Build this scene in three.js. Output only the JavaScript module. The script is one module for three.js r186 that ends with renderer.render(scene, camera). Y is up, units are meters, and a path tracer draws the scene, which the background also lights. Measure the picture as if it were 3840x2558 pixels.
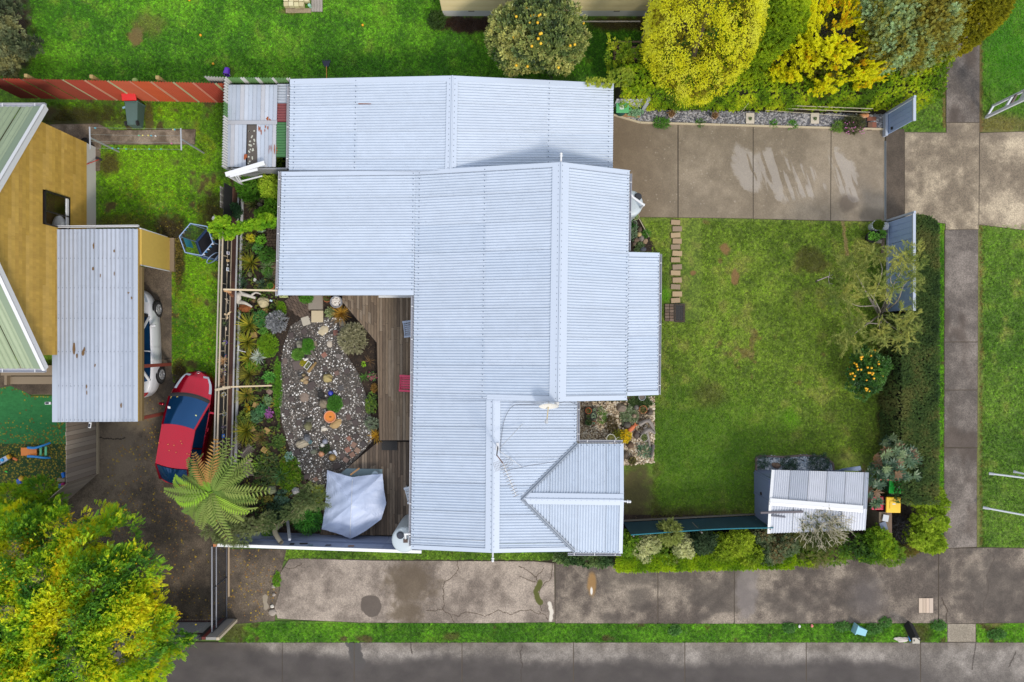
import * as THREE from 'three';
import { mergeGeometries } from 'three/addons/utils/BufferGeometryUtils.js';
import { RoundedBoxGeometry } from 'three/addons/geometries/RoundedBoxGeometry.js';

// ---------------------------------------------------------------- camera, sky, sun, exposure
const H = 27, F = 2560;                                   // flying height in metres; focal length in pixels of the 3840-wide photograph
const camera = new THREE.PerspectiveCamera(2 * Math.atan(1279 / F) * 180 / Math.PI, 3840 / 2558, 0.1, 2000);
camera.position.set(0, H, 0); camera.up.set(0, 0, -1); camera.lookAt(0, 0, 0);
const scene = new THREE.Scene();
const renderer = new THREE.WebGLRenderer({ antialias: true });
renderer.toneMapping = THREE.LinearToneMapping;
renderer.toneMappingExposure = 1.76;
renderer.shadowMap.enabled = true;
const SUN = new THREE.Vector3(0.42, 0.78, 0.62).normalize();
{
  const w = 512, h = 256, d = new Float32Array(w * h * 4), v = new THREE.Vector3();
  for (let j = 0; j < h; j++) for (let i = 0; i < w; i++) {
    const el = (j + 0.5) / h * Math.PI - Math.PI / 2, az = ((i + 0.5) / w - 0.5) * 2 * Math.PI, o = (j * w + i) * 4;
    v.set(Math.cos(el) * Math.cos(az), Math.sin(el), Math.cos(el) * Math.sin(az));
    const up = Math.max(0, v.y), c = Math.max(0, v.dot(SUN));
    let L = 0.78 * (0.5 + 0.5 * up) + 0.45 * Math.pow(c, 5);
    const puff = 0.07 * (Math.sin(7 * v.x + 3 * v.z) * Math.sin(5 * v.z - 2 * v.x + 1) + Math.sin(13 * v.x * v.z + 4 * v.y));
    L *= 1 + puff;
    if (v.y < 0) L *= Math.max(0.25, 1 + 3 * v.y);
    d[o] = L * 0.93; d[o + 1] = L * 0.985; d[o + 2] = L * 1.09; d[o + 3] = 1;
  }
  const sky = new THREE.DataTexture(d, w, h, THREE.RGBAFormat, THREE.FloatType);
  sky.mapping = THREE.EquirectangularReflectionMapping; sky.magFilter = THREE.LinearFilter; sky.needsUpdate = true;
  scene.background = sky; scene.environment = sky;
}
const sun = new THREE.DirectionalLight(0xfff3e2, 1.5);
sun.position.copy(SUN).multiplyScalar(60); sun.castShadow = true; sun.shadow.radius = 20;
sun.shadow.mapSize.set(4096, 4096);
Object.assign(sun.shadow.camera, { left: -30, right: 30, top: 30, bottom: -30, near: 1, far: 140 });
scene.add(sun, sun.target);
const K = 1.5;                                            // how bright an open, level surface shows against its own colour
// ---------------------------------------------------------------- helpers
const V = (x, y, z) => new THREE.Vector3(x, y, z), PI = Math.PI;
function P(px, py, h = 0) { const k = (H - h) / F; return V((px - 1920) * k, h, (py - 1279) * k); }   // a point of the plan at height h
const U = H / F, gx = (px) => (px - 1920) * U, gz = (py) => (py - 1279) * U;
function rng(seed) { let s = seed | 0; return () => { s = (s + 0x6d2b79f5) | 0; let t = Math.imul(s ^ (s >>> 15), 1 | s); t = (t + Math.imul(t ^ (t >>> 7), 61 | t)) ^ t; return ((t ^ (t >>> 14)) >>> 0) / 4294967296; }; }
const R0 = rng(7), rr = (a, b, r = R0) => a + (b - a) * r(), pick = (a, r = R0) => a[Math.floor(r() * a.length)];
function hash(x, y) { let h = Math.imul(x, 374761393) + Math.imul(y, 668265263); h = Math.imul(h ^ (h >>> 13), 1274126177); return ((h ^ (h >>> 16)) >>> 0) / 4294967296; }
function vn(x, y) { const i = Math.floor(x), j = Math.floor(y); let u = x - i, v = y - j; u = u * u * (3 - 2 * u); v = v * v * (3 - 2 * v); const a = hash(i, j), b = hash(i + 1, j), c = hash(i, j + 1), d = hash(i + 1, j + 1); return a + (b - a) * u + (c - a) * v + (a - b - c + d) * u * v; }
function fbm(x, y, n = 4) { let s = 0, a = 0.5, t = 0; for (let i = 0; i < n; i++) { s += a * vn(x, y); t += a; a *= 0.5; x = x * 2.03 + 17.3; y = y * 2.03 + 5.7; } return s / t; }
const clamp = (v, a = 0, b = 1) => Math.min(b, Math.max(a, v)), ss = (a, b, v) => { const t = clamp((v - a) / (b - a)); return t * t * (3 - 2 * t); };
const mix3 = (a, b, t) => [a[0] + (b[0] - a[0]) * t, a[1] + (b[1] - a[1]) * t, a[2] + (b[2] - a[2]) * t];
const lin = (c) => { c /= 255; return c <= 0.04045 ? c / 12.92 : Math.pow((c + 0.055) / 1.055, 2.4); };
const enc = (l) => 255 * (l <= 0.0031308 ? l * 12.92 : 1.055 * Math.pow(l, 1 / 2.4) - 0.055);
const LUT = new Float32Array(256).map((_, i) => enc(lin(i) / K));
// the colour a thing shows in open daylight -> its own (base) colour
const C = (r, g, b) => new THREE.Color().setRGB(lin(r) / K, lin(g) / K, lin(b) / K);
const CC = (a) => C(a[0], a[1], a[2]);
function M(rgb, o = {}) { const { P: phys, ...rest } = o; return new (phys ? THREE.MeshPhysicalMaterial : THREE.MeshStandardMaterial)({ color: CC(rgb), roughness: 0.8, side: THREE.DoubleSide, ...rest }); }

const taken = new Map();
function numbered(n) { const k = taken.get(n) ?? 0; taken.set(n, k + 1); return k ? n + '_' + String(k).padStart(3, '0') : n; }
function tag(o, label, category, group, kind) { o.userData.label = label; if (category) o.userData.category = category; if (group) o.userData.group = group; if (kind) o.userData.kind = kind; return o; }
const shadowed = (m) => { m.castShadow = m.receiveShadow = true; return m; };
function thing(name, label, category, p = V(0, 0, 0), turn = 0, group) { const o = new THREE.Group(); o.name = numbered(name); o.position.copy(p); o.rotation.y = turn; scene.add(o); return tag(o, label, category, group); }
function struct(name) { const o = new THREE.Group(); o.name = numbered(name); o.userData.kind = 'structure'; scene.add(o); return o; }
function merge(list) {
  if (!Array.isArray(list)) return list;
  if (list.length === 1) return list[0];
  const out = list.map((g) => { g = g.index ? g.toNonIndexed() : g; for (const n of Object.keys(g.attributes)) if (!['position', 'normal', 'color'].includes(n)) g.deleteAttribute(n); return g; });
  return mergeGeometries(out);
}
function part(name, geo, m, parent, label) { const o = shadowed(new THREE.Mesh(merge(geo), m)); o.name = name; (parent ?? scene).add(o); if (label) o.userData.label = label; return o; }
function solo(name, label, category, geo, m, group) { const o = part(numbered(name), geo, m, scene); return tag(o, label, category, group); }   // a thing that is one mesh
function single(name, geo, m) { const o = part(numbered(name), geo, m, scene); o.userData.kind = 'structure'; return o; }
const B = (x0, x1, y0, y1, z0, z1) => new THREE.BoxGeometry(Math.abs(x1 - x0), Math.abs(y1 - y0), Math.abs(z1 - z0)).translate((x0 + x1) / 2, (y0 + y1) / 2, (z0 + z1) / 2);
const RB = (w, h, d, r = 0.02, s = 2) => new RoundedBoxGeometry(w, h, d, s, r);
function bar(a, b, w = 0.05, h = w) { const d = b.clone().sub(a), L = d.length(), g = new THREE.BoxGeometry(w, h, L), m = new THREE.Matrix4().lookAt(b, a, Math.abs(d.y) > 0.95 * L ? V(0, 0, 1) : V(0, 1, 0)); g.applyMatrix4(m); const c = a.clone().add(b).multiplyScalar(0.5); return g.translate(c.x, c.y, c.z); }
function rod(a, b, r0 = 0.02, r1 = r0, n = 7) { const d = b.clone().sub(a), L = d.length(), g = new THREE.CylinderGeometry(r1, r0, L, n, 1); g.applyQuaternion(new THREE.Quaternion().setFromUnitVectors(V(0, 1, 0), d.normalize())); const c = a.clone().add(b).multiplyScalar(0.5); return g.translate(c.x, c.y, c.z); }
const tube = (pts, r = 0.02, seg = 20, n = 6) => new THREE.TubeGeometry(new THREE.CatmullRomCurve3(pts), seg, r, n);
const cyl = (r0, r1, h, n = 20, open = false) => new THREE.CylinderGeometry(r1, r0, h, n, 1, open).translate(0, h / 2, 0);
const lathe = (pts, n = 24) => new THREE.LatheGeometry(pts.map(([r, y]) => new THREE.Vector2(r, y)), n);
function quadGeo(pts) { const g = new THREE.BufferGeometry(), p = []; for (let i = 0; i + 3 < pts.length; i += 4) for (const k of [0, 1, 2, 0, 2, 3]) { const q = pts[i + k]; p.push(q.x, q.y, q.z); } g.setAttribute('position', new THREE.Float32BufferAttribute(p, 3)); g.computeVertexNormals(); return g; }
// a prism over a polygon of [x, z] points, from y0 to y1
function prism(pts, y0, y1, bevel = 0) {
  const s = new THREE.Shape(pts.map(([x, z]) => new THREE.Vector2(x, -z)));
  const g = new THREE.ExtrudeGeometry(s, { depth: y1 - y0 - bevel * 2, bevelEnabled: bevel > 0, bevelSize: bevel, bevelThickness: bevel, bevelSegments: 1, bevelOffset: -bevel });
  return g.rotateX(-PI / 2).translate(0, y0 + bevel, 0);
}
const gp = (list) => list.map(([a, b]) => [gx(a), gz(b)]);         // plan pixels on the ground -> metres
// a lumpy stone
function stone(rx, ry, rz, seed, detail = 2, rough = 0.25) {
  const g = new THREE.IcosahedronGeometry(1, detail), p = g.attributes.position, v = V(0, 0, 0);
  for (let i = 0; i < p.count; i++) { v.fromBufferAttribute(p, i); const n = 1 + rough * 2 * (fbm(v.x * 1.6 + seed * 3.1, v.y * 1.6 + v.z * 2.3 + seed, 3) - 0.5); p.setXYZ(i, v.x * rx * n, v.y * ry * n, v.z * rz * n); }
  g.computeVertexNormals(); return g;
}
// ---- textures
function dataTex(w, h, data, srgb) { const t = new THREE.DataTexture(data, w, h); t.magFilter = THREE.LinearFilter; t.minFilter = THREE.LinearFilter; t.wrapS = t.wrapT = THREE.RepeatWrapping; if (srgb) t.colorSpace = THREE.SRGBColorSpace; t.needsUpdate = true; return t; }
function grey(n, f) { const d = new Uint8Array(n * n * 4); for (let j = 0; j < n; j++) for (let i = 0; i < n; i++) { const v = clamp(f(i / n, j / n)) * 255, o = (j * n + i) * 4; d[o] = d[o + 1] = d[o + 2] = v; d[o + 3] = 255; } return dataTex(n, n, d); }
const GRIT = grey(512, (u, v) => 0.6 * hash(u * 512 | 0, v * 512 | 0) + 0.4 * vn(u * 128, v * 128));
// a colour map over a rectangle of the plan; f(px, py) gives the colour seen in open daylight
function planTex(x0, y0, x1, y1, step, f, post) {
  const w = Math.min(2048, Math.ceil((x1 - x0) / step)), h = Math.min(2048, Math.ceil((y1 - y0) / step)), d = new Uint8Array(w * h * 4);
  for (let j = 0; j < h; j++) for (let i = 0; i < w; i++) {
    const px = x0 + (i + 0.5) / w * (x1 - x0), py = y1 - (j + 0.5) / h * (y1 - y0), c = f(px, py), o = (j * w + i) * 4;
    for (let k = 0; k < 3; k++) d[o + k] = LUT[clamp(c[k], 0, 255) | 0]; d[o + 3] = 255;
  }
  const spot = (px, py, r, c, a = 1) => {
    const ci = (px - x0) / (x1 - x0) * w, cj = (y1 - py) / (y1 - y0) * h, q = Math.max(0.7, r / step);
    for (let j = Math.floor(cj - q); j <= cj + q; j++) for (let i = Math.floor(ci - q); i <= ci + q; i++) {
      if (i < 0 || j < 0 || i >= w || j >= h || (i + 0.5 - ci) ** 2 + (j + 0.5 - cj) ** 2 > q * q) continue;
      const o = (j * w + i) * 4; for (let k = 0; k < 3; k++) d[o + k] += (LUT[c[k]] - d[o + k]) * a;
    }
  };
  const line = (pts, r, c, a = 1, jit = 0, rnd = R0) => { for (let s = 0; s + 1 < pts.length; s++) { const [ax, ay] = pts[s], [bx, by] = pts[s + 1], L = Math.hypot(bx - ax, by - ay), n = Math.ceil(L / 1.5); for (let i = 0; i <= n; i++) { const t = i / n, o = jit * (fbm(t * L / 25 + ax, s * 9 + ay, 3) - 0.5) * 2; spot(ax + (bx - ax) * t - (by - ay) / L * o, ay + (by - ay) * t + (bx - ax) / L * o, r * (0.6 + 0.8 * rnd()), c, a); } } };
  if (post) post(spot, line);
  const t = dataTex(w, h, d, true); t.wrapS = t.wrapT = THREE.ClampToEdgeWrapping; return t;
}
function planUV(g, x0, y0, x1, y1) { const p = g.attributes.position, uv = []; for (let i = 0; i < p.count; i++) { const px = p.getX(i) / U + 1920, py = p.getZ(i) / U + 1279; uv.push((px - x0) / (x1 - x0), (y1 - py) / (y1 - y0)); } g.setAttribute('uv', new THREE.Float32BufferAttribute(uv, 2)); return g; }
const bounds = (polys) => { const a = polys.flat(), xs = a.map((p) => p[0]), ys = a.map((p) => p[1]); return [Math.min(...xs), Math.min(...ys), Math.max(...xs), Math.max(...ys)]; };
function bump(m, x0, y0, x1, y1, tile, scale) { const t = GRIT.clone(); t.repeat.set((x1 - x0) * U / tile, (y1 - y0) * U / tile); t.needsUpdate = true; m.bumpMap = t; m.bumpScale = scale; return m; }
// a flat sheet of ground
function sheet(name, poly, y, step, f, o = {}) {
  const b = bounds([poly]), m = new THREE.MeshStandardMaterial({ map: planTex(...b, step, f, o.post), roughness: o.rough ?? 0.95 });
  bump(m, ...b, o.tile ?? 0.9, o.bump ?? 0.012);
  const s = new THREE.ShapeGeometry(new THREE.Shape(gp(poly).map(([x, z]) => new THREE.Vector2(x, -z)))).rotateX(-PI / 2).translate(0, y, 0);
  return single(name, planUV(s, ...b), m);
}
// slabs of one paving, each a piece of its own with a joint round it
function slabs(name, polys, top, thick, step, f, o = {}) {
  const g = struct(name), b = bounds(polys), m = new THREE.MeshStandardMaterial({ map: planTex(...b, step, f, o.post), roughness: o.rough ?? 0.9 });
  bump(m, ...b, o.tile ?? 0.7, o.bump ?? 0.006);
  if (o.roughFn) { const [x0, y0, x1, y1] = b, w = 512, h = Math.max(8, Math.round(512 * (y1 - y0) / (x1 - x0))), d = new Uint8Array(w * h * 4); for (let j = 0; j < h; j++) for (let i = 0; i < w; i++) { const v = 255 * o.roughFn(x0 + (i + .5) / w * (x1 - x0), y1 - (j + .5) / h * (y1 - y0)); d.set([v, v, v, 255], (j * w + i) * 4); } m.roughness = 1; m.roughnessMap = dataTex(w, h, d); }
  const bed = polys.map((p) => { const q = gp(p), cx = q.reduce((a, v) => a + v[0], 0) / q.length, cz = q.reduce((a, v) => a + v[1], 0) / q.length; return prism(q.map(([x, z]) => [x + 0.016 * Math.sign(x - cx), z + 0.016 * Math.sign(z - cz)]), top - thick, top - 0.01); }); part('bedding', bed, M([92, 82, 70], { roughness: 1 }), g);
  for (const p of polys) part(o.piece ?? 'slab', planUV(prism(gp(p), top - thick, top + rr(-0.003, 0.003), 0.006), ...b), m, g);
  return g;
}
const blob = (px, py, cx, cy, rx, ry, soft = 0.3, wob = 0.5) => { const d = Math.hypot((px - cx) / rx, (py - cy) / ry) + wob * (fbm(px / 22, py / 22, 3) - 0.5); return 1 - ss(1 - soft, 1 + soft, d); };
const inPoly = (poly, x, y) => { let c = false; for (let i = 0, j = poly.length - 1; i < poly.length; j = i++) { const [a, b] = poly[i], [p, q] = poly[j]; if ((b > y) !== (q > y) && x < (p - a) * (y - b) / (q - b) + a) c = !c; } return c; };
const rect = (x0, y0, x1, y1) => [[x0, y0], [x1, y0], [x1, y1], [x0, y1]];

// ---- foliage
function leafGeo(len, wid, fold = 0.25, n = 1) {                      // one leaf along +y, folded along its midrib
  const p = [0, 0, 0, -wid / 2, len * 0.5, wid * fold, 0, len, 0, 0, 0, 0, 0, len, 0, wid / 2, len * 0.5, wid * fold];
  const g = new THREE.BufferGeometry(); g.setAttribute('position', new THREE.Float32BufferAttribute(p, 3)); g.computeVertexNormals(); return g;
}
function sprig(seed, n, len, wid, spread, stem) {                     // leaves along a short twig
  const r = rng(seed), list = [];
  for (let i = 0; i < n; i++) {
    const g = leafGeo(len * rr(0.7, 1.15, r), wid * rr(0.8, 1.2, r)), t = n > 1 ? i / (n - 1) : 0;
    g.rotateX(spread * (1.15 - 0.75 * t) * rr(0.7, 1.2, r)).rotateY(i * 2.4 + rr(-0.4, 0.4, r)).translate(0, stem * t, 0); list.push(g);
  }
  return merge(list);
}
const SPRIG = {
  broad: sprig(1, 8, 0.13, 0.065, 1.0, 0.08), small: sprig(2, 9, 0.075, 0.045, 1.0, 0.09), fine: sprig(3, 10, 0.11, 0.022, 0.7, 0.14), needle: sprig(4, 12, 0.09, 0.016, 0.8, 0.12),
  long: sprig(5, 7, 0.24, 0.04, 0.9, 0.14), feather: (() => { const l = []; for (let i = 0; i < 9; i++) for (const s of [-1, 1]) { const t = i / 9; l.push(leafGeo(0.14 * (1 - 0.55 * t), 0.035).rotateZ(-s * 1.05).rotateY(s * 0.25).translate(0, 0.04 + 0.33 * t, 0.05 * t).scale(0.62, 0.75, 0.62)); } return merge(l); })(),
  tuft: sprig(6, 7, 0.07, 0.012, 0.75, 0.0), wide: sprig(8, 6, 0.2, 0.12, 1.15, 0.06), cypress: sprig(9, 14, 0.075, 0.03, 0.9, 0.1), weep: sprig(10, 9, 0.26, 0.03, 1.5, 0.3),
};
const LEAF = new THREE.MeshPhysicalMaterial({ color: 0xffffff, roughness: 0.85, side: THREE.DoubleSide, transmission: 0.4, thickness: 0, specularIntensity: 0.3 });
const WAXY = new THREE.MeshStandardMaterial({ color: 0xffffff, roughness: 0.45, side: THREE.DoubleSide });
const Y1 = V(0, 1, 0);
// items: {p, n, s} -> one part made of many leaf sprigs
function leaves(name, parent, kind, items, cols, o = {}) {
  const im = new THREE.InstancedMesh(SPRIG[kind], o.mat ?? LEAF, items.length), q = new THREE.Quaternion(), q2 = new THREE.Quaternion(), m = new THREE.Matrix4(), sc = V(1, 1, 1), c = new THREE.Color(), r = rng(o.seed ?? items.length), cs = cols.map(CC), f = o.clump ?? 1.2;
  items.forEach((it, i) => {
    q.setFromUnitVectors(Y1, it.n); q2.setFromAxisAngle(Y1, r() * 6.283); q.multiply(q2); sc.setScalar(it.s); m.compose(it.p, q, sc); im.setMatrixAt(i, m);
    const t = clamp((fbm(it.p.x * f + it.p.y * 0.7 + 31, it.p.z * f - it.p.y * 0.6 + 9, 3) - 0.25) * 2 + (r() - 0.5) * 0.45, 0, 0.999) * (cs.length - 1), k = Math.floor(t);
    c.copy(cs[k]).lerp(cs[Math.min(k + 1, cs.length - 1)], t - k).multiplyScalar((o.gain ?? 1.65) * (0.8 + 0.4 * r())); c.r = Math.min(0.8, c.r); c.g = Math.min(0.8, c.g); im.setColorAt(i, c);
  });
  im.name = name; im.userData.kind = 'stuff'; shadowed(im); parent.add(im); return im;
}
const lerpN = (n, t, r, j = 0.35) => n.clone().lerp(V((r() - 0.5), (r() - 0.2), (r() - 0.5)).normalize(), t).add(V((r() - 0.5) * j, (r() - 0.5) * j, (r() - 0.5) * j)).normalize();
// sprigs through a set of lobes [x, y, z, rx, ry, rz] (local), mostly near their skins
function lobeItems(lobes, count, s0, s1, seed, o = {}) {
  const r = rng(seed), out = [], w = lobes.map((l) => l[3] * l[5] + l[3] * l[4]), W = w.reduce((a, b) => a + b);
  while (out.length < count) {
    let t = r() * W, i = 0; while (t > w[i]) { t -= w[i]; i++; } const [x, y, z, rx, ry, rz] = lobes[i];
    const u = r() * 6.283, c = o.half ? r() : r() * 1.5 - 0.5, s = Math.sqrt(1 - c * c), d = V(s * Math.cos(u), c, s * Math.sin(u));
    const lump = 1 + (o.lump ?? 0.3) * (fbm(d.x * 2.5 + i * 7 + seed, d.z * 2.5 + d.y * 2 + 3, 3) - 0.5) * 2, k = (o.inner ?? 0.55) + (1 - (o.inner ?? 0.55)) * Math.pow(r(), 0.6);
    const p = V(x + d.x * rx * k * lump, y + d.y * ry * k * lump, z + d.z * rz * k * lump); if (p.y < 0.02) p.y = 0.02 + r() * 0.05;
    if (o.keep && !o.keep(p, r)) continue;
    const n = V(d.x / rx, d.y / ry, d.z / rz).normalize(); n.lerp(Y1, o.up ?? 0.25).normalize();
    out.push({ p, n: lerpN(n, 0.35, r), s: rr(s0, s1, r) });
  }
  return out;
}
// a woody frame: limbs from the base to points inside the crown
function limbs(parent, base, tips, r0, m, name = 'trunk', bend = 0.3, seed = 3) {
  const r = rng(seed), list = tips.map((t, i) => { const a = base.clone().lerp(t, 0.35).add(V(rr(-bend, bend, r), rr(0, bend, r), rr(-bend, bend, r))), c = new THREE.CatmullRomCurve3([base, a, base.clone().lerp(t, 0.7).add(V(rr(-bend, bend, r) / 2, 0.1, rr(-bend, bend, r) / 2)), t]); return taper(c, i ? r0 * 0.6 : r0, r0 * 0.12, 12, 6); });
  return part(name, list, m, parent);
}
function taper(curve, r0, r1, seg = 12, n = 6) {
  const g = new THREE.TubeGeometry(curve, seg, 1, n), p = g.attributes.position, c = V(0, 0, 0), v = V(0, 0, 0);
  for (let i = 0; i <= seg; i++) { curve.getPointAt(i / seg, c); const k = r0 + (r1 - r0) * Math.pow(i / seg, 0.8); for (let j = 0; j <= n; j++) { const q = i * (n + 1) + j; v.fromBufferAttribute(p, q).sub(c).multiplyScalar(k).add(c); p.setXYZ(q, v.x, v.y, v.z); } }
  g.computeVertexNormals(); return g;
}
const BARK = M([105, 90, 72], { roughness: 0.95 }), BARK_GREY = M([150, 145, 132], { roughness: 0.95 });
function coloured(g, c) { const n = g.attributes.position.count, a = new Float32Array(n * 3); for (let i = 0; i < n; i++) { a[i * 3] = c.r; a[i * 3 + 1] = c.g; a[i * 3 + 2] = c.b; } g.setAttribute('color', new THREE.BufferAttribute(a, 3)); return g; }
const VC = new THREE.MeshStandardMaterial({ vertexColors: true, roughness: 0.7, side: THREE.DoubleSide });
// a low plant of merged sprigs: one mesh
function sprigs(kind, items, cols, seed = 1) {
  const r = rng(seed), q = new THREE.Quaternion(), m = new THREE.Matrix4();
  return items.map((it) => { const g = SPRIG[kind].clone(); q.setFromUnitVectors(Y1, it.n); m.compose(it.p, q, V(it.s, it.s, it.s)); g.rotateY(r() * 6.28).applyMatrix4(m); return coloured(g, CC(mix3(pick(cols, r), pick(cols, r), r())).multiplyScalar(1.1 + 0.5 * r())); });
}
// arching blades from one crown (flax, tussock, iris)
function blades(n, len, wid, cols, seed, o = {}) {
  const r = rng(seed), list = [], lay = o.lay ?? [0.25, 1.35];
  for (let i = 0; i < n; i++) {
    const az = r() * 6.283, el = rr(lay[0], lay[1], r), L = len * rr(0.65, 1.1, r), w = wid * rr(0.7, 1.2, r), seg = 4, p = [], dir = V(Math.cos(az), 0, Math.sin(az)), side = V(-dir.z, 0, dir.x), droop = (o.droop ?? 0.5) * rr(0.4, 1.2, r);
    let pos = dir.clone().multiplyScalar(rr(0, 0.05, r)), e = PI / 2 - el * 0.6; const rows = [];
    for (let s = 0; s <= seg; s++) { const t = s / seg, ww = w * (1 - t) * (0.6 + t * 1.4) * 0.9 + 0.002; rows.push([pos.clone().addScaledVector(side, -ww / 2), pos.clone().add(V(0, -ww * 0.25, 0)), pos.clone().addScaledVector(side, ww / 2)]); pos = pos.clone().add(dir.clone().multiplyScalar(Math.cos(e) * L / seg)).add(V(0, Math.sin(e) * L / seg, 0)); e -= (el * 0.55 + droop) / seg * (0.6 + t); }
    for (let s = 0; s < seg; s++) for (let k = 0; k < 2; k++) { const a = rows[s][k], b = rows[s][k + 1], c = rows[s + 1][k + 1], d = rows[s + 1][k]; for (const q of [a, b, c, a, c, d]) p.push(q.x, Math.max(0.01, q.y), q.z); }
    const g = new THREE.BufferGeometry(); g.setAttribute('position', new THREE.Float32BufferAttribute(p, 3)); g.computeVertexNormals(); list.push(coloured(g, CC(mix3(pick(cols, r), pick(cols, r), r())).multiplyScalar(1.1 + 0.5 * r())));
  }
  return list;
}
// ---------------------------------------------------------------- ground
const fine = (px, py, s) => (vn(px / s, py / s) - 0.5);
function lawn(px, py, o) {
  const n1 = fbm(px / 210 + o.s, py / 210, 4), n2 = fbm(px / 46 + 7, py / 46 + o.s, 4), n3 = fine(px, py, 3.1) * 0.6 + fine(px, py, 7) * 0.5;
  let c = mix3(o.lo, o.hi, ss(0.3, 0.7, n1 * 0.6 + n2 * 0.4 + n3 * 0.25));
  c = mix3(c, o.dry, (o.dryK ?? 0.7) * ss(o.d0 ?? 0.55, (o.d0 ?? 0.55) + 0.22, n2 * 0.6 + fbm(px / 110 + 3, py / 110 + o.s * 2, 3) * 0.4));
  if (o.soil) c = mix3(c, o.soil, 0.85 * ss(o.s0 ?? 0.62, (o.s0 ?? 0.62) + 0.12, fbm(px / 60 + o.s * 5, py / 60 + 11, 4)));
  const g = 1.1 + n3 * 0.5 + (hash(px | 0, py | 0) - 0.5) * 0.22; return [c[0] * g, c[1] * g, c[2] * g];
}
function concrete(px, py, o) {
  const n1 = fbm(px / 130 + o.s, py / 130, 4), n2 = fbm(px / 30, py / 30 + o.s, 4), n3 = fine(px, py, 2.6) + (hash(px | 0, py * 1.3 | 0) - 0.5) * 0.8;
  let c = mix3(o.lo, o.hi, ss(0.3, 0.7, n1 * 0.6 + n2 * 0.4)); const g = 1 + n3 * (o.grain ?? 0.22); return [c[0] * g, c[1] * g, c[2] * g];
}
const NORTH = { s: 3, lo: [66, 116, 24], hi: [106, 154, 36], dry: [126, 138, 60], d0: 0.58, dryK: 0.5 };
const WEST = { s: 9, lo: [82, 124, 14], hi: [120, 160, 24], dry: [120, 128, 26], soil: [84, 70, 36], s0: 0.66 };
const FRONT = { s: 15, lo: [92, 116, 33], hi: [122, 144, 48], dry: [142, 138, 76], d0: 0.52, dryK: 0.55, soil: [122, 110, 62], s0: 0.74 };
const BERM = { s: 21, lo: [78, 112, 32], hi: [108, 138, 48], dry: [150, 146, 78], d0: 0.56, dryK: 0.6 };
const VERGE = { s: 27, lo: [66, 112, 20], hi: [104, 150, 34], dry: [120, 130, 44], d0: 0.62, dryK: 0.5, soil: [92, 80, 52], s0: 0.7 };
const SOIL = [58, 44, 34];
const soilFn = (px, py) => { const n = fbm(px / 18, py / 18, 4), c = mix3([40, 29, 22], [84, 66, 50], n + fine(px, py, 2.5) * 0.7); return hash(px / 2 | 0, py / 2 | 0) > 0.985 ? [150, 130, 100] : c; };
const northFn = (px, py) => {
  let c = lawn(px, py, NORTH);
  c = mix3(c, [64, 50, 34], blob(px, py, 40, 130, 75, 160, 0.4, 0.8));
  c = mix3(c, [150, 112, 70], 0.8 * blob(px, py, 510, 140, 26, 34, 0.4, 1.2)); c = mix3(c, [128, 120, 70], 0.6 * blob(px, py, 560, 95, 60, 40, 0.6, 1));
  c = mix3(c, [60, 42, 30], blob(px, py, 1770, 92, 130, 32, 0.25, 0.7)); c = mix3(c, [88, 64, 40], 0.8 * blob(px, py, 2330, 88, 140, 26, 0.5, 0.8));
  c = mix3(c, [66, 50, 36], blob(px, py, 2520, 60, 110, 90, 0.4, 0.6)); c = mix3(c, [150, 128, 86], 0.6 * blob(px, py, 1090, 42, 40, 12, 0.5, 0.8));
  return c;
};
const westFn = (px, py) => {
  let c = lawn(px, py, WEST);
  c = mix3(c, [70, 60, 30], 0.8 * blob(px, py, 300, 440, 160, 40, 0.5, 1.2)); c = mix3(c, [92, 74, 44], 0.75 * blob(px, py, 410, 615, 34, 40, 0.5, 1));
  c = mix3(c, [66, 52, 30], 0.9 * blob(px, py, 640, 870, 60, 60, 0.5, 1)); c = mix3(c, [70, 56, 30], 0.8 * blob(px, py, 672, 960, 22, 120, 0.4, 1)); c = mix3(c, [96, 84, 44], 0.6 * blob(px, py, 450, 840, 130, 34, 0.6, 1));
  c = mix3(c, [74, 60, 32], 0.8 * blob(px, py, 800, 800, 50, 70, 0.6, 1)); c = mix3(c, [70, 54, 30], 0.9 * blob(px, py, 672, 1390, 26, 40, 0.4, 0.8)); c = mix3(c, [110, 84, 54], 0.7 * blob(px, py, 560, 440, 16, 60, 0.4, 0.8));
  return c;
};
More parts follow.
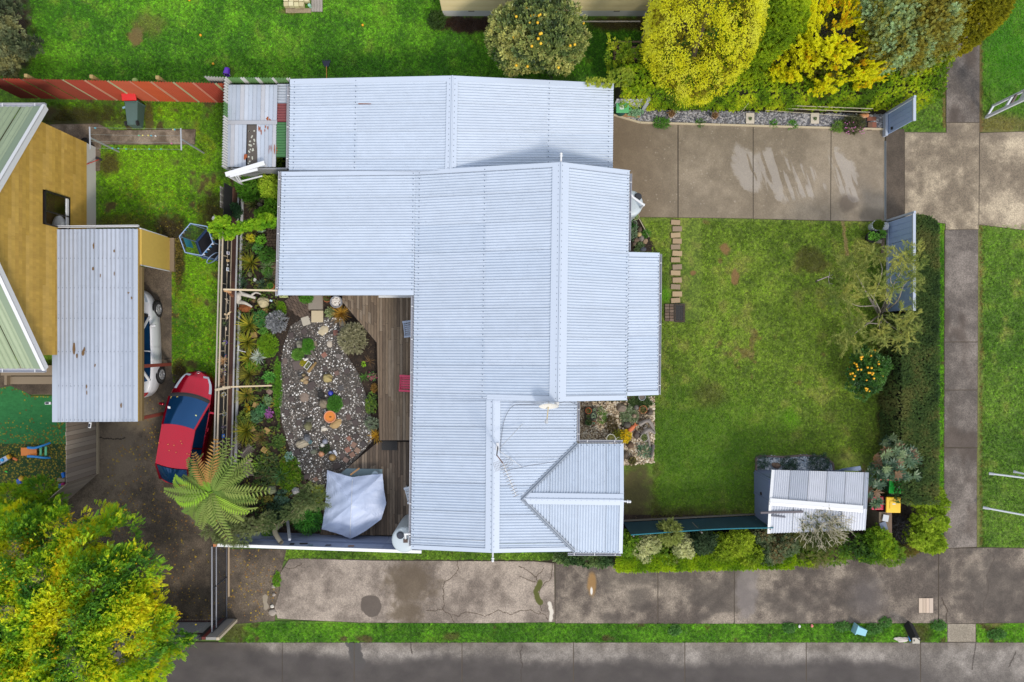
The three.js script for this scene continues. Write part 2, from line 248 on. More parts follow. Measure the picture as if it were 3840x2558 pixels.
const frontFn = (px, py) => {
  let c = lawn(px, py, FRONT);
  c = mix3(c, [84, 76, 36], 0.6 * blob(px, py, 3045, 975, 62, 46, 0.35, 0.9)); for (const [x, y, a, b] of [[2720, 932, 17, 22], [2757, 1042, 14, 28], [2600, 1022, 12, 9]]) c = mix3(c, [158, 116, 76], 0.85 * blob(px, py, x, y, a, b, 0.3, 1));
  c = mix3(c, [104, 166, 20], 0.7 * blob(px, py, 2495, 1105, 22, 34, 0.6, 0.7)); c = mix3(c, [118, 172, 24], 0.6 * blob(px, py, 2965, 1575, 34, 40, 0.7, 0.7));
  c = mix3(c, [78, 126, 16], 0.55 * blob(px, py, 2640, 1720, 320, 230, 0.7, 0.8)); c = mix3(c, [92, 74, 48], 0.4 * blob(px, py, 2660, 1480, 55, 40, 0.7, 1)); c = mix3(c, [96, 82, 54], 0.8 * blob(px, py, 2380, 1860, 70, 120, 0.5, 1));
  c = mix3(c, [72, 60, 36], 0.7 * blob(px, py, 2560, 1950, 220, 40, 0.7, 1)); c = mix3(c, [170, 146, 104], 0.8 * (1 - ss(5, 9, Math.abs(px - 3163 - (py - 840) * 0.09 + 8 * fine(px, py, 22)))) * (py < 960 ? 1 : 0));
  c = mix3(c, [62, 48, 32], 0.9 * ss(3275, 3330, px + 40 * fine(px, py, 30)) * ss(1180, 1260, py)); return c;
};
single('ground', new THREE.PlaneGeometry(600, 600).rotateX(-PI / 2).translate(0, -0.02, 0), M([92, 118, 52], { roughness: 1 }));
sheet('lawn', [[-160, -160], [2760, -160], [2760, 300], [1080, 330], [860, 330], [-160, 330]], 0.004, 1.5, northFn, { bump: 0.03 });
sheet('lawn', [[-160, 335], [880, 335], [890, 1480], [600, 1480], [150, 1440], [-160, 1440]], 0.004, 1.5, westFn, { bump: 0.03, post: (spot) => { const r = rng(8); for (let i = 0; i < 1500; i++) { const x = rr(370, 840, r), y = rr(700, 1440, r); if (fbm(x / 70, y / 70, 3) + 0.35 * blob(x, y, 640, 860, 120, 90, 0.8, 0.5) + (x < 690 && y > 1000 ? 0.2 : 0) > 0.5) spot(x, y, rr(1.5, 3, r), pick([[190, 170, 30], [170, 146, 36], [206, 190, 60]], r), 0.85); } } });
sheet('lawn', [[2330, 815], [3350, 815], [3350, 2010], [2320, 2010]], 0.004, 1.5, frontFn, { bump: 0.03 });
const bermFn = (px, py) => { let c = lawn(px, py, BERM); c = mix3(c, [74, 150, 16], 0.6 * blob(px, py, 3800, 180, 150, 200, 0.8, 0.5)); c = mix3(c, [150, 130, 84], 0.7 * blob(px, py, 3740, 470, 130, 40, 0.6, 0.8)); return mix3(c, [134, 104, 66], 0.75 * (1 - ss(4, 16, Math.abs(px - 3673 + 8 * fine(px, py, 12)))) + 0.7 * (1 - ss(3, 10, Math.abs(px - 3541 + 6 * fine(px, py, 9)))) * (py < 480 ? 1 : 0)); };
sheet('berm', rect(3660, -160, 4100, 496), 0.004, 1.5, bermFn, { bump: 0.03 });
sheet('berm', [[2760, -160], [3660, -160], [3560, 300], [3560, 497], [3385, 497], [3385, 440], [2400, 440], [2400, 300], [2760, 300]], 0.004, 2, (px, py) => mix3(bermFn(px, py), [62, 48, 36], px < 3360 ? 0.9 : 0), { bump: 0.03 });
sheet('berm', rect(3664, 838, 4100, 2068), 0.004, 1.5, (px, py) => mix3(lawn(px, py, BERM), [156, 142, 88], 0.6 * (1 - ss(4, 26, px - 3664 + 14 * fine(px, py, 15)))), { bump: 0.03 });
sheet('berm', rect(3340, 815, 3550, 2075), 0.003, 1.5, (px, py) => px > 3505 ? lawn(px, py, VERGE) : soilFn(px, py), { bump: 0.03 });
const vergeFn = (px, py) => { let c = lawn(px, py, VERGE); c = mix3(c, [96, 82, 54], 0.7 * blob(px, py, 3440, 2370, 46, 40, 0.5, 0.9)); c = mix3(c, [104, 92, 58], 0.7 * blob(px, py, 870, 2360, 60, 60, 0.5, 0.9)); c = mix3(c, [150, 130, 86], 0.75 * blob(px, py, 3730, 2330, 30, 22, 0.6, 0.8)); return mix3(c, [110, 90, 62], 0.6 * blob(px, py, 1690, 2385, 30, 14, 0.5, 0.9)); };
sheet('garden_bed', [[2080, 1930], [3510, 1930], [3510, 2070], [3330, 2100], [2760, 2122], [2080, 2116]], 0.008, 2, soilFn, { bump: 0.04 });
sheet('verge', [[820, 2345], [1010, 2330], [3552, 2330], [3552, 2412], [820, 2412]], 0.02, 1.5, vergeFn, { bump: 0.03 });
sheet('verge', [[3660, 2332], [4100, 2332], [4100, 2412], [3660, 2412]], 0.02, 1.5, vergeFn, { bump: 0.03 });
sheet('verge', [[1065, 2040], [2130, 2050], [2130, 2112], [1050, 2104]], 0.004, 1.5, (px, py) => mix3(lawn(px, py, { ...VERGE, lo: [84, 116, 34], hi: [122, 150, 50] }), [52, 40, 28], 0.9 * ss(2096, 2106, py + 12 * fine(px, py, 14))), { bump: 0.03 });

// front driveway of broad slabs, wet in places
const wet = (px, py) => { let w = 0; const u = px - 0.32 * (py - 640); for (const [x, y, a, b, k] of [[2800, 640, 46, 92, 0.25], [2905, 650, 75, 95, 0.5], [3010, 680, 70, 60, 0.5], [3160, 660, 44, 95, 0.5]]) w = Math.max(w, blob(u, py, x, y, a, b, 0.15, 0.7) * ss(k - 0.03, k + 0.06, fbm(u / 17 + 3, py / 120, 4))); return w; };
slabs('driveway', [[[2270, 432], [2302, 436], [2400, 463], [2540, 468], [2540, 815], [2270, 812]], [[2544, 468], [2822, 474], [2822, 819], [2544, 815]], [[2825, 474], [3114, 483], [3112, 827], [2825, 820]], [[3117, 483], [3316, 488], [3316, 830], [3115, 827]]], 0.03, 0.1, 1.5, (px, py) => {
  let c = concrete(px, py, { s: 2, lo: [130, 117, 99], hi: [156, 142, 122], grain: 0.14 }); c = mix3(c, [112, 92, 68], 0.5 * (1 - ss(2300, 2620, px))); c = mix3(c, [172, 160, 148], 0.6 * ss(2900, 3200, px) * ss(560, 760, py) * fbm(px / 40, py / 40, 3));
  c = mix3(c, [188, 180, 172], 0.5 * wet(px, py)); c = mix3(c, [96, 84, 74], 0.6 * blob(px, py, 3175, 765, 34, 30, 0.4, 0.8)); return mix3(c, [100, 90, 78], 0.5 * blob(px, py, 3270, 805, 60, 24, 0.5, 0.8)); },
  { roughFn: (px, py) => 0.85 - 0.6 * wet(px, py), bump: 0.003, post: (spot) => { const r = rng(5); for (let i = 0; i < 160; i++) spot(rr(2400, 3000, r), rr(480, 800, r), rr(1, 3, r), [184, 172, 156], 0.5); } });
slabs('driveway_threshold', [rect(3322, 486, 3389, 832)], 0.03, 0.1, 1.5, (px, py) => concrete(px, py, { s: 4, lo: [74, 64, 54], hi: [100, 88, 76] }));
const crossFn = (px, py) => concrete(px, py, { s: 6, lo: [128, 115, 98], hi: [200, 184, 158], grain: 0.28 });
slabs('vehicle_crossing', [[[3392, 497], [3548, 499], [3548, 462], [3671, 462], [3668, 860], [3545, 861], [3545, 838], [3392, 820]], [[3674, 500], [4100, 486], [4100, 900], [3820, 860], [3670, 842]]], 0.032, 0.1, 1.5, (px, py) => mix3(crossFn(px, py), [110, 98, 86], 0.7 * (1 - ss(0, 50, Math.min(px - 3392, py - 497))) * fbm(px / 30, py / 30, 3)));
const pathFn = (px, py) => mix3(concrete(px, py, { s: 8, lo: [98, 90, 84], hi: [142, 132, 124], grain: 0.3 }), [76, 64, 56], 0.6 * ss(0.48, 0.75, fbm(px / 70, py / 110 + 2, 3)));
slabs('footpath', [[[3549, -160], [3672, -160], [3671, 459], [3548, 459]], [[3543, 864], [3666, 862], [3665, 1281], [3541, 1281]], [[3541, 1284], [3665, 1284], [3664, 1461], [3541, 1461]], [[3541, 1464], [3664, 1464], [3663, 1677], [3540, 1677]], [[3540, 1681], [3662, 1681], [3661, 2050], [3540, 2055]]], 0.03, 0.1, 1.5, pathFn, { tile: 0.5 });
// shared drive along the south side
const crackPaths = [[[1715, 2105], [1712, 2150], [1668, 2180], [1665, 2260], [1660, 2283]], [[1600, 2290], [1665, 2285], [1698, 2312], [1760, 2292], [1815, 2305], [1870, 2290], [1925, 2300], [1990, 2290], [2030, 2300]], [[1698, 2312], [1700, 2335]], [[1948, 2120], [2005, 2165], [2030, 2205], [2012, 2240], [2030, 2290], [2060, 2330]], [[2030, 2205], [2060, 2170], [2070, 2110]], [[1950, 2160], [2010, 2185]], [[2005, 2165], [2040, 2130]], [[1060, 2130], [1110, 2125], [1130, 2108]]];
const oldSlab = [[1042, 2318], [1030, 2280], [1050, 2215], [1052, 2150], [1085, 2098], [1130, 2094], [1400, 2102], [2000, 2105], [2078, 2112], [2080, 2332], [1800, 2336], [1350, 2334], [1100, 2322]];
slabs('shared_drive', [oldSlab, [[2083, 2112], [2140, 2118], [2465, 2120], [2465, 2338], [2083, 2336]], [[2468, 2120], [2751, 2118], [2751, 2338], [2468, 2338]], [[2754, 2112], [3130, 2100], [3330, 2092], [3516, 2060], [3516, 2336], [2754, 2338]], [[3520, 2058], [3700, 2054], [4100, 2062], [4100, 2332], [3540, 2338], [3520, 2336]]], 0.03, 0.1, 1.5, (px, py) => {
  const o = px < 2080 ? { s: 12, lo: [124, 112, 102], hi: [178, 164, 150], grain: 0.26 } : { s: 13, lo: [92, 82, 74], hi: [158, 145, 130], grain: 0.3 };
  let c = concrete(px, py, o);
  c = mix3(c, [98, 84, 66], 0.75 * Math.max(blob(px, py, 1540, 2190, 90, 70, 0.5, 1.1), blob(px, py, 1530, 2290, 60, 44, 0.5, 1.1))); c = mix3(c, [92, 82, 74], 0.85 * blob(px, py, 1391, 2271, 40, 40, 0.06, 0.35));
  if (px > 2080) { c = mix3(c, [70, 63, 58], 0.55 * ss(0.44, 0.66, fbm(px / 120 + 5, py / 90, 4))); c = mix3(c, [140, 132, 130], 0.65 * blob(px, py, 2800, 2210, 42, 110, 0.3, 0.6)); c = mix3(c, [176, 134, 78], 0.8 * blob(px, py, 2220, 2190, 17, 46, 0.35, 0.5)); c = mix3(c, [236, 232, 226], blob(px, py, 2218, 2215, 5, 16, 0.3, 0.4)); c = mix3(c, [104, 98, 98], 0.5 * blob(px, py, 3250, 2240, 60, 70, 0.7, 0.6)); }
  return c; },
  { tile: 0.45, post: (spot, line) => { for (const p of crackPaths) line(p, 1.3, [70, 56, 44], 0.6, 11); line([[2020, 2180], [2015, 2240], [2022, 2262]], 8, [88, 92, 34], 0.7, 12); line([[2060, 2260], [2066, 2325]], 6, [226, 218, 204], 0.6, 10); line([[3530, 2240], [3548, 2290], [3546, 2336]], 2, [72, 60, 50], 0.7, 6); line([[3700, 2060], [3720, 2080], [3700, 2200], [3680, 2300]], 2, [84, 74, 66], 0.6, 14); } });
const roadFn = (px, py) => {
  let c = concrete(px, py, { s: 30, lo: [112, 105, 99], hi: [164, 156, 148], grain: 0.24 }); const edge = 2472 - 30 * ss(1500, 1100, px) - 60 * ss(1050, 800, px) + 50 * (fbm(px / 180, 3, 3) - 0.5) + 40 * ss(3000, 3600, px);
  c = mix3(c, mix3([62, 57, 56], [86, 80, 77], fbm(px / 60, py / 40, 3)), 0.9 * ss(edge - 22, edge + 26, py + 26 * (fbm(px / 30, py / 30, 3) - 0.5)) * (1 - 0.8 * ss(3350, 3600, px))); return mix3(c, [88, 74, 58], 0.45 * (1 - ss(2404, 2460, py)) * fbm(px / 50, py / 30, 3)); };
slabs('lane', [[-160, 1058], [1060, 1327], [1330, 1731], [1734, 2149], [2152, 2566], [2569, 3021], [3024, 3449], [3452, 4100]].map(([a, b]) => rect(a, 2409, b, 2760)), 0.03, 0.1, 1.6, roadFn, { tile: 0.4, post: (spot, line) => { line([[1330, 2410], [1340, 2500]], 14, [84, 80, 78], 0.6, 20); for (const p of [[[1958, 2420], [1950, 2560]], [[3660, 2410], [3642, 2510]], [[3805, 2440], [3785, 2500]], [[1540, 2410], [1545, 2450]]]) line(p, 1.6, [74, 66, 60], 0.7, 8); } });
slabs('path_link', [rect(3552, 2339, 3657, 2406)], 0.03, 0.1, 1.5, (px, py) => concrete(px, py, { s: 40, lo: [146, 136, 120], hi: [176, 164, 146] }));
// neighbour's asphalt drive
const asphaltFn = (px, py) => {
  let c = concrete(px, py, { s: 50, lo: [78, 68, 58], hi: [122, 108, 92], grain: 0.34 }); c = mix3(c, [134, 120, 102], 0.7 * blob(px, py, 450, 1680, 80, 180, 0.6, 1.1)); c = mix3(c, [146, 130, 104], 0.6 * blob(px, py, 520, 1560, 60, 60, 0.6, 1)); c = mix3(c, [118, 106, 84], 0.6 * blob(px, py, 560, 1260, 60, 160, 0.7, 0.9)); return c; };
const litter = (x0, y0, x1, y1, n, seed, cols) => (spot) => { const r = rng(seed); for (let i = 0; i < n; i++) { const x = rr(x0, x1, r), y = rr(y0, y1, r); if (fbm(x / 60, y / 60, 3) < 0.42) continue; spot(x, y, rr(1.2, 3, r), pick(cols, r), 0.85); } };
sheet('neighbour_drive', [[200, 1340], [520, 1000], [644, 1010], [644, 1400], [800, 1460], [860, 2060], [1075, 2060], [1060, 2120], [1030, 2330], [850, 2345], [-160, 2345], [-160, 2060], [200, 1905], [250, 1880], [250, 1580], [200, 1580]], 0.012, 1.5, asphaltFn, { bump: 0.01, tile: 0.4, post: (spot, line) => { litter(400, 1500, 1050, 2330, 2600, 3, [[168, 132, 40], [200, 170, 40], [150, 104, 50], [120, 96, 50]])(spot); line([[372, 1640], [430, 1646], [470, 1640]], 2, [52, 44, 36], 0.8, 8); line([[640, 1345], [590, 1345]], 2, [52, 44, 36], 0.8, 8); line([[990, 2240], [1000, 2280]], 8, [168, 156, 138], 0.7, 10); } });
slabs('garden_path', [[[190, 468], [370, 465], [420, 490], [733, 486], [730, 541], [380, 541], [376, 640], [190, 640]]], 0.03, 0.08, 1.5, (px, py) => mix3(concrete(px, py, { s: 60, lo: [112, 98, 82], hi: [156, 142, 124], grain: 0.24 }), [74, 62, 46], 0.5 * ss(0.5, 0.72, fbm(px / 34, py / 34, 3))));
sheet('neighbour_yard', [[-160, 1380], [200, 1380], [200, 1480], [-160, 1480]], 0.014, 1.5, (px, py) => concrete(px, py, { s: 70, lo: [78, 66, 54], hi: [112, 98, 82] }));
// play lawn of green matting, covered in fallen leaves lower down
sheet('neighbour_lawn', [[-160, 1440], [0, 1455], [40, 1448], [95, 1470], [120, 1485], [250, 1485], [252, 1900], [-160, 1900]], 0.016, 1.2, (px, py) => { let c = mix3([34, 112, 56], [54, 140, 74], fbm(px / 9, py / 5, 3)); if (py > 1664) c = mix3([30, 62, 26], [52, 88, 32], fbm(px / 20, py / 20, 3)); return c; }, { post: (spot) => { const r = rng(31); for (let i = 0; i < 5200; i++) { const x = rr(-160, 250, r), y = rr(1440, 1900, r), d = ss(1600, 1740, y + 0.25 * x) + (fbm(x / 30, y / 30, 3) - 0.5) * 0.6 + (y < 1490 ? 0.55 * blob(x, y, 60, 1450, 60, 12, 0.4, 0.4) + (x > 90 && y > 1475 ? 0.7 : 0) : 0); if (r() < d) spot(x, y, rr(1.5, 3.5, r), pick([[150, 132, 26], [118, 104, 28], [170, 146, 30], [98, 84, 30]], r), 0.9); } } });

// individual grass tufts so that the lawns are not flat sheets
function tufts(label, poly, density, fn, seed, keep) {
  const b = bounds([poly]), n = Math.floor((b[2] - b[0]) * (b[3] - b[1]) * U * U * density), r = rng(seed), pts = [];
  for (let i = 0; i < n; i++) { const x = rr(b[0], b[2], r), y = rr(b[1], b[3], r); if (inPoly(poly, x, y) && (!keep || keep(x, y, r))) pts.push([x, y]); }
  const im = new THREE.InstancedMesh(SPRIG.tuft, LEAF, pts.length), m = new THREE.Matrix4(), q = new THREE.Quaternion(), c = new THREE.Color();
  pts.forEach(([x, y], i) => { const s = rr(0.55, 1.15, r); q.setFromEuler(new THREE.Euler(rr(-0.3, 0.3, r), r() * 6.28, rr(-0.3, 0.3, r))); m.compose(V(gx(x), 0.004, gz(y)), q, V(s, s * 0.8, s)); im.setMatrixAt(i, m); const k = fn(x, y); im.setColorAt(i, c.copy(CC(k)).multiplyScalar(1.7 + 0.9 * r())); });
  im.name = numbered('grass'); shadowed(im); scene.add(im); tag(im, label, 'grass', null, 'stuff');
}
tufts('short green lawn grass north of the red and grey fences', [[-60, -60], [2440, -60], [2440, 290], [1080, 285], [860, 300], [-60, 300]], 650, northFn, 1, (x, y, r) => !(y < 70 && x > 1650 && x < 2440) && !(blob(x, y, 510, 140, 26, 34) > 0.4) && !(x < 120 && r() < 0.7));
tufts('lush yellow-green grass of the back yard beside the trampoline', [[150, 385], [838, 385], [832, 1440], [650, 1440], [650, 900], [380, 860], [370, 560], [150, 460]], 550, westFn, 2, (x, y) => !(x < 740 && y > 455 && y < 548) && !(y > 455 && x < 376) && fbm(x / 60 + 45, y / 60 + 11, 4) < 0.63);
tufts('mown patchy grass of the front lawn between house and hedge', [[2430, 830], [3320, 838], [3310, 1960], [2440, 1960], [2460, 1500], [2480, 1200]], 420, frontFn, 3, (x, y, r) => blob(x, y, 2720, 932, 17, 22) < 0.3 && blob(x, y, 2757, 1042, 14, 28) < 0.3 && !(y > 1700 && x > 2830) && !(x < 2630 && x > 2505 && y < 1200));
tufts('mown grass berm right of the footpath', rect(3675, 845, 3900, 2050), 420, bermFn, 4);
tufts('bright mown grass berm in the far corner past the conifers', rect(3680, -60, 3900, 488), 420, bermFn, 5);
tufts('grass verge strip between the shared drive and the lane', [[830, 2350], [1010, 2338], [3548, 2336], [3548, 2408], [830, 2408]], 900, vergeFn, 6);
tufts('weedy grass verge right of the short path link', rect(3664, 2340, 3900, 2408), 900, vergeFn, 7);
tufts('grass strip outside the white-capped south fence', [[1075, 2055], [2085, 2065], [2085, 2100], [1075, 2096]], 700, (x, y) => lawn(x, y, { ...VERGE, lo: [84, 116, 34], hi: [122, 150, 50] }), 8);
tufts('thin grass strip between the dark hedge and the footpath', rect(3508, 838, 3538, 1900), 800, (x, y) => lawn(x, y, VERGE), 9);
tufts('grass left of the upper footpath', [[3440, 250], [3540, 175], [3540, 490], [3400, 490]], 500, bermFn, 10);
// ---------------------------------------------------------------- buildings
// a corrugated face between A-B (top) and D-C (foot); ribs run from top to foot; one mesh per sheet
function corr(parent, A, B, Cc, D, m, o = {}) {
  const W = A.distanceTo(B), pitch = o.pitch ?? 0.1, ribs = Math.max(1, Math.round(W / pitch)), per = o.per ?? 10, seg = o.seg ?? 6, amp = o.amp ?? 0.021, nrm = B.clone().sub(A).cross(D.clone().sub(A)).normalize(); if (o.flip ? false : nrm.y < 0) nrm.negate();
  const t0 = o.t0 ?? (() => 0), t1 = o.t1 ?? (() => 1), rows = o.rows ?? [0, 1], out = [];
  for (let q = 0; q + 1 < rows.length; q++) for (let i = 0; i < ribs; i += per) {
    const n = Math.min(per, ribs - i), pos = [], lift = (q ? 0 : 0.004) * ((o.topLift ?? 1)) + ((i / per) % 2 ? 0.003 : 0);
    const at = (a, tt) => { const s = Math.min(1, a / ribs), lo = Math.max(rows[q] - (q ? 0.004 : 0), t0(s)), hi = Math.min(rows[q + 1], t1(s)), t = lo + (hi - lo) * tt, w = a * 2 * PI; if (hi <= lo) return null; return A.clone().lerp(B, s).lerp(D.clone().lerp(Cc, s), t).addScaledVector(nrm, lift - (a - i > n - 0.3 && i + n < ribs && !o.profile ? 0.03 : 0) + (o.profile ? o.profile(a) : amp * Math.cos(w))); };
    for (let k = 0; k < n * seg; k++) { const a0 = i + k / seg, a1 = i + (k + 1) / seg, a = at(a0, 0), b = at(a1, 0), c = at(a1, 1), d = at(a0, 1); if (a && b && c && d) for (const v of [a, d, b, b, d, c]) pos.push(v.x, v.y, v.z); }
    if (!pos.length) continue;
    const g = new THREE.BufferGeometry(); g.setAttribute('position', new THREE.Float32BufferAttribute(pos, 3));
    const uv = []; for (let k = 0; k < pos.length / 3; k++) uv.push(pos[k * 3] * 0.23 + pos[k * 3 + 1] * 0.3, pos[k * 3 + 2] * 0.27 + i * 0.11); g.setAttribute('uv', new THREE.Float32BufferAttribute(uv, 2)); g.computeVertexNormals();
    out.push(part(o.name ?? 'roof_sheet', g, typeof m === 'function' ? m(i / per, q) : m, parent));
  }
  if (m === roofMat) { const sc = []; for (const r of rows) for (let a = 1; a < ribs; a += 2) { const s = a / ribs, t = Math.min(t1(s) - 0.015, Math.max(t0(s) + 0.015, r === 1 ? 0.97 : r + 0.012)); if (t1(s) - t0(s) < 0.1) continue; const p = A.clone().lerp(B, s).lerp(D.clone().lerp(Cc, s), t).addScaledVector(nrm, amp + 0.008); sc.push(new THREE.BoxGeometry(0.03, 0.012, 0.03).translate(p.x, p.y, p.z)); } part('screw_and_shade_dots', sc, M([92, 104, 124]), parent).userData.kind = 'stuff'; }  // dark dots for screws and, painted in, the shadows at rib ends
  return out;
}
function plate(pts, th = 0.012) { const n = pts[1].clone().sub(pts[0]).cross(pts[2].clone().sub(pts[0])).normalize(); if (n.y < 0) n.negate(); const a = pts.map((p) => p.clone().addScaledVector(n, th)), b = pts; const f = [...a]; for (let i = 0; i < pts.length; i++) { const j = (i + 1) % pts.length; f.push(a[i], b[i], b[j], a[j]); } f.push(...b.slice().reverse()); return quadGeo(f); }
function gutter(parent, a, b, w = 0.075, h = 0.09) { const d = b.clone().sub(a).normalize(), s = V(-d.z, 0, d.x), e = (o, y, ww, hh) => bar(a.clone().addScaledVector(s, o).add(V(0, y, 0)), b.clone().addScaledVector(s, o).add(V(0, y, 0)), ww, hh); const n = Math.round(a.distanceTo(b) / 1.2), st = []; for (let i = 0; i <= n; i++) { const c = a.clone().lerp(b, (i + 0.3) / (n + 0.6)); st.push(bar(c.clone().addScaledVector(s, -w / 2), c.clone().addScaledVector(s, w / 2), 0.025, 0.008)); } const g = part('gutter', [e(-w / 2, -h / 2, 0.012, h), e(w / 2, -h / 2, 0.014, h), e(0, -h, w, 0.01)], GUT, parent); for (const q of st) part('gutter_strap', q, WHITE, g); return g; }
const STAIN = planTexGrey();
function planTexGrey() { const n = 256, d = new Uint8Array(n * n * 4); for (let j = 0; j < n; j++) for (let i = 0; i < n; i++) { const v = 255 * (0.95 + 0.05 * fbm(i / 16, j / 16, 4) - (hash(i, j) > 0.9985 ? 0.25 : 0)), o = (j * n + i) * 4; d[o] = d[o + 1] = d[o + 2] = v; d[o + 3] = 255; } return dataTex(n, n, d, true); }
const DIRT = (() => { const n = 256, d = new Uint8Array(n * n * 4); for (let j = 0; j < n; j++) for (let i = 0; i < n; i++) { const v = clamp(0.93 + 0.16 * (fbm(i / 26, j / 26, 4) - 0.4) - 0.06 * fbm(i / 3, j / 9, 2)), o = (j * n + i) * 4; d[o] = 255 * v; d[o + 1] = 250 * v; d[o + 2] = 236 * v; d[o + 3] = 255; } return dataTex(n, n, d, true); })();
const steel = (rgb, o = {}) => M(rgb, { roughness: 0.42, map: STAIN, ...o });
const ROOF = [steel([206, 219, 237]), steel([203, 217, 236]), steel([208, 221, 239]), steel([204, 217, 235])], FLASH = M([198, 210, 228], { roughness: 0.45 }), WHITE = M([232, 234, 238], { roughness: 0.6 }), GUT = M([190, 192, 202], { roughness: 0.5 }), DARK = M([34, 33, 36], { roughness: 0.9 });
var roofMat = (i, q) => ROOF[(i * 7 + q * 3) % 4];
function cap(parent, a, b, wa, wb, roll = 0.025) {                       // ridge capping: a wing down each slope and a roll along the top
  const up = V(0, 0.022, 0); part('ridge_cap', [plate([a.clone().add(up), b.clone().add(up), b.clone().add(wb[0]).add(up), a.clone().add(wa[0]).add(up)]), plate([a.clone().add(up), b.clone().add(up), b.clone().add(wb[1]).add(up), a.clone().add(wa[1]).add(up)]), rod(a.clone().add(V(0, 0.04, 0)), b.clone().add(V(0, 0.04, 0)), roll, roll, 10)], FLASH, parent);
}
const slope = (from, to, len) => to.clone().sub(from).normalize().multiplyScalar(len);

{ // the main house
  const t = thing('house', 'large L-shaped house with pale blue-grey corrugated roof and crossing gables', 'house');
  const nW = P(1056, 645, 2.3), sW = P(1044, 1106, 2.3), nS = P(1558, 640, 2.55), sS = P(1552, 1106, 2.55), nR = P(2104, 609, 3.55), sR = P(2092, 1505, 3.55), sE = P(1549, 1496, 2.55), nE = P(2360, 640, 2.6), seE = P(2350, 1500, 2.6);
  const roof = new THREE.Group(); roof.name = 'roof'; t.add(roof);
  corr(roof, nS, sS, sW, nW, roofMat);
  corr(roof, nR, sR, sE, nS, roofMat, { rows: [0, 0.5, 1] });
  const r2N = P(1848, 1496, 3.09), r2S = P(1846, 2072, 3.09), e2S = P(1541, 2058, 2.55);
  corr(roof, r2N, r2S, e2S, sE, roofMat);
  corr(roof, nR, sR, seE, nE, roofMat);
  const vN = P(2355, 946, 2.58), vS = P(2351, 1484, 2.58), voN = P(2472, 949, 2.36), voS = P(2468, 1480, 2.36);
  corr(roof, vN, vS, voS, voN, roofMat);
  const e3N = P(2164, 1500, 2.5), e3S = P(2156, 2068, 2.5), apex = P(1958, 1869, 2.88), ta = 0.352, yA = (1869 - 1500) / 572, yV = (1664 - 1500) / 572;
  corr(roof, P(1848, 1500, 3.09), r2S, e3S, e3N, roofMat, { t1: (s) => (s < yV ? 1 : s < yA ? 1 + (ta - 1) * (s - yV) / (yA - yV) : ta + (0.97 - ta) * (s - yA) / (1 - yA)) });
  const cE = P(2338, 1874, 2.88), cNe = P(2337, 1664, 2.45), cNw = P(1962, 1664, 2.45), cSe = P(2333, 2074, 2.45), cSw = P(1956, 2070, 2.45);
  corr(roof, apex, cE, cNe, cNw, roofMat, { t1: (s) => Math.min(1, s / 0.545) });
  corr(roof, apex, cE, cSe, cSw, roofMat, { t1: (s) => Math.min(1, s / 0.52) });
  cap(roof, nR, sR, [slope(nR, nS, 0.3), slope(nR, nE, 0.3)], [slope(sR, sE, 0.3), slope(sR, seE, 0.3)]);
  cap(roof, P(1850, 1500, 3.09), r2S, [slope(r2N, sE, 0.25), slope(r2N, e3N, 0.25)], [slope(r2S, e2S, 0.25), slope(r2S, e3S, 0.25)]);
  cap(roof, apex, cE, [V(0, -0.03, -0.2), V(0, -0.03, 0.2)], [V(0, -0.03, -0.2), V(0, -0.03, 0.2)]);
  // barge flashings along the raking edges
  const strip = (a, b, w, y = 0.02) => plate([a.clone().add(V(0, y, 0)), b.clone().add(V(0, y, 0)), b.clone().add(w).add(V(0, y, 0)), a.clone().add(w).add(V(0, y, 0))]);
  const barge = (a, b, w) => part('barge_flashing', [strip(a, b, w), bar(a.clone().sub(V(0, 0.08, 0)), b.clone().sub(V(0, 0.08, 0)), 0.02, 0.2)], FLASH, roof);
  const s16 = V(0, 0, 0.15), n16 = V(0, 0, -0.17);
  barge(nW, nS, s16); barge(nS, nR, s16); barge(nR, nE, s16); barge(sW, sS, n16); barge(P(1825, 1498, 3.05), sR, n16); barge(sR, seE, n16); barge(vN, voN, V(0, 0, 0.15)); barge(vS, voS, V(0, 0, -0.14)); barge(e2S, r2S, V(0, 0, -0.14)); barge(r2S, P(2150, 2066, 2.5), V(0, 0, -0.14)); barge(cNe, cE, V(-0.13, 0, 0)); barge(cE, cSe, V(-0.13, 0, 0));
  // lead valleys
  for (const q of [P(2166, 1662, 2.5), P(2152, 2066, 2.5)]) part('valley', [bar(apex.clone().add(V(0, 0.035, 0)), q.clone().add(V(0, 0.03, 0)), 0.13, 0.02), rod(apex.clone().add(V(0, 0.06, 0.03)), q.clone().add(V(0, 0.05, 0.03)), 0.03, 0.03)], M([140, 152, 168], { roughness: 0.5 }), roof);
  for (const [p, d] of [[P(2104, 598, 3.5), -1], [P(1848, 2082, 3.04), 1], [P(2342, 1880, 2.84), 0]]) part('finial', [cyl(0.035, 0.03, 0.22, 10).translate(0, -0.1, 0), cyl(0.06, 0.045, 0.05, 10).translate(0, 0.1, 0), new THREE.SphereGeometry(0.05, 10, 8).translate(0, 0.19, 0)].map((g) => g.rotateX(d * 1.25).rotateZ(d ? 0 : -1.2).translate(p.x, p.y, p.z)), WHITE, roof);
  gutter(t, P(1048, 642, 2.26), P(1037, 1110, 2.26)); gutter(t, P(1546, 1112, 2.5), P(1537, 2050, 2.5)); gutter(t, P(2366, 650, 2.54), P(2360, 940, 2.54)); gutter(t, P(2478, 952, 2.3), P(2473, 1480, 2.3)); gutter(t, P(2170, 1508, 2.44), P(2169, 1656, 2.44)); gutter(t, P(2172, 1655, 2.4), P(2336, 1656, 2.4)); gutter(t, P(2130, 2079, 2.4), P(2330, 2080, 2.4));
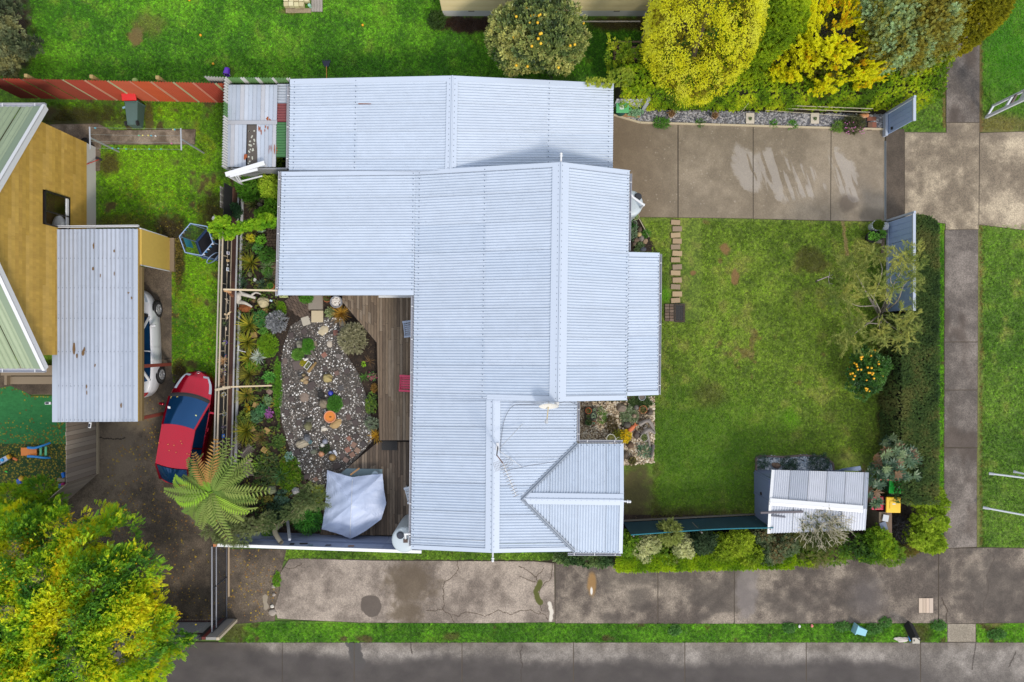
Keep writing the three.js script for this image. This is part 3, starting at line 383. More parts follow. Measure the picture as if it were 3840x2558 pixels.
  const wm = M([226, 226, 224], { roughness: 0.7 }), wall = (x0, x1, z0, z1, h) => B(x0, x1, 0, h, z0, z1);
  part('wall', [wall(-8.05, -3.2, -5.9, -1.85, 2.24), wall(-3.199, 4.0, -5.85, 1.85, 2.5), wall(-3.195, 2.0, 1.851, 7.25, 2.46), wall(2.001, 3.75, 3.95, 7.3, 2.4), wall(3.999, 5.0, -2.95, 1.8, 2.32)], wm, t);
  const gableN = new THREE.Shape([new THREE.Vector2(-3.3, 2.48), new THREE.Vector2(4.0, 2.48), new THREE.Vector2(1.7, 3.45)]);
  for (const gz0 of [-5.96, 1.86]) part('gable_wall', new THREE.ExtrudeGeometry(gableN, { depth: 0.1, bevelEnabled: false }).translate(0, 0, gz0), wm, t);
  part('gable_wall', [prism([[3.6, 4.0], [3.72, 4.0], [3.72, 7.25], [3.6, 7.25]], 2.3, 2.44), new THREE.ExtrudeGeometry(new THREE.Shape([new THREE.Vector2(-7.2, 2.44), new THREE.Vector2(-4.0, 2.44), new THREE.Vector2(-5.6, 2.8)]), { depth: 0.1, bevelEnabled: false }).rotateY(PI / 2).translate(3.62, 0, 0)], wm, t);
  const sill = part('window', B(-5.05, -3.6, 0.9, 2.0, -1.86, -1.78), M([60, 66, 74], { roughness: 0.1 }), t); part('sill', B(-5.1, -3.55, 0.84, 0.9, -1.86, -1.66), WHITE, sill);
  part('door_step', B(5.3, 5.8, 0, 0.2, -0.85, 0.45), M([150, 140, 124]), t); part('window', B(5.0, 5.3, 0.7, 0.78, -1.05, -0.85), WHITE, t);
  part('window', B(5.0, 5.4, 0.7, 0.76, 0.55, 0.68), WHITE, t);
}
{ // garage
  const t = thing('garage', 'long grey-blue corrugated gable roofed garage beside the lawn, behind the house', 'garage');
  const rN = P(1697, 285, 2.77), rS = P(1690, 640, 2.77), wN = P(1088, 298, 2.2), wS = P(1083, 640, 2.2), eN = P(2301, 314, 2.2), eS = P(2298, 636, 2.2);
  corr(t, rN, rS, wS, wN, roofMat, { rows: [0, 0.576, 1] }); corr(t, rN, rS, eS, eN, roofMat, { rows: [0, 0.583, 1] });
  cap(t, rN, rS, [slope(rN, wN, 0.2), slope(rN, eN, 0.2)], [slope(rS, wS, 0.2), slope(rS, eS, 0.2)], 0.03);
  for (const [a, b] of [[wN, rN], [rN, eN]]) part('barge_flashing', [plate([a, b, b.clone().add(V(0, 0, 0.19)), a.clone().add(V(0, 0, 0.19))].map((p) => p.clone().add(V(0, 0.022, 0)))), bar(a.clone().sub(V(0, 0.08, 0)), b.clone().sub(V(0, 0.08, 0)), 0.02, 0.2)], FLASH, t);
  gutter(t, P(1081, 322, 2.14), P(1077, 630, 2.14)); part('rust_patch', plate([P(1344, 388, 2.45), P(1344, 391, 2.45), P(1392, 391, 2.48), P(1392, 389, 2.48)].map((p) => p.add(V(0, 0.012, 0))), 0.002), M([150, 92, 62]), t);
  part('wall', [B(-7.75, 3.4, 0, 2.1, -9.2, -9.1), B(-7.75, -7.65, 0, 2.1, -9.098, -6.3), B(3.3, 3.4, 0, 2.1, -9.098, -6.3), B(-7.75, 3.4, 0, 2.1, -6.298, -6.2)], M([200, 206, 214]), t);
}
{ // lean-to patched from odd sheets
  const t = thing('lean_to_shed', 'patched rusty lean-to shed of odd grey, maroon and green sheets beside the garage', 'shed');
  const h = 1.9, pan = (a) => (a % 1 < 0.12 || a % 1 > 0.88 ? 0.02 : 0), tones = [[188, 198, 214], [178, 188, 204], [198, 206, 220], [184, 192, 206], [192, 194, 202]].map((c) => steel(c));
  const rows = [[[857, 318, 1042, 452], 0], [[852, 466, 926, 626], 1], [[964, 466, 1038, 626], 2]];
  for (const [[x0, y0, x1, y1], k] of rows) corr(t, P(x0, y0, h + (k ? 0 : 0.06)), P(x1, y0, h + (k ? 0 : 0.06)), P(x1 - 3, y1, h - (k ? 0.06 : 0)), P(x0 - 3, y1, h - (k ? 0.06 : 0)), (i) => tones[(i * 3 + k) % 5], { per: 1, pitch: 0.15, seg: 8, profile: pan });
  part('joint_flashing', B(P(850, 0, h).x, P(1040, 0, h).x, h + 0.02, h + 0.035, P(0, 453, h).z, P(0, 467, h).z), M([176, 178, 186]), t);
  part('board_panel', B(P(927, 0, h).x, P(963, 0, h).x, h - 0.04, h - 0.01, P(0, 468, h).z, P(0, 624, h).z), M([88, 80, 74]), t, 'dark weathered board with lichen spots');
  const r = rng(12); part('lichen', Array.from({ length: 26 }, () => new THREE.CylinderGeometry(rr(0.012, 0.035, r), 0.03, 0.006, 7).translate(P(rr(930, 960, r), 0, h).x, h - 0.007, P(0, rr(490, 622, r), h).z)), M([198, 200, 186]), t);
  const rib = (x0, y0, x1, y1, m) => corr(t, P(x1, y0, h + 0.05), P(x1, y1, h + 0.05), P(x0, y1, h), P(x0, y0, h), m, { per: 99 });
  rib(1040, 316, 1086, 388, steel([186, 194, 206])); rib(1038, 389, 1085, 458, steel([138, 74, 76])); rib(1036, 460, 1084, 590, steel([74, 128, 78]));
  const rust = M([158, 84, 46], { roughness: 0.95 });
  const rs = (x, y, w, l, s, n) => { const q = rng(s), a = []; for (let i = 0; i < n; i++) a.push(stone(w * rr(0.4, 1, q), 0.004, l * rr(0.4, 1, q), s + i, 1, 0.5).translate(P(x + rr(-8, 8, q), 0, h).x, h + 0.012, P(0, y + rr(-8, 8, q), h).z)); part('rust_patch', a, rust, t); };
  rs(1008, 447, 0.07, 0.06, 1, 6); rs(920, 590, 0.03, 0.16, 2, 3); rs(975, 490, 0.025, 0.14, 3, 4); rs(1000, 482, 0.03, 0.08, 4, 3); rs(1034, 560, 0.02, 0.2, 5, 3); rs(1040, 400, 0.02, 0.1, 6, 3); rs(850, 452, 0.06, 0.04, 7, 3); rs(1012, 560, 0.012, 0.2, 8, 3);
  part('wall', [B(-10.35, -8.3, 0, 1.8, -6.4, -6.34), B(-10.35, -10.3, 0, 1.8, -9.3, -6.401), B(-8.35, -8.3, 0, 1.8, -9.3, -6.401)], M([150, 152, 156]), t);
}
{ // neighbour's mustard house on the left
  const t = thing('weatherboard_house', 'mustard yellow weatherboard house with green roof and white barge boards, cut by the left edge', 'house');
  const X = -16.45, zc = -3.58, hw = 4.08, eave = 3.47, top = 6.25, f = 0.65;
  const half = (y) => (y <= eave ? hw : hw * (top - y) / (top - eave)), tones = [[214, 178, 84], [220, 184, 92], [207, 171, 77], [211, 174, 84], [222, 186, 98]].map((c) => M(c, { map: DIRT, roughness: 0.8 }));
  const wall = part('wall', [B(X - 0.3, X - 0.03, 0, f, zc - hw, zc + hw), new THREE.ExtrudeGeometry(new THREE.Shape([[-hw, f], [hw, f], [hw, eave], [0, top], [-hw, eave]].map(([a, b]) => new THREE.Vector2(a, b)), ), { depth: 0.1, bevelEnabled: false }).rotateY(PI / 2).translate(X - 0.75, 0, zc), B(-27, X - 0.76, 0, eave, zc - hw, zc + hw)], M([120, 92, 40]), t);
  const e = 0.165;
  const wz = [-5.32, -4.1], wy = [1.65, 3.0];
  for (let i = 0, y = f; y < top - 0.1; y += e, i++) {
    const L = half(y + e * 0.7), segs = [[zc - L, zc + L]];
    if (y + e > wy[0] && y < wy[1]) segs.splice(0, 1, [zc - L, wz[0]], [wz[1], zc + L]);
    for (const [a, b] of segs) { const cut = a + (b - a) * hash(i, 7), g = (p, q) => plate([V(X + 0.006, y - 0.012, p), V(X + 0.006, y - 0.012, q), V(X - 0.014, y + e - 0.004, q), V(X - 0.014, y + e - 0.004, p)], 0.018); const uvz = (q) => { const p = q.attributes.position, u = []; for (let k = 0; k < p.count; k++) u.push(p.getZ(k) * 0.9, p.getY(k) * 0.13 + i * 0.07); q.setAttribute('uv', new THREE.Float32BufferAttribute(u, 2)); return q; }; part('weatherboard', uvz(g(a, cut - 0.002)), tones[(i * 3) % 5], wall); part('weatherboard', uvz(g(cut + 0.002, b)), tones[(i * 3 + 2) % 5], wall); }
  }
  part('foundation', B(X - 0.1, X - 0.005, 0, f - 0.012, zc - hw, zc + hw), M([214, 212, 208]), t);
  // window with a room behind it
  const w = part('window', [[wy[0], wy[0] + 0.05, wz[0], wz[1]], [wy[1] - 0.05, wy[1], wz[0], wz[1]], [wy[0], wy[1], wz[0], wz[0] + 0.05], [wy[0], wy[1], wz[1] - 0.05, wz[1]], [wy[0], wy[1], -4.62, -4.58]].map(([a, b, c, d], i) => B(X - 0.03, X + 0.045 + i * 0.001, a, b, c, d)), M([44, 40, 40], { roughness: 0.4 }), t);
  part('sill', B(X - 0.02, X + 0.02, 1.7, 1.82, wz[0] + 0.06, wz[1] - 0.06), WHITE, w);
  part('pane', B(X - 0.012, X - 0.008, wy[0] + 0.05, wy[1] - 0.05, wz[0] + 0.05, wz[1] - 0.05), new THREE.MeshPhysicalMaterial({ transmission: 1, thickness: 0, roughness: 0.02 }), w);
  part('blind', B(X - 0.62, X - 0.6, wy[0] - 0.1, wy[1], wz[0] - 0.2, wz[1] + 0.2), M([104, 66, 40]), w); part('basin', new THREE.SphereGeometry(0.5, 20, 12).scale(0.5, 0.35, 0.8).translate(X - 0.32, 1.72, -4.25), M([236, 236, 236], { roughness: 0.2 }), w);
  // roof
  const GREEN = [steel([166, 182, 150]), steel([160, 176, 142]), steel([172, 186, 156])], ov = 0.3, xr = X + 0.22, ridgeY = top + 0.15, ez = hw + 0.45, ey = eave - 0.1;
  const roof = new THREE.Group(); roof.name = 'roof'; t.add(roof);
  for (const s of [-1, 1]) {
    corr(roof, V(xr, ridgeY, zc), V(-27, ridgeY, zc), V(-27, ey, zc + s * ez), V(xr, ey, zc + s * ez), (i) => GREEN[i % 3], { pitch: 0.19, per: 4, amp: 0.02 });
    part('barge_board', [bar(V(xr + 0.03, ridgeY - 0.06, zc), V(xr + 0.03, ey - 0.06, zc + s * (ez + 0.02)), 0.1, 0.22), plate([V(xr - 0.06, ridgeY + 0.035, zc), V(xr + 0.08, ridgeY + 0.035, zc), V(xr + 0.08, ey + 0.035, zc + s * ez), V(xr - 0.06, ey + 0.035, zc + s * ez)])], WHITE, roof);
    part('verge_flashing', plate([V(xr - 0.3, ridgeY + 0.03, zc), V(xr - 0.07, ridgeY + 0.03, zc), V(xr - 0.07, ey + 0.03, zc + s * ez), V(xr - 0.3, ey + 0.03, zc + s * ez)]), M([138, 156, 132]), roof);
    gutter(t, V(xr + 0.05, ey, zc + s * (ez + 0.07)), V(-27, ey, zc + s * (ez + 0.07)), 0.12);
  }
  part('steps', [B(-20, -17.6, 0.25, 0.3, 0.95, 1.35), B(-20, -17.6, 0.02, 0.07, 1.4, 1.7), B(-17.7, -17.6, 0, 0.5, 0.9, 1.72), B(-19.9, -19.8, 0, 0.25, 0.9, 1.72)], M([150, 134, 112]), t);
}
{ // carport
  const t = thing('carport', 'flat grey corrugated carport over a white car beside the mustard house', 'carport');
  const h = 2.3, m = [steel([182, 191, 208]), steel([176, 186, 204]), steel([186, 195, 212]), steel([172, 182, 200])];
  corr(t, P(215, 860, h + 0.03), P(516, 858, h + 0.03), P(516, 1581, h), P(215, 1583, h), (i) => m[(i * 5) % 4], { pitch: 0.155, per: 5, amp: 0.014, seg: 8 });
  part('side_flashing', [plate([P(196, 860, h + 0.04), P(217, 860, h + 0.04), P(217, 1583, h + 0.02), P(196, 1583, h + 0.02)]), plate([P(503, 860, h + 0.045), P(517, 860, h + 0.045), P(517, 1581, h + 0.025), P(503, 1581, h + 0.025)])], M([182, 192, 208], { roughness: 0.5 }), t);
  part('gutter', [bar(P(208, 853, h), P(520, 850, h), 0.02, 0.1), bar(P(208, 848, h), P(520, 845, h), 0.02, 0.1), bar(P(208, 850, h - 0.05), P(520, 847, h - 0.05), 0.06, 0.01)], WHITE, t);
  part('fascia', bar(P(521, 858, h - 0.1), P(521, 1578, h - 0.1), 0.05, 0.2), M([190, 156, 76]), t);
  const wallM = M([224, 190, 92], { map: STAIN }); part('end_wall', B(-13.55, -13.47, 0.12, h - 0.12, -4.06, -2.78), wallM, t); part('end_wall', B(-16.3, -13.56, 0.12, h - 0.12, -4.06, -3.98), wallM, t); part('footing', B(-13.6, -13.3, 0, 0.14, -4.06, -2.74), M([140, 122, 98]), t); part('coping', [bar(V(-13.5, h - 0.08, -4.09), V(-13.5, 0.3, -4.06), 0.05, 0.04), bar(V(-13.48, h - 0.1, -2.76), V(-13.48, 0.14, -2.75), 0.03, 0.03)], WHITE, t);
  part('post', B(-13.55, -13.46, 0, h - 0.1, 0.86, 0.98), M([140, 62, 46]), t); part('post', B(-13.55, -13.46, 0, h - 0.1, 2.75, 2.87), M([140, 62, 46]), t); part('beam', B(-13.52, -13.42, h - 0.2, h - 0.06, -2.7, 2.9), M([120, 100, 60]), t);
  const r = rng(4), rust = [[280, 1310, 5, 22], [290, 1335, 4, 8], [313, 1322, 6, 12], [318, 1310, 3, 8], [353, 922, 3, 12], [351, 1008, 4, 6], [430, 942, 3, 6], [430, 1026, 2, 8], [378, 1034, 2, 7], [485, 1060, 2, 6], [326, 1450, 3, 8], [327, 1472, 2, 8], [456, 1520, 3, 8], [358, 1370, 3, 6], [495, 1118, 3, 5], [484, 1098, 4, 4]];
  part('rust_patch', rust.map(([x, y, a, b], i) => stone(a * 0.0095, 0.006, b * 0.0095, i + 5, 1, 0.6).translate(P(x, y, h).x, h + 0.035, P(x, y, h).z)), M([120, 92, 60], { roughness: 0.95 }), t);
  part('screw_and_shade_dots', [969, 1080, 1194, 1319, 1447, 1575].flatMap((y) => Array.from({ length: 20 }, (_, i) => new THREE.CylinderGeometry(0.012, 0.012, 0.01, 6).translate(P(222 + i * 14.9, y, h).x, h + 0.045, P(0, y, h).z))), M([96, 98, 108]), t);
}
{ // cream house over the north lawn
  const t = thing('weatherboard_house', 'cream weatherboard house wall with white foundation band at the top edge of the photo', 'house');
  const z = -12.84, x0 = -2.72, x1 = 5.27, f = 0.5, cm = [[240, 224, 172], [244, 228, 178], [237, 220, 168]].map((c) => M(c, { roughness: 0.75 }));
  const wall = part('wall', [B(x0 + 0.05, x1 - 0.05, 0, 3.0, -20, z - 0.06)], M([220, 206, 160]), t);
  for (let i = 0, y = f; y < 3; y += 0.15, i++) { part('weatherboard', plate([V(x0, y, z), V(x1, y, z), V(x1, y + 0.15, z - 0.03), V(x0, y + 0.15, z - 0.03)], 0.015), cm[i % 3], wall); part('weatherboard', plate([V(x1, y, z), V(x1, y, -20), V(x1 - 0.03, y + 0.15, -20), V(x1 - 0.03, y + 0.15, z)], 0.015), cm[(i + 1) % 3], wall); part('weatherboard', plate([V(x0, y, z), V(x0, y, -20), V(x0 + 0.03, y + 0.15, -20), V(x0 + 0.03, y + 0.15, z)], 0.015), cm[(i + 2) % 3], wall); }
  part('foundation', B(x0 + 0.01, x1 - 0.01, 0, f - 0.015, z - 0.05, z - 0.012), M([226, 228, 226]), t);
  for (const px of [1770, 2168, 2307]) part('vent', B(gx(px) - 0.12, gx(px) + 0.12, f - 0.14, f - 0.05, z - 0.03, z - 0.006), M([150, 148, 142]), t);
  part('roof', [plate([V(x0 - 0.4, 2.95, z - 0.2), V(x1 + 0.4, 2.95, z - 0.2), V(x1 + 0.4, 4.6, -17), V(x0 - 0.4, 4.6, -17)], 0.05)], steel([180, 180, 176]), t);
  part('mowing_strip', B(gx(2150), gx(2400), 0.0, 0.05, gz(80), gz(84)), M([214, 204, 186]), t);
}
{ // garden shed
  const t = thing('garden_shed', 'small white corrugated roof garden shed with blue-grey door beside the hedge', 'shed');
  const eN = 1.72, rid = 2.02, x = (px, h) => P(px, 0, h).x, z = (py, h) => P(0, py, h).z, m = [steel([226, 230, 240]), steel([220, 225, 236]), steel([231, 234, 243]), steel([206, 212, 224])];
  const rW = P(2886, 1880, rid), rE = P(3250, 1908, rid), nWc = P(2896, 1762, eN), nEc = P(3257, 1772, eN), sWc = P(2880, 2000, eN), sEc = P(3244, 1988, eN);
  corr(t, rW, rE, nEc, nWc, (i) => m[(i * 3) % 4], { per: 9, pitch: 0.0762 }); corr(t, rW, rE, sEc, sWc, (i) => m[(i * 3 + 1) % 4], { per: 9 });
  part('ridge_cap', [plate([rW.clone().add(V(0, 0.03, -0.12)), rE.clone().add(V(-0.15, 0.03, -0.12)), rE.clone().add(V(-0.15, 0.05, 0.02)), rW.clone().add(V(0, 0.05, 0.02))]), plate([rW.clone().add(V(0, 0.05, 0.02)), rE.clone().add(V(-0.15, 0.05, 0.02)), rE.clone().add(V(-0.15, 0.02, 0.14)), rW.clone().add(V(0, 0.02, 0.14))])], WHITE, t);
  part('barge_flashing', [bar(nWc.clone().add(V(0.02, 0.02, 0)), rW.clone().add(V(0.02, 0.03, 0)), 0.1, 0.02), bar(rW.clone().add(V(0.02, 0.03, 0)), sWc.clone().add(V(0.02, 0.02, 0)), 0.1, 0.02)], WHITE, t);
  const wx = gx(2831), bm = M([122, 136, 170], { roughness: 0.6 }); part('wall', [B(wx, 13.0, 0, 1.66, 5.1, 5.15), B(wx, 13.0, 0, 1.66, 6.95, 7.0), B(12.95, 13.0, 0, 1.66, 5.151, 6.949), new THREE.ExtrudeGeometry(new THREE.Shape([[-7.0, 0], [-5.1, 0], [-5.1, 1.7], [-5.9, 1.95], [-7.0, 1.66]].map(([a, b]) => new THREE.Vector2(a, b))), { depth: 0.05, bevelEnabled: false }).rotateY(PI / 2).translate(wx - 0.02, 0, 0)], bm, t);
  const d = part('door', B(wx - 0.05, wx - 0.02, 0.05, 1.55, 5.25, 5.95), M([116, 130, 164], { roughness: 0.6 }), t); part('door_frame', [B(wx - 0.055, wx - 0.022, 0.02, 1.62, 5.96, 6.02), B(wx - 0.055, wx - 0.022, 0.02, 1.62, 5.18, 5.24), B(wx - 0.055, wx - 0.022, 1.56, 1.62, 5.241, 5.959)], bm, d); part('handle', B(wx - 0.09, wx - 0.05, 0.8, 0.9, 5.8, 5.9), DARK, d);
  part('rust_patch', [[3150, 1890], [3190, 1915], [3145, 1912]].map(([px, py], i) => stone(0.03, 0.006, 0.05, i, 1).translate(P(px, py, 1.9).x, 1.99, P(px, py, 1.9).z)), M([70, 74, 84]), t);
}
// ---------------------------------------------------------------- fences, gates and posts
{ // red corrugated fence
  const t = thing('corrugated_fence', 'long faded red corrugated iron fence with pale streaks at the left', 'fence'), h = 2.1, r = rng(3);
  const a = P(-80, 292, h), b = P(838, 313, h), a0 = V(a.x, 0.02, a.z), b0 = V(b.x, 0.02, b.z), L = a.distanceTo(b);
  const red = [[206, 94, 62], [196, 84, 56], [212, 104, 72], [188, 78, 58], [216, 98, 56]].map((c) => M(c, { map: STAIN })), pale = [[226, 170, 148], [208, 156, 128], [190, 190, 150], [222, 150, 126]].map((c) => M(c, { map: STAIN })), old = [[150, 66, 54], [164, 74, 54], [140, 62, 52]].map((c) => M(c, { map: STAIN }));
  let s = 0, k = 0; while (s < 1) { const wide = k % 2 === 0, w = (wide ? rr(0.62, 0.76, r) : rr(0.06, 0.14, r)) / L, e = Math.min(1, s + w); if (wide || s > 0.33) corr(t, a.clone().lerp(b, s), a.clone().lerp(b, e), b0.clone().sub(a0).multiplyScalar(e).add(a0), b0.clone().sub(a0).multiplyScalar(s).add(a0), wide ? pick(s < 0.3 ? [...old, ...red] : red, r) : pick(pale, r), { name: 'fence_sheet', per: 99, amp: 0.022, pitch: 0.1, flip: true }); s = e; k++; }
  for (const x of [100, 345, 592]) part('post', B(-0.06, 0.06, 0, 2.16, -0.06, 0.06).translate(P(x, 0, h).x, 0, a.z - 0.08 + (x / 918) * 0.12), M([170, 144, 90]), t);
  part('rail', bar(V(a.x, 1.8, a.z - 0.06), V(b.x, 1.8, b.z - 0.06), 0.05, 0.08), M([130, 110, 84]), t);
}
{ // white and green sheets round the lean-to
  const t = thing('corrugated_fence', 'white and green patchwork corrugated fence wrapped round the lean-to', 'fence'), h = 2.3;
  const wm = M([226, 228, 226], { map: STAIN }), gm = M([112, 158, 96], { map: STAIN }), run = (x0, y0, x1, y1, m) => { const a = P(x0, y0, h), b = P(x1, y1, h); corr(t, a, b, V(b.x, 0.02, b.z), V(a.x, 0.02, a.z), m, { name: 'fence_sheet', per: 99, amp: 0.024, pitch: 0.1, flip: true }); };
  run(760, 286, 836, 290, M([196, 198, 196], { map: STAIN })); run(836, 290, 848, 290, wm); run(848, 290, 895, 291, gm); run(895, 291, 914, 291, wm); run(914, 291, 952, 291, gm); run(952, 291, 968, 292, wm); run(968, 292, 1012, 292, gm); run(1012, 292, 1024, 292, wm); run(1024, 292, 1068, 293, gm); run(1068, 293, 1086, 293, wm);
  run(841, 294, 838, 380, wm); run(838, 380, 837, 432, gm); run(837, 432, 832, 628, wm);
}
const RAIL = M([196, 198, 202]), TIMB = M([190, 174, 152]), TIMB2 = M([226, 206, 172]), BLACK = M([30, 30, 34]), BROWN = M([88, 56, 50]), BROWN2 = M([104, 68, 54]);
{ // west boundary fence with its black display trellis
  const t = thing('boundary_fence', 'long brown and grey fence with black panels and pale battens hung with ornaments', 'fence');
  const X = (z) => -10.78 - (z + 2.2) * 0.026, z0 = -5.9, z1 = 4.9, seg = (o, y, w, hh, a = z0, b = z1) => bar(V(X(a) + o, y, a), V(X(b) + o, y, b), w, hh);
  part('base_board', seg(0.05, 0.06, 0.09, 0.06), RAIL, t); part('lower_rail', seg(0, 0.34, 0.05, 0.05), RAIL, t); part('post_row_backing', seg(-0.05, 0.2, 0.02, 0.36), M([60, 44, 40]), t);
  for (let z = z0, i = 0; z < z1; z += 1.2, i++) part('board', seg(-0.03, 0.60, 0.04, 0.40, z, Math.min(z1, z + 1.19)), i % 3 ? BROWN : BROWN2, t);
  part('backing', seg(-0.035, 1.2, 0.012, 0.76), BLACK, t);
  part('top_rail', seg(0.0, 1.66, 0.05, 0.05, -4.05, z1), TIMB, t); part('top_rail', seg(-0.1, 1.68, 0.04, 0.06, -4.05, z1), M([176, 168, 156]), t); part('middle_rail', seg(0.0, 1.2, 0.02, 0.03, -3.9, z1), TIMB, t); part('lower_batten', seg(0.0, 0.86, 0.025, 0.035, -3.9, z1), TIMB, t);
  const r = rng(2); for (let z = -3.85, i = 0; z < z1; z += rr(0.42, 0.75, r), i++) part('batten', B(-0.01, 0.01, i % 2 ? 1.22 : 0.88, i % 2 ? 1.62 : 1.19, -0.016, 0.016).translate(X(z), 0, z), TIMB, t);
  for (let i = 0; i < 9; i++) part('weathered_slat', B(-0.02, 0.0, 1.0, 1.68, 0, 0.07).translate(X(-5.6) - 0.12, 0, -5.75 + i * 0.09), i % 3 ? M([120, 114, 112]) : M([160, 156, 150]), t);
}
{ // timber beams reaching over the garden from the fence
  const a = thing('timber_beam', 'pale timber beam from the fence to the corner of the house gutter', 'beam'); part('beam', bar(P(840, 1086, 1.72), P(1042, 1090, 2.2), 0.06, 0.1), TIMB2, a); part('brace', bar(P(840, 1090, 1.68), P(866, 1096, 1.5), 0.07, 0.09), M([196, 150, 104]), a); part('brace', bar(P(850, 1088, 1.6), P(872, 1112, 1.0), 0.08, 0.06), M([150, 96, 66]), a);
  const b = thing('timber_beam', 'pale timber beam sloping from the fence down into the garden soil', 'beam'); part('beam', bar(P(835, 1452, 1.75), P(1018, 1446, 0.12), 0.055, 0.08), TIMB2, b); part('crosspiece', bar(P(807, 1463, 1.74), P(864, 1452, 1.7), 0.09, 0.07), M([190, 174, 148]), b);
  const c = thing('timber_arch', 'white painted timber arch over the path beside the lean-to', 'arch'); part('beam', bar(P(846, 655, 2.1), P(992, 611, 2.1), 0.16, 0.05), WHITE, c); part('beam', bar(P(862, 661, 2.08), P(966, 635, 2.08), 0.09, 0.04), WHITE, c); part('rail', bar(P(896, 682, 1.6), P(984, 660, 1.6), 0.045, 0.045), WHITE, c); part('post', bar(P(884, 662, 2.05), P(899, 683, 1.6), 0.04, 0.04), WHITE, c); part('post', bar(P(892, 660, 2.05), P(904, 680, 1.6), 0.04, 0.04), WHITE, c); part('post', B(-0.04, 0.04, 0, 2.05, -0.04, 0.04).translate(P(850, 655, 2.1).x, 0, P(850, 655, 2.1).z), WHITE, c); part('post', B(-0.04, 0.04, 0, 2.05, -0.04, 0.04).translate(P(985, 613, 2.1).x, 0, P(985, 613, 2.1).z), WHITE, c);
}
{ // south fence with the white cap
  const t = thing('panel_fence', 'low lilac-grey panel fence with a white capping along the shared drive', 'fence'), pm = [M([150, 164, 200], { roughness: 0.7 }), M([158, 172, 206], { roughness: 0.7 })];
  const Zf = (x) => 7.53 + (x + 10.9) * 0.033, x0 = -10.9, x1 = -3.35, seg = (o, y, w, h, a = x0, b = x1) => bar(V(a, y, Zf(a) + o), V(b, y, Zf(b) + o), w, h);
  for (let x = x0, i = 0; x < x1; x += 1.52, i++) { const e = Math.min(x1, x + 1.51); part('panel', seg(0, 1.42, 0.03, 0.6, x, e), pm[i % 2], t); part('panel', seg(0, 0.56, 0.03, 1.08, x, e), pm[(i + 1) % 2], t); }
  part('middle_rail', seg(-0.03, 1.1, 0.06, 0.05), M([110, 124, 156]), t); part('capping', seg(0.02, 1.745, 0.11, 0.05), M([246, 248, 250], { roughness: 0.4 }), t);
  part('post', B(-0.05, 0.05, 0, 1.85, -0.05, 0.05).translate(x0 - 0.06, 0, Zf(x0)), M([206, 130, 84]), t); for (const x of [1096, 1448]) part('bracket', B(-0.05, 0.05, 1.5, 1.7, 0.03, 0.1).translate(P(x, 0, 1.7).x, 0, Zf(P(x, 0, 1.7).x)), M([150, 152, 160]), t);
  const orn = (n, lab, px, y, w, hh, c) => { const x = P(px, 0, y).x; solo(n, lab, 'ornament', [RB(w, hh, 0.03, 0.01).translate(x, y, Zf(x) - 0.04), RB(w * 0.4, hh * 0.7, 0.04, 0.01).translate(x - w * 0.4, y + hh * 0.3, Zf(x) - 0.045)], M(c)); };
  orn('cat_ornament', 'small black cat ornament on the lilac fence, left of the two', 1096, 1.5, 0.14, 0.12, [26, 26, 30]); orn('cat_ornament', 'black and white cat ornament on the lilac fence, the longer one', 1140, 1.4, 0.26, 0.1, [30, 30, 34]); orn('wall_plaque', 'small teal plaque on the lilac fence', 1165, 1.58, 0.16, 0.07, [96, 128, 140]); orn('lizard_ornament', 'small grey lizard ornament on the lilac fence', 1232, 1.5, 0.18, 0.12, [84, 90, 110]); orn('picture_frame', 'small rusty square frame on the lilac fence near the tank', 1318, 1.5, 0.2, 0.1, [150, 120, 110]);
}
{ // chain link gate
  const t = thing('chain_link_gate', 'black wire mesh double gate across the neighbour\'s drive', 'gate'), x = -11.27, z0 = 7.72, z1 = 10.93, h = 1.37, gm = M([150, 152, 162], { roughness: 0.5 }), wires = [];
  for (const y of [0.05, 1.0, h]) part('rail', rod(V(x, y, z0), V(x, y, z1), 0.028, 0.028), y > 0.9 ? gm : M([90, 92, 100]), t); for (const z of [z0, (z0 + z1) / 2, z1]) part('post', rod(V(x, 0, z), V(x, h, z), 0.03, 0.03), M([60, 62, 68]), t);
  for (let z = z0 - h; z < z1; z += 0.075) for (const s of [0, 1]) { const a = Math.max(z0, z), b = Math.min(z1, z + h), ya = a - z, yb = b - z; wires.push(rod(V(x + s * 0.006, s ? h - ya : ya, a), V(x + s * 0.006, s ? h - yb : yb, b), 0.004, 0.004, 3)); }
  const w = part('wire_mesh', wires, M([70, 70, 76], { roughness: 0.6 }), t); w.userData.kind = 'stuff';
  solo('concrete_strip', 'pale narrow concrete edge beside the wire gate', 'edging', B(gx(857), gx(862), 0, 0.06, gz(2050), gz(2236)), M([190, 168, 140]));
}
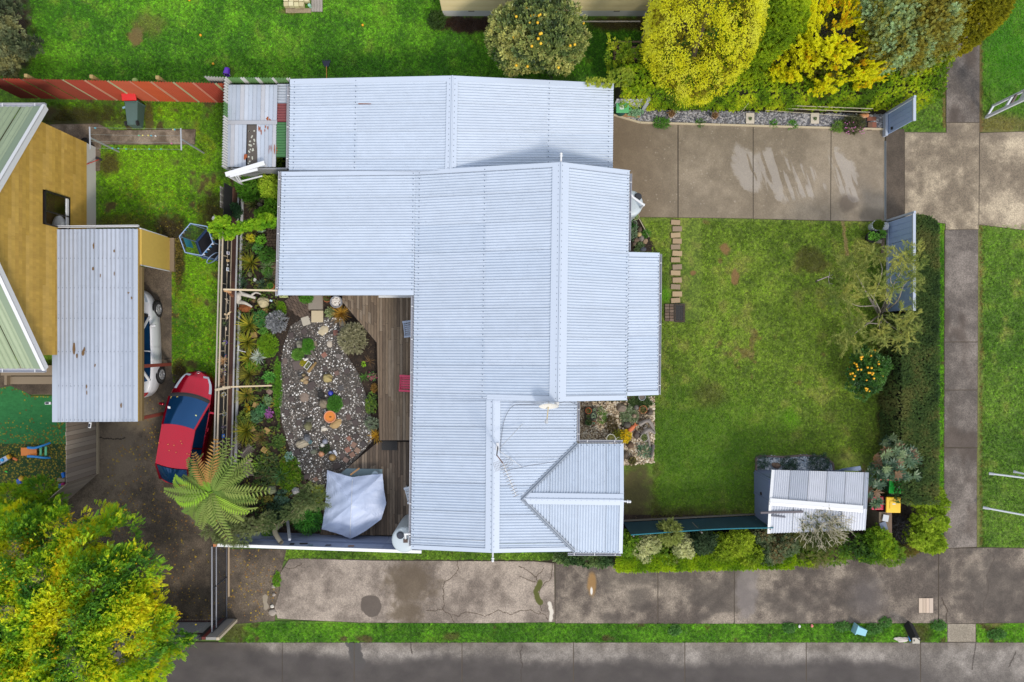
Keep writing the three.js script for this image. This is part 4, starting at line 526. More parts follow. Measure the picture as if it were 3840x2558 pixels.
{ // low corrugated wall by the lane
  const t = thing('corrugated_fence', 'grey corrugated low fence with a brown and cream end post by the lane', 'fence'), z = 11.04, x0 = -17.5, x1 = -11.62, h = 1.7;
  corr(t, V(x0, h, z), V(x1, h, z), V(x1, 0.02, z), V(x0, 0.02, z), (i) => [M([164, 166, 168]), M([156, 158, 162])][i % 2], { name: 'fence_sheet', flip: true, per: 14, amp: 0.014 }); part('rail', [bar(V(x0, 0.2, z - 0.04), V(x1, 0.2, z - 0.04), 0.04, 0.08), bar(V(x0, 1.35, z - 0.04), V(x1, 1.35, z - 0.04), 0.04, 0.07)], M([70, 44, 46]), t);
  part('post', B(-11.6, -11.5, 0, h + 0.05, z - 0.1, z + 0.04), M([40, 38, 40]), t); part('post', B(-11.49, -11.36, 0, h + 0.03, z - 0.08, z + 0.02), M([112, 44, 42]), t); part('post', B(-11.35, -10.98, 0, h, z - 0.06, z + 0.04), M([160, 158, 156]), t); part('post', B(-10.97, -10.86, 0, h - 0.02, z - 0.04, z + 0.06), M([206, 192, 168]), t);
}
{ // paling fence beside the play lawn
  const t = thing('paling_fence', 'weathered grey timber paling fence turning a corner beside the play lawn', 'fence'), r = rng(9), tones = [[154, 142, 130], [140, 128, 118], [166, 154, 140], [148, 134, 120]].map((c) => M(c, { map: STAIN }));
  const run = (a, b, h) => { const L = a.distanceTo(b), n = Math.round(L / 0.165); for (let i = 0; i < n; i++) { const p = a.clone().lerp(b, (i + 0.03) / n), q = a.clone().lerp(b, (i + 0.95) / n), hh = h * rr(0.985, 1.01, r); part('paling', quadPrism(p, q, hh, 0.022), pick(tones, r), t); } part('rail', [bar(a.clone().add(V(-0.05, 0.4, 0)), b.clone().add(V(-0.05, 0.4, 0)), 0.05, 0.08), bar(a.clone().add(V(-0.05, 1.5, 0)), b.clone().add(V(-0.05, 1.5, 0)), 0.05, 0.08)], BARK, t); };
  run(V(-16.4, 0, 3.0), V(-16.38, 0, 5.22), 1.92); run(V(-16.38, 0, 5.24), V(-17.75, 0, 6.45), 1.92); part('base_board', B(-16.36, -16.32, 0, 0.14, 3.0, 5.24), M([170, 156, 132]), t);
}
function quadPrism(p, q, h, th) { const d = q.clone().sub(p).normalize(), s = V(-d.z, 0, d.x).multiplyScalar(th / 2), u = V(0, h, 0), A = [p.clone().add(s), q.clone().add(s), q.clone().sub(s), p.clone().sub(s)], T = A.map((v) => v.clone().add(u)); const f = [...T, ...A.slice().reverse()]; for (let i = 0; i < 4; i++) { const j = (i + 1) % 4; f.push(A[i], A[j], T[j], T[i]); } return quadGeo(f); }
// panels of the sliding gate and the side gate
const PANEL = M([166, 190, 232], { roughness: 0.5 }), PANEL2 = M([154, 178, 222], { roughness: 0.5 }), CAPM = M([186, 196, 214], { roughness: 0.4 });
function panelWall(name, label, x, z0, z1, h, n, cap = 0.07) {
  const t = thing(name, label, 'gate'), w = (z1 - z0) / n;
  for (let i = 0; i < n; i++) { part('panel', B(x - 0.02, x + 0.02, 0.06, h, z0 + i * w + 0.008, z0 + (i + 1) * w - 0.008), i % 2 ? PANEL2 : PANEL, t); for (let k = 1; k < 4; k++) part('rib', B(x - 0.028, x - 0.021, 0.08, h - 0.03, z0 + i * w + k * w / 4 - 0.012, z0 + i * w + k * w / 4 + 0.012), PANEL2, t); }
  part('top_cap', B(x - 0.05, x + 0.05, h, h + cap, z0 - 0.03, z1 + 0.03), CAPM, t); part('bottom_rail', B(x - 0.05, x - 0.022, 0.03, 0.16, z0, z1), CAPM, t); part('post', B(x - 0.04, x + 0.04, 0, h + 0.1, z0 - 0.11, z0 - 0.032), CAPM, t); return t;
}
panelWall('sliding_gate', 'long blue-grey sliding gate panel beside the dark hedge', 14.83, -4.68, -1.15, 1.78, 4); const sg = panelWall('side_gate', 'short blue-grey gate panel standing open at the top of the driveway', 14.78, -8.9, -8.12, 1.88, 1); part('latch', B(14.7, 14.75, 0.5, 0.56, -8.3, -8.2), DARK, sg); part('bottom_beam', B(14.64, 14.74, 0.03, 0.25, -8.92, -8.06), CAPM, sg);
solo('gate_track', 'thin metal gate track set across the driveway slab', 'track', [B(gx(3315), gx(3316), 0.03, 0.06, gz(530), gz(830)), B(gx(3319), gx(3320), 0.03, 0.06, gz(530), gz(830))], M([176, 184, 190], { metalness: 0.6, roughness: 0.4 }));
{ const t = thing('low_fence', 'short white board fence with a sloping post beside the green bin', 'fence'); for (let i = 0; i < 3; i++) part('board', B(4.0, 5.1, 0.1 + i * 0.28, 0.36 + i * 0.28, -9.26 + i * 0.002, -9.22), M([214, 216, 222]), t); part('post', B(5.11, 5.26, 0, 1.15, -9.3, -9.12), M([192, 198, 206]), t); }
{ const g = struct('edging'), em = M([206, 190, 160]); const pts = [[2300, 433], [2400, 462], [2700, 470], [3000, 479], [3322, 487]]; for (let i = 0; i + 1 < pts.length; i++) part('board', bar(V(gx(pts[i][0]), 0.05, gz(pts[i][1])), V(gx(pts[i + 1][0]) - 0.01, 0.05, gz(pts[i + 1][1])), 0.07, 0.1), em, g); }
{ // teal shade net
  const t = thing('shade_net', 'teal shade net in a shade-darkened colour stretched along the fence between house and garden shed', 'net'), a = V(gx(2336), 0, 7.15), b = V(gx(2834), 0, 6.89), p = [], n = 60, m = 8, at = (i, j) => { const s = i / n, y = j / m; return V(a.x + (b.x - a.x) * s, 0.05 + y * (1.78 - 0.25 * Math.sin(s * PI) * (0.4 + 0.6 * s)), a.z + (b.z - a.z) * s + 0.05 * Math.sin(s * 26) * y * (1 - y) * 3 + 0.12 * Math.sin(s * PI) * y * (1 - y)); };
  for (let i = 0; i < n; i++) for (let j = 0; j < m; j++) for (const [u, v] of [[0, 0], [1, 0], [1, 1], [0, 0], [1, 1], [0, 1]]) { const q = at(i + u, j + v); p.push(q.x, q.y, q.z); }
  const g = new THREE.BufferGeometry(); g.setAttribute('position', new THREE.Float32BufferAttribute(p, 3)); g.computeVertexNormals(); part('net', g, M([14, 62, 76], { roughness: 0.9 }), t); part('top_hem', tube(Array.from({ length: 16 }, (_, i) => at(i * 4, m)), 0.022, 60), M([28, 120, 138]), t); part('base_board', bar(a.clone().add(V(0, 0.06, -0.06)), b.clone().add(V(0, 0.06, -0.06)), 0.05, 0.1), M([110, 106, 96]), t); for (const s of [0.02, 0.5, 0.98]) part('post', rod(V(a.x + (b.x - a.x) * s, 0, a.z + (b.z - a.z) * s + 0.06), V(a.x + (b.x - a.x) * s, 1.8, a.z + (b.z - a.z) * s + 0.06), 0.03, 0.03), M([120, 116, 110]), t);  // net colour darkened to paint in its shaded face; the hem stays brighter
}
{ // timber fence running north by the conifer
  const t = thing('timber_fence', 'dark weathered timber fence beside the golden conifer and the raised pallet bed', 'fence'), m = M([128, 120, 112], { map: STAIN });
  for (let i = 0; i < 9; i++) part('paling', B(5.32, 5.36, 0.02, 1.55, -0.085, 0.085).translate(0, 0, -12.55 + i * 0.19), m, t); part('rail', [bar(V(5.28, 1.2, -12.6), V(5.28, 1.2, -10.95), 0.06, 0.09), bar(V(5.28, 0.4, -12.6), V(5.28, 0.4, -10.95), 0.06, 0.09)], m, t); part('brace', bar(V(5.2, 1.5, -12.5), V(4.98, 0.1, -11.4), 0.07, 0.07), m, t); part('brace', bar(V(5.2, 1.4, -11.9), V(5.05, 0.1, -10.8), 0.08, 0.06), m, t);
}
{ // white post frames on the berm
  const wm = M([224, 228, 236], { roughness: 0.5 }), t = thing('post_frame', 'tall white timber post frame with cross rails on the upper right berm', 'frame'), a = P(3697, 440), b = P(3722, 398);
  part('post', B(-0.05, 0.05, 0, 2.7, -0.05, 0.05).translate(a.x, 0, a.z), wm, t); part('post', B(-0.04, 0.04, 0, 2.7, -0.04, 0.04).translate(b.x, 0, b.z), wm, t); for (const y of [0.05, 1.05, 1.3, 2.4]) part('cross_rail', bar(V(a.x, y, a.z), V(b.x, y, b.z), 0.06, 0.1), y > 1.2 && y < 2 ? M([110, 96, 92]) : wm, t); part('sign_board', bar(V(b.x + 0.02, 2.0, b.z), V(a.x + 0.02, 2.0, a.z), 0.03, 0.7), wm, t);
  const pole = (lab, p, q) => { const o = thing('white_pole', lab, 'pole'); part('shaft', rod(p, q, 0.035, 0.035, 8), wm, o); part('tip', rod(p.clone().lerp(q, -0.02), p.clone().lerp(q, 0.1), 0.055, 0.05, 8), M([196, 200, 210]), o); };
  pole('thin white pole slanting over the right berm, upper long one', P(3712, 1776, 0.3), P(3880, 1797, 1.0)); pole('short white pole end at the right edge behind the upper long pole', P(3803, 1769, 0.5), P(3880, 1786, 1.0)); pole('thin white pole slanting over the right berm, lower one', P(3690, 1904, 0.3), P(3880, 1939, 1.1));
}
{ const t = thing('letterbox', 'black letterbox post leaning over the verge with a pale top', 'letterbox'), a = P(3406, 2342), b = P(3434, 2402, 0.85); part('post', bar(a, b, 0.26, 0.26), M([38, 38, 40]), t); part('cap', RB(0.28, 0.03, 0.22, 0.01).translate(b.x, b.y + 0.02, b.z), M([190, 184, 170]), t); part('slot', B(b.x - 0.1, b.x - 0.06, b.y + 0.036, b.y + 0.042, b.z - 0.05, b.z + 0.02), DARK, t); }
{ // clothesline
  const t = thing('clothesline', 'grey pipe clothesline with four wires and coloured pegs', 'clothesline'), h = 1.85, m = M([190, 194, 200], { metalness: 0.4, roughness: 0.5 });
  const pa = P(338, 517, h), pb = P(680, 522, h), wires = [];
  for (const p of [pa, pb]) { part('pole', rod(V(p.x, 0, p.z), p, 0.035, 0.035, 10), m, t); part('crossbar', rod(p.clone().add(V(-0.02, 0, -0.4)), p.clone().add(V(0, 0, 0.41)), 0.03, 0.03, 8), m, t); }
  for (const [i, y0] of [-0.38, -0.12, 0.13, 0.38].entries()) { const w = part('wire', tube([pa.clone().add(V(0, 0.02, y0)), pa.clone().lerp(pb, 0.5).add(V(0, -0.03, y0)), pb.clone().add(V(0, 0.02, y0))], 0.004, 16, 5), M([150, 156, 150]), t); wires.push(w); }
  const col = [[90, 190, 220], [224, 210, 120], [226, 130, 170], [236, 236, 236], [120, 200, 160]], r = rng(6); for (const [x, y] of [[357, 480], [649, 486], [655, 486], [521, 508], [535, 508], [556, 508], [567, 509], [583, 510], [643, 538], [422, 556], [444, 557], [473, 559], [506, 560], [560, 559], [604, 559]]) part('peg', RB(0.05, 0.07, 0.03, 0.01).rotateY(r()).translate(P(x, y, h).x, h, P(x, y, h).z), M(pick(col, r)), t);
}
// ---------------------------------------------------------------- trees, hedges and shrubs
// a woody plant whose crown (lobes given in plan pixels at their own heights: [px, py, y, rx, ry, rz]) stands over base
function plant(name, label, cat, base, lobesPx, kind, n, s0, s1, cols, o = {}) {
  const t = thing(name, label, cat, base, 0, o.group), lobes = lobesPx.map(([px, py, y, rx, ry, rz]) => { const p = P(px, py, y); return [p.x - base.x, y, p.z - base.z, rx, ry, rz]; });
  leaves(o.crown ?? 'crown', t, kind, lobeItems(lobes, n, s0, s1, o.seed ?? Math.round(base.x * 31 + base.z * 17), o), cols, o);
  if (o.wood !== false) limbs(t, V(0, 0, 0), lobes.slice(0, 9).map((l) => V(l[0], l[1] + l[4] * (o.reach ?? 0.2), l[2])), o.r ?? 0.05, o.bark ?? BARK, o.stem ?? 'trunk', o.bend ?? 0.15, 5);
  return { t, lobes };
}
const shrub = (label, px, py, y, r, ry, kind, n, s0, s1, cols, o = {}) => plant(o.name ?? 'shrub', label, o.cat ?? 'shrub', (() => { const p = P(px, py, y); return V(p.x, 0, p.z); })(), o.lobes ?? [[px, py, y, r, ry, o.rz ?? r]], kind, n, s0, s1, cols, { stem: 'stem', r: 0.03, ...o });

{ // great wattle at the lower left
  const L = [], r = rng(77); for (const [x, y, h, q] of [[60, 2060, 3.6, 1.2], [190, 1985, 3.2, 1.0], [300, 2050, 4.0, 1.1], [420, 2010, 3.4, 0.9], [150, 2190, 4.6, 1.4], [330, 2180, 4.8, 1.3], [470, 2160, 4.2, 1.1], [40, 2330, 4.6, 1.4], [220, 2330, 5.2, 1.5], [400, 2310, 4.8, 1.3], [540, 2330, 4.0, 1.0], [640, 2380, 3.4, 0.85], [60, 2480, 5.0, 1.5], [260, 2470, 5.2, 1.4], [430, 2450, 4.6, 1.2], [560, 2470, 3.8, 0.8], [150, 2590, 5.0, 1.4], [350, 2590, 4.6, 1.1], [520, 2570, 3.6, 0.7], [-60, 2200, 4.4, 1.4], [-60, 2450, 4.8, 1.5], [90, 1960, 2.6, 0.8], [380, 1950, 2.8, 0.6], [480, 2270, 3.8, 0.9]]) L.push([x, y, h, q * 1.0, q * 0.55, q * 0.9]);
  const base = V(-16.3, 0, 9.6), lob = L.map(([px, py, y, a, b, c]) => { const p = P(px, py, y); return [p.x - base.x, y, p.z - base.z, a, b, c]; });
  const t = thing('wattle_tree', 'huge yellow-green feathery wattle tree filling the lower left corner', 'tree', base);
  const aim = V(0.75, 0.35, -0.55).normalize(), its = lobeItems(lob, 60000, 0.5, 1.0, 7, { lump: 0.5, inner: 0.35, keep: (p) => fbm(p.x * 1.4 + 40, p.z * 1.4 + 7, 3) > 0.36 }).map((i) => ({ ...i, n: i.n.lerp(aim, 0.5).normalize() }));
  leaves('crown', t, 'feather', its, [[56, 100, 34], [92, 138, 34], [136, 166, 30], [172, 182, 24], [206, 188, 20]], { clump: 1.9, gain: 2.5 });
  leaves('blossom', t, 'small', lobeItems(lob, 3200, 0.3, 0.55, 8, { lump: 0.5, inner: 0.85, up: 0.6, keep: (p) => fbm(p.x * 1.6 + 3, p.z * 1.6, 3) > 0.56 }), [[224, 190, 16], [206, 160, 14], [232, 204, 30]]);
  limbs(t, V(0, 0, 0), lob.slice(0, 20).map((l) => V(l[0], l[1] - 0.1, l[2])), 0.2, BARK_GREY, 'trunk', 0.5, 9);
}
{ // small wattle outgrowth over the play lawn
  shrub('low yellow-green feathery shrub over the leaf-strewn play lawn', 130, 1880, 1.6, 0.9, 0.6, 'feather', 2600, 0.6, 1.1, [[60, 110, 30], [110, 156, 24], [170, 186, 20]], { lobes: [[40, 1870, 1.6, 0.8, 0.6, 0.5], [150, 1850, 1.5, 0.6, 0.5, 0.5], [190, 1890, 1.6, 0.5, 0.5, 0.4], [100, 1930, 1.8, 0.9, 0.6, 0.5]] });
}
{ // tree fern with separate fronds
  const base = P(838, 1800), t = thing('tree_fern', 'large tree fern with spreading olive and lime fronds over the red car', 'tree fern', V(base.x, 0, base.z)), top = P(797, 1838, 2.7), c = V(top.x - base.x, 2.7, top.z - base.z), r = rng(14);
  const frondGeo = (seed, L, droop) => { const q = rng(seed), g = [], n = 19, at = (s) => V(0, 0.5 * L * s * (1 - s) * 1.6 - droop * s * s * L * 0.5, L * s * (1 - 0.08 * s)); g.push(taper(new THREE.CatmullRomCurve3([0, 0.25, 0.5, 0.75, 1].map(at)), 0.016, 0.003, 10, 4)); for (let i = 2; i < n; i++) { const s = i / n, p = at(s), w = L * 0.21 * Math.pow(Math.sin(Math.min(1, s * 1.1 + 0.15) * PI * 0.5), 1.2) * Math.pow(1 - s, 0.5) * 1.3 * rr(0.9, 1.08, q); for (const k of [-1, 1]) { g.push(leafGeo(w, 0.062 * L * 0.62, 0.2).rotateX(PI / 2 + 0.22).rotateY(k * (PI / 2 - 0.5)).translate(p.x, p.y, p.z)); for (let j = 1; j < 5; j++) for (const e of [-1, 1]) g.push(leafGeo(0.05 * (1.2 - j / 5), 0.022, 0.1).rotateX(PI / 2 + 0.2).rotateY(k * (PI / 2 - 0.5) + e * 0.9).translate(p.x + k * Math.cos(0.5) * w * j / 5.5, p.y - 0.2 * w * j / 5.5, p.z + Math.sin(0.5) * w * j / 5.5)); } } return merge(g.map((x) => (x.index ? x.toNonIndexed() : x))); };
  const variants = [frondGeo(1, 1.75, 0.9), frondGeo(2, 1.55, 1.2), frondGeo(3, 1.9, 1.0)];
  const mats = { olive: [M([118, 144, 54]), M([102, 136, 48]), M([136, 154, 68])], lime: [M([140, 186, 38]), M([122, 172, 36]), M([156, 196, 50])], rust: [M([172, 128, 62])] };
  const set = [[-2.75, 'rust', 1], [-2.45, 'olive', 1.0], [3.05, 'olive', 1.02], [2.72, 'olive', 1.05], [2.42, 'olive', 1.02], [2.12, 'olive', 1.0], [1.8, 'olive', 1], [1.45, 'olive', 0.98], [1.1, 'olive', 0.95], [0.75, 'olive', 0.95], [0.35, 'olive', 0.9], [0.05, 'olive', 0.85], [-0.3, 'olive', 0.85], [-2.1, 'olive', 1.0], [-1.85, 'lime', 0.95], [-1.35, 'lime', 1.12], [-0.95, 'lime', 1.08], [0.55, 'olive', 1.1], [-0.1, 'olive', 1.15], [-0.55, 'lime', 0.85], [0.95, 'lime', 0.8], [-1.6, 'olive', 1.1], [-0.75, 'olive', 1.05], [2.9, 'rust', 0.95]];
  for (let i = 0; i < 40; i++) set.push([i * 2.4 + 0.3 * r(), i % 6 === 1 && Math.sin(i * 2.4) < 0.4 ? 'lime' : 'olive', 0.6 + 0.42 * r()]);
  set.forEach(([a, k, s], i) => { const f = part('frond', variants[i % 3], mats[k][i % mats[k].length], t); f.position.copy(c).add(V(rr(-0.14, 0.14, r), k === 'lime' ? 0.16 + 0.02 * i / 20 : 0.02 * (i % 5), rr(-0.14, 0.14, r))); f.rotation.set(k === 'lime' ? rr(-0.2, 0.05, r) : rr(-0.45, 0.3, r), a + rr(-0.2, 0.2, r), rr(-0.4, 0.4, r), 'YXZ'); f.scale.set(s * rr(0.9, 1.1, r), s, s * 0.95); });
  part('trunk', [taper(new THREE.CatmullRomCurve3([V(0, 0, 0), V(c.x * 0.4, 1.2, c.z * 0.4), V(c.x, 2.72, c.z)]), 0.16, 0.1, 10, 9), ...Array.from({ length: 40 }, (_, i) => { const s = 0.1 + 0.9 * r(), a = r() * 6.28; return rod(V(c.x * s, 2.6 * s, c.z * s), V(c.x * s + Math.cos(a) * 0.2, 2.6 * s + 0.14, c.z * s + Math.sin(a) * 0.2), 0.02, 0.01, 4); })], M([82, 62, 46]), t);
  const dead = (px, py, a, L, lab) => { const p = P(px, py, 0.9), f = thing('dead_frond', lab, 'dead frond', V(p.x, 0.9, p.z), a), q = rng(px), g = [taper(new THREE.CatmullRomCurve3([V(0, 0, 0), V(0.05, 0.1, L * 0.5), V(0, -0.2, L)]), 0.012, 0.004, 8, 4)]; for (let i = 1; i < 15; i++) for (const k of [-1, 1]) g.push(taper(new THREE.CatmullRomCurve3([V(0, 0.08, L * i / 15), V(k * 0.09, 0.1, L * i / 15 + 0.04), V(k * 0.18, -0.05 - 0.1 * q(), L * i / 15 - 0.03)]), 0.009, 0.004, 4, 4)); part('stalk', g, M([176, 164, 156]), f); };
  dead(862, 1735, 2.8, 0.85, 'curled grey dead frond hanging over the fence rail'); dead(930, 1790, 3.3, 0.55, 'small curled dead frond on the garden side of the tree fern'); dead(905, 1715, 2.4, 0.6, 'pale dead frond beside the flax above the tree fern');
}
// grapefruit tree
{ const { t, lobes } = plant('grapefruit_tree', 'round dark green citrus tree with yellow fruit on the north lawn', 'tree', P(1995, 215), [[1935, 130, 2.5, 1.0, 0.9, 1.0], [2080, 110, 2.6, 1.0, 0.9, 1.0], [2000, 70, 2.9, 0.9, 0.8, 0.8], [1970, 200, 2.2, 1.1, 0.9, 0.7], [2090, 200, 2.1, 0.9, 0.9, 0.7], [2015, 130, 3.1, 1.0, 0.7, 0.9], [2140, 150, 2.2, 0.55, 0.7, 0.6], [1880, 110, 2.1, 0.5, 0.7, 0.6]], 'broad', 4600, 0.6, 1.25, [[44, 62, 34], [78, 96, 50], [112, 124, 62], [150, 152, 84], [170, 168, 92]], { lump: 0.35, inner: 0.6, mat: WAXY, r: 0.12, up: 0.45 });
  const fm = [M([240, 186, 16], { roughness: 0.5 }), M([246, 200, 40], { roughness: 0.5 })], fg = new THREE.SphereGeometry(0.05, 10, 8); [[1930, 55], [1936, 63], [1993, 61], [2003, 60], [2020, 60], [2025, 55], [1974, 32], [2086, 50], [1994, 174], [2028, 164], [2138, 172], [2155, 168], [1936, 246], [2188, 88], [2025, 128], [2030, 126], [2018, 146], [1923, 142], [2016, 86], [2094, 254], [1978, 250], [1985, 86]].forEach(([px, py], i) => { const k = lobes.map((l) => { const p = P(px, py, l[1]), dx = (p.x - t.position.x - l[0]) / l[3], dz = (p.z - t.position.z - l[2]) / l[5], q = 1 - dx * dx - dz * dz; return q > 0 ? l[1] + l[4] * Math.sqrt(q) : 0; }), y = Math.max(1.6, Math.max(...k)), p = P(px, py, y); const f = part('fruit', fg, fm[i % 2], t); f.position.set(p.x - t.position.x, y + 0.02, p.z - t.position.z); }); }
// conifers of the north-east corner
const cone = (name, label, px, py, yc, lobes, kind, n, s0, s1, cols, o) => plant(name, label, 'conifer', (() => { const p = P(px, py, yc); return V(p.x, 0, p.z); })(), lobes, kind, n, s0, s1, cols, { r: 0.1, reach: 0, ...o });
{ // golden conifer of rounded sprays, narrow at the foot
  const p0 = P(2562, 312), t = thing('golden_conifer', 'dense golden conifer of rounded knobbly sprays at the top, right of the fence', 'conifer', V(p0.x, 0, p0.z)), r = rng(41), its = [], inner = [], H0 = 7.2, Rad = (y) => 1.82 * Math.pow(Math.sin(PI * clamp(0.06 + 0.9 * y / H0)), 0.8), ax = (y) => V(-0.06 * y, y, -0.17 * y);
  for (let k = 0; k < 470; k++) { const y = 0.15 + (H0 - 0.3) * r(), u = r() * 6.283, R = Rad(y) * (0.9 + 0.16 * fbm(u * 2, y * 1.2, 3)), d = V(Math.cos(u), 0.25 + 0.5 * (y / H0), Math.sin(u)).normalize(), c = ax(y).add(V(Math.cos(u) * R, 0.001, Math.sin(u) * R)), q = rr(0.2, 0.36, r); for (let i = 0; i < 64; i++) { const e = V(r() - 0.5, r() - 0.4, r() - 0.5).normalize().lerp(d, 0.4).normalize(); its.push({ p: c.clone().addScaledVector(e, q * rr(0.8, 0.95, r)), n: e, s: rr(0.34, 0.52, r) }); } }
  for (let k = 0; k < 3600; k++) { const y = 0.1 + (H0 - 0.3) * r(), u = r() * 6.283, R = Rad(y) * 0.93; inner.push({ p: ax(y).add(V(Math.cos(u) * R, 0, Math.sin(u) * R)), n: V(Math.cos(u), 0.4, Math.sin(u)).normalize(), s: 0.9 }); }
  leaves('inner_crown', t, 'cypress', inner, [[126, 122, 26], [158, 146, 36]]); leaves('crown', t, 'cypress', its, [[176, 176, 22], [206, 200, 34], [226, 214, 50], [232, 220, 70]], { clump: 2.6, gain: 2.2 }); part('trunk', rod(V(0, 0, 0), ax(6), 0.16, 0.05), BARK, t);  // inner leaves coloured darker, painting shade into the gaps between knobs
}
cone('green_conifer', 'smooth green conifer squeezed behind the golden knobbly one', 2835, 120, 2.5, [[2745, 265, 1.0, 0.75, 1.1, 0.8], [2790, 190, 2.0, 1.0, 1.2, 1.0], [2845, 100, 3.2, 1.15, 1.3, 1.1], [2900, 0, 4.2, 1.0, 1.3, 1.0], [2930, 90, 2.6, 0.7, 1.3, 0.9]], 'cypress', 7000, 0.8, 1.3, [[96, 126, 12], [128, 152, 14], [154, 170, 20]], { lump: 0.12, inner: 0.85, gain: 2.1 });
{ const L = [], r = rng(51); for (let i = 0; i < 30; i++) { const a = i / 30 * 6.28 * 3.1, q = Math.sqrt(i / 30); L.push([3110 + 270 * q * Math.cos(a) + 10 * r(), 165 + 180 * q * Math.sin(a), 3.4 - 2.0 * q + 0.4 * r(), rr(0.4, 0.62, r), 0.5, rr(0.35, 0.55, r)]); }
  const p0 = P(3095, 175, 2.2), base = V(p0.x, 0, p0.z), lob = L.map(([px, py, y, a, b, c]) => { const p = P(px, py, y); return [p.x - base.x, y, p.z - base.z, a, b, c]; }), t = thing('yellow_conifer', 'bright yellow open conifer of spiky plumes above the driveway hedge', 'conifer', base);
  const its = []; for (let k = 0; k < 640; k++) { const l = pick(lob, r), a = Math.atan2(l[2], l[0]) + rr(-1.4, 1.4, r), d = V(Math.cos(a) * 0.6, rr(0.3, 1.0, r), Math.sin(a) * 0.6 - 0.15).normalize(), s0 = V(l[0] + l[3] * rr(-0.8, 0.8, r), l[1] + 0.3 * (r() - 0.5), l[2] + l[5] * rr(-0.8, 0.8, r)), Ln = rr(0.3, 0.75, r); for (let i = 0; i < 17; i++) { const f = i / 17; its.push({ p: s0.clone().addScaledVector(d, f * Ln).add(V((r() - 0.5) * 0.14 * (1 - f), (r() - 0.5) * 0.08, (r() - 0.5) * 0.14 * (1 - f))), n: lerpN(d, 0.3, r, 0.8), s: rr(0.6, 1.05, r) * (1.1 - 0.4 * f) }); } }
  leaves('crown', t, 'cypress', its, [[206, 164, 8], [228, 186, 8], [240, 202, 14], [234, 200, 30]], { clump: 2.2, gain: 2.4 });
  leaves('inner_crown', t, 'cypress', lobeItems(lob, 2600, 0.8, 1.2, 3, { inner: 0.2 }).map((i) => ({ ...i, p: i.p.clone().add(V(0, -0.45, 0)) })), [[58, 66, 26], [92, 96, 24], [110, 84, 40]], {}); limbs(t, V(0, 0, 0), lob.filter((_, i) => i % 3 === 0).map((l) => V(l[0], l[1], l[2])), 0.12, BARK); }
cone('blue_conifer', 'dusty blue-green and olive conifer right of the yellow one', 3420, 130, 2.4, [[3260, 215, 1.7, 0.9, 0.9, 0.9], [3360, 150, 2.5, 1.1, 1.1, 1.0], [3470, 90, 2.9, 1.0, 1.1, 1.0], [3400, 230, 1.6, 0.9, 0.9, 0.7], [3330, 40, 3.0, 1.1, 1.1, 1.0], [3500, 0, 3.0, 1.0, 1.1, 1.0], [3240, 290, 1.3, 0.55, 0.6, 0.5], [3520, 170, 1.8, 0.5, 0.8, 0.6]], 'cypress', 11000, 0.75, 1.25, [[112, 106, 36], [144, 134, 44], [140, 142, 70], [146, 160, 108], [156, 178, 136]], { lump: 0.4, inner: 0.6, clump: 2.6, gain: 2.1 });
cone('olive_conifer', 'smooth olive-gold conifer leaning over the upper footpath', 3650, 20, 2.4, [[3600, 110, 1.6, 0.75, 1.3, 0.8], [3660, 40, 2.4, 0.85, 1.4, 0.9], [3700, -40, 3.2, 0.85, 1.4, 0.9], [3570, 60, 2.2, 0.7, 1.2, 0.8]], 'cypress', 5600, 0.8, 1.3, [[124, 126, 14], [150, 146, 18], [168, 160, 26]], { lump: 0.1, inner: 0.88 });
shrub('low dark blue-green conifer at the foot of the dusty blue one', 3350, 298, 0.8, 0.8, 0.55, 'fine', 1500, 0.8, 1.3, [[28, 54, 46], [44, 78, 66], [60, 92, 74]], { lobes: [[3310, 290, 0.8, 0.6, 0.5, 0.5], [3410, 280, 0.8, 0.65, 0.5, 0.55], [3350, 320, 0.7, 0.6, 0.5, 0.35]] });
{ // dead branches behind the hedge
  const r = rng(8), t = thing('brush_pile', 'pile of brown dead branches between hedge and yellow conifer', 'branches', P(2830, 275)); part('branches', Array.from({ length: 40 }, () => { const a = V(rr(-1, 1, r), rr(0.05, 0.5, r), rr(-0.5, 0.5, r)), d = V(rr(-0.6, 0.6, r), rr(-0.1, 0.2, r), rr(-0.3, 0.3, r)); return rod(a, a.clone().add(d), 0.016, 0.008, 4); }), M([112, 84, 66]), t).userData.kind = 'stuff'; }
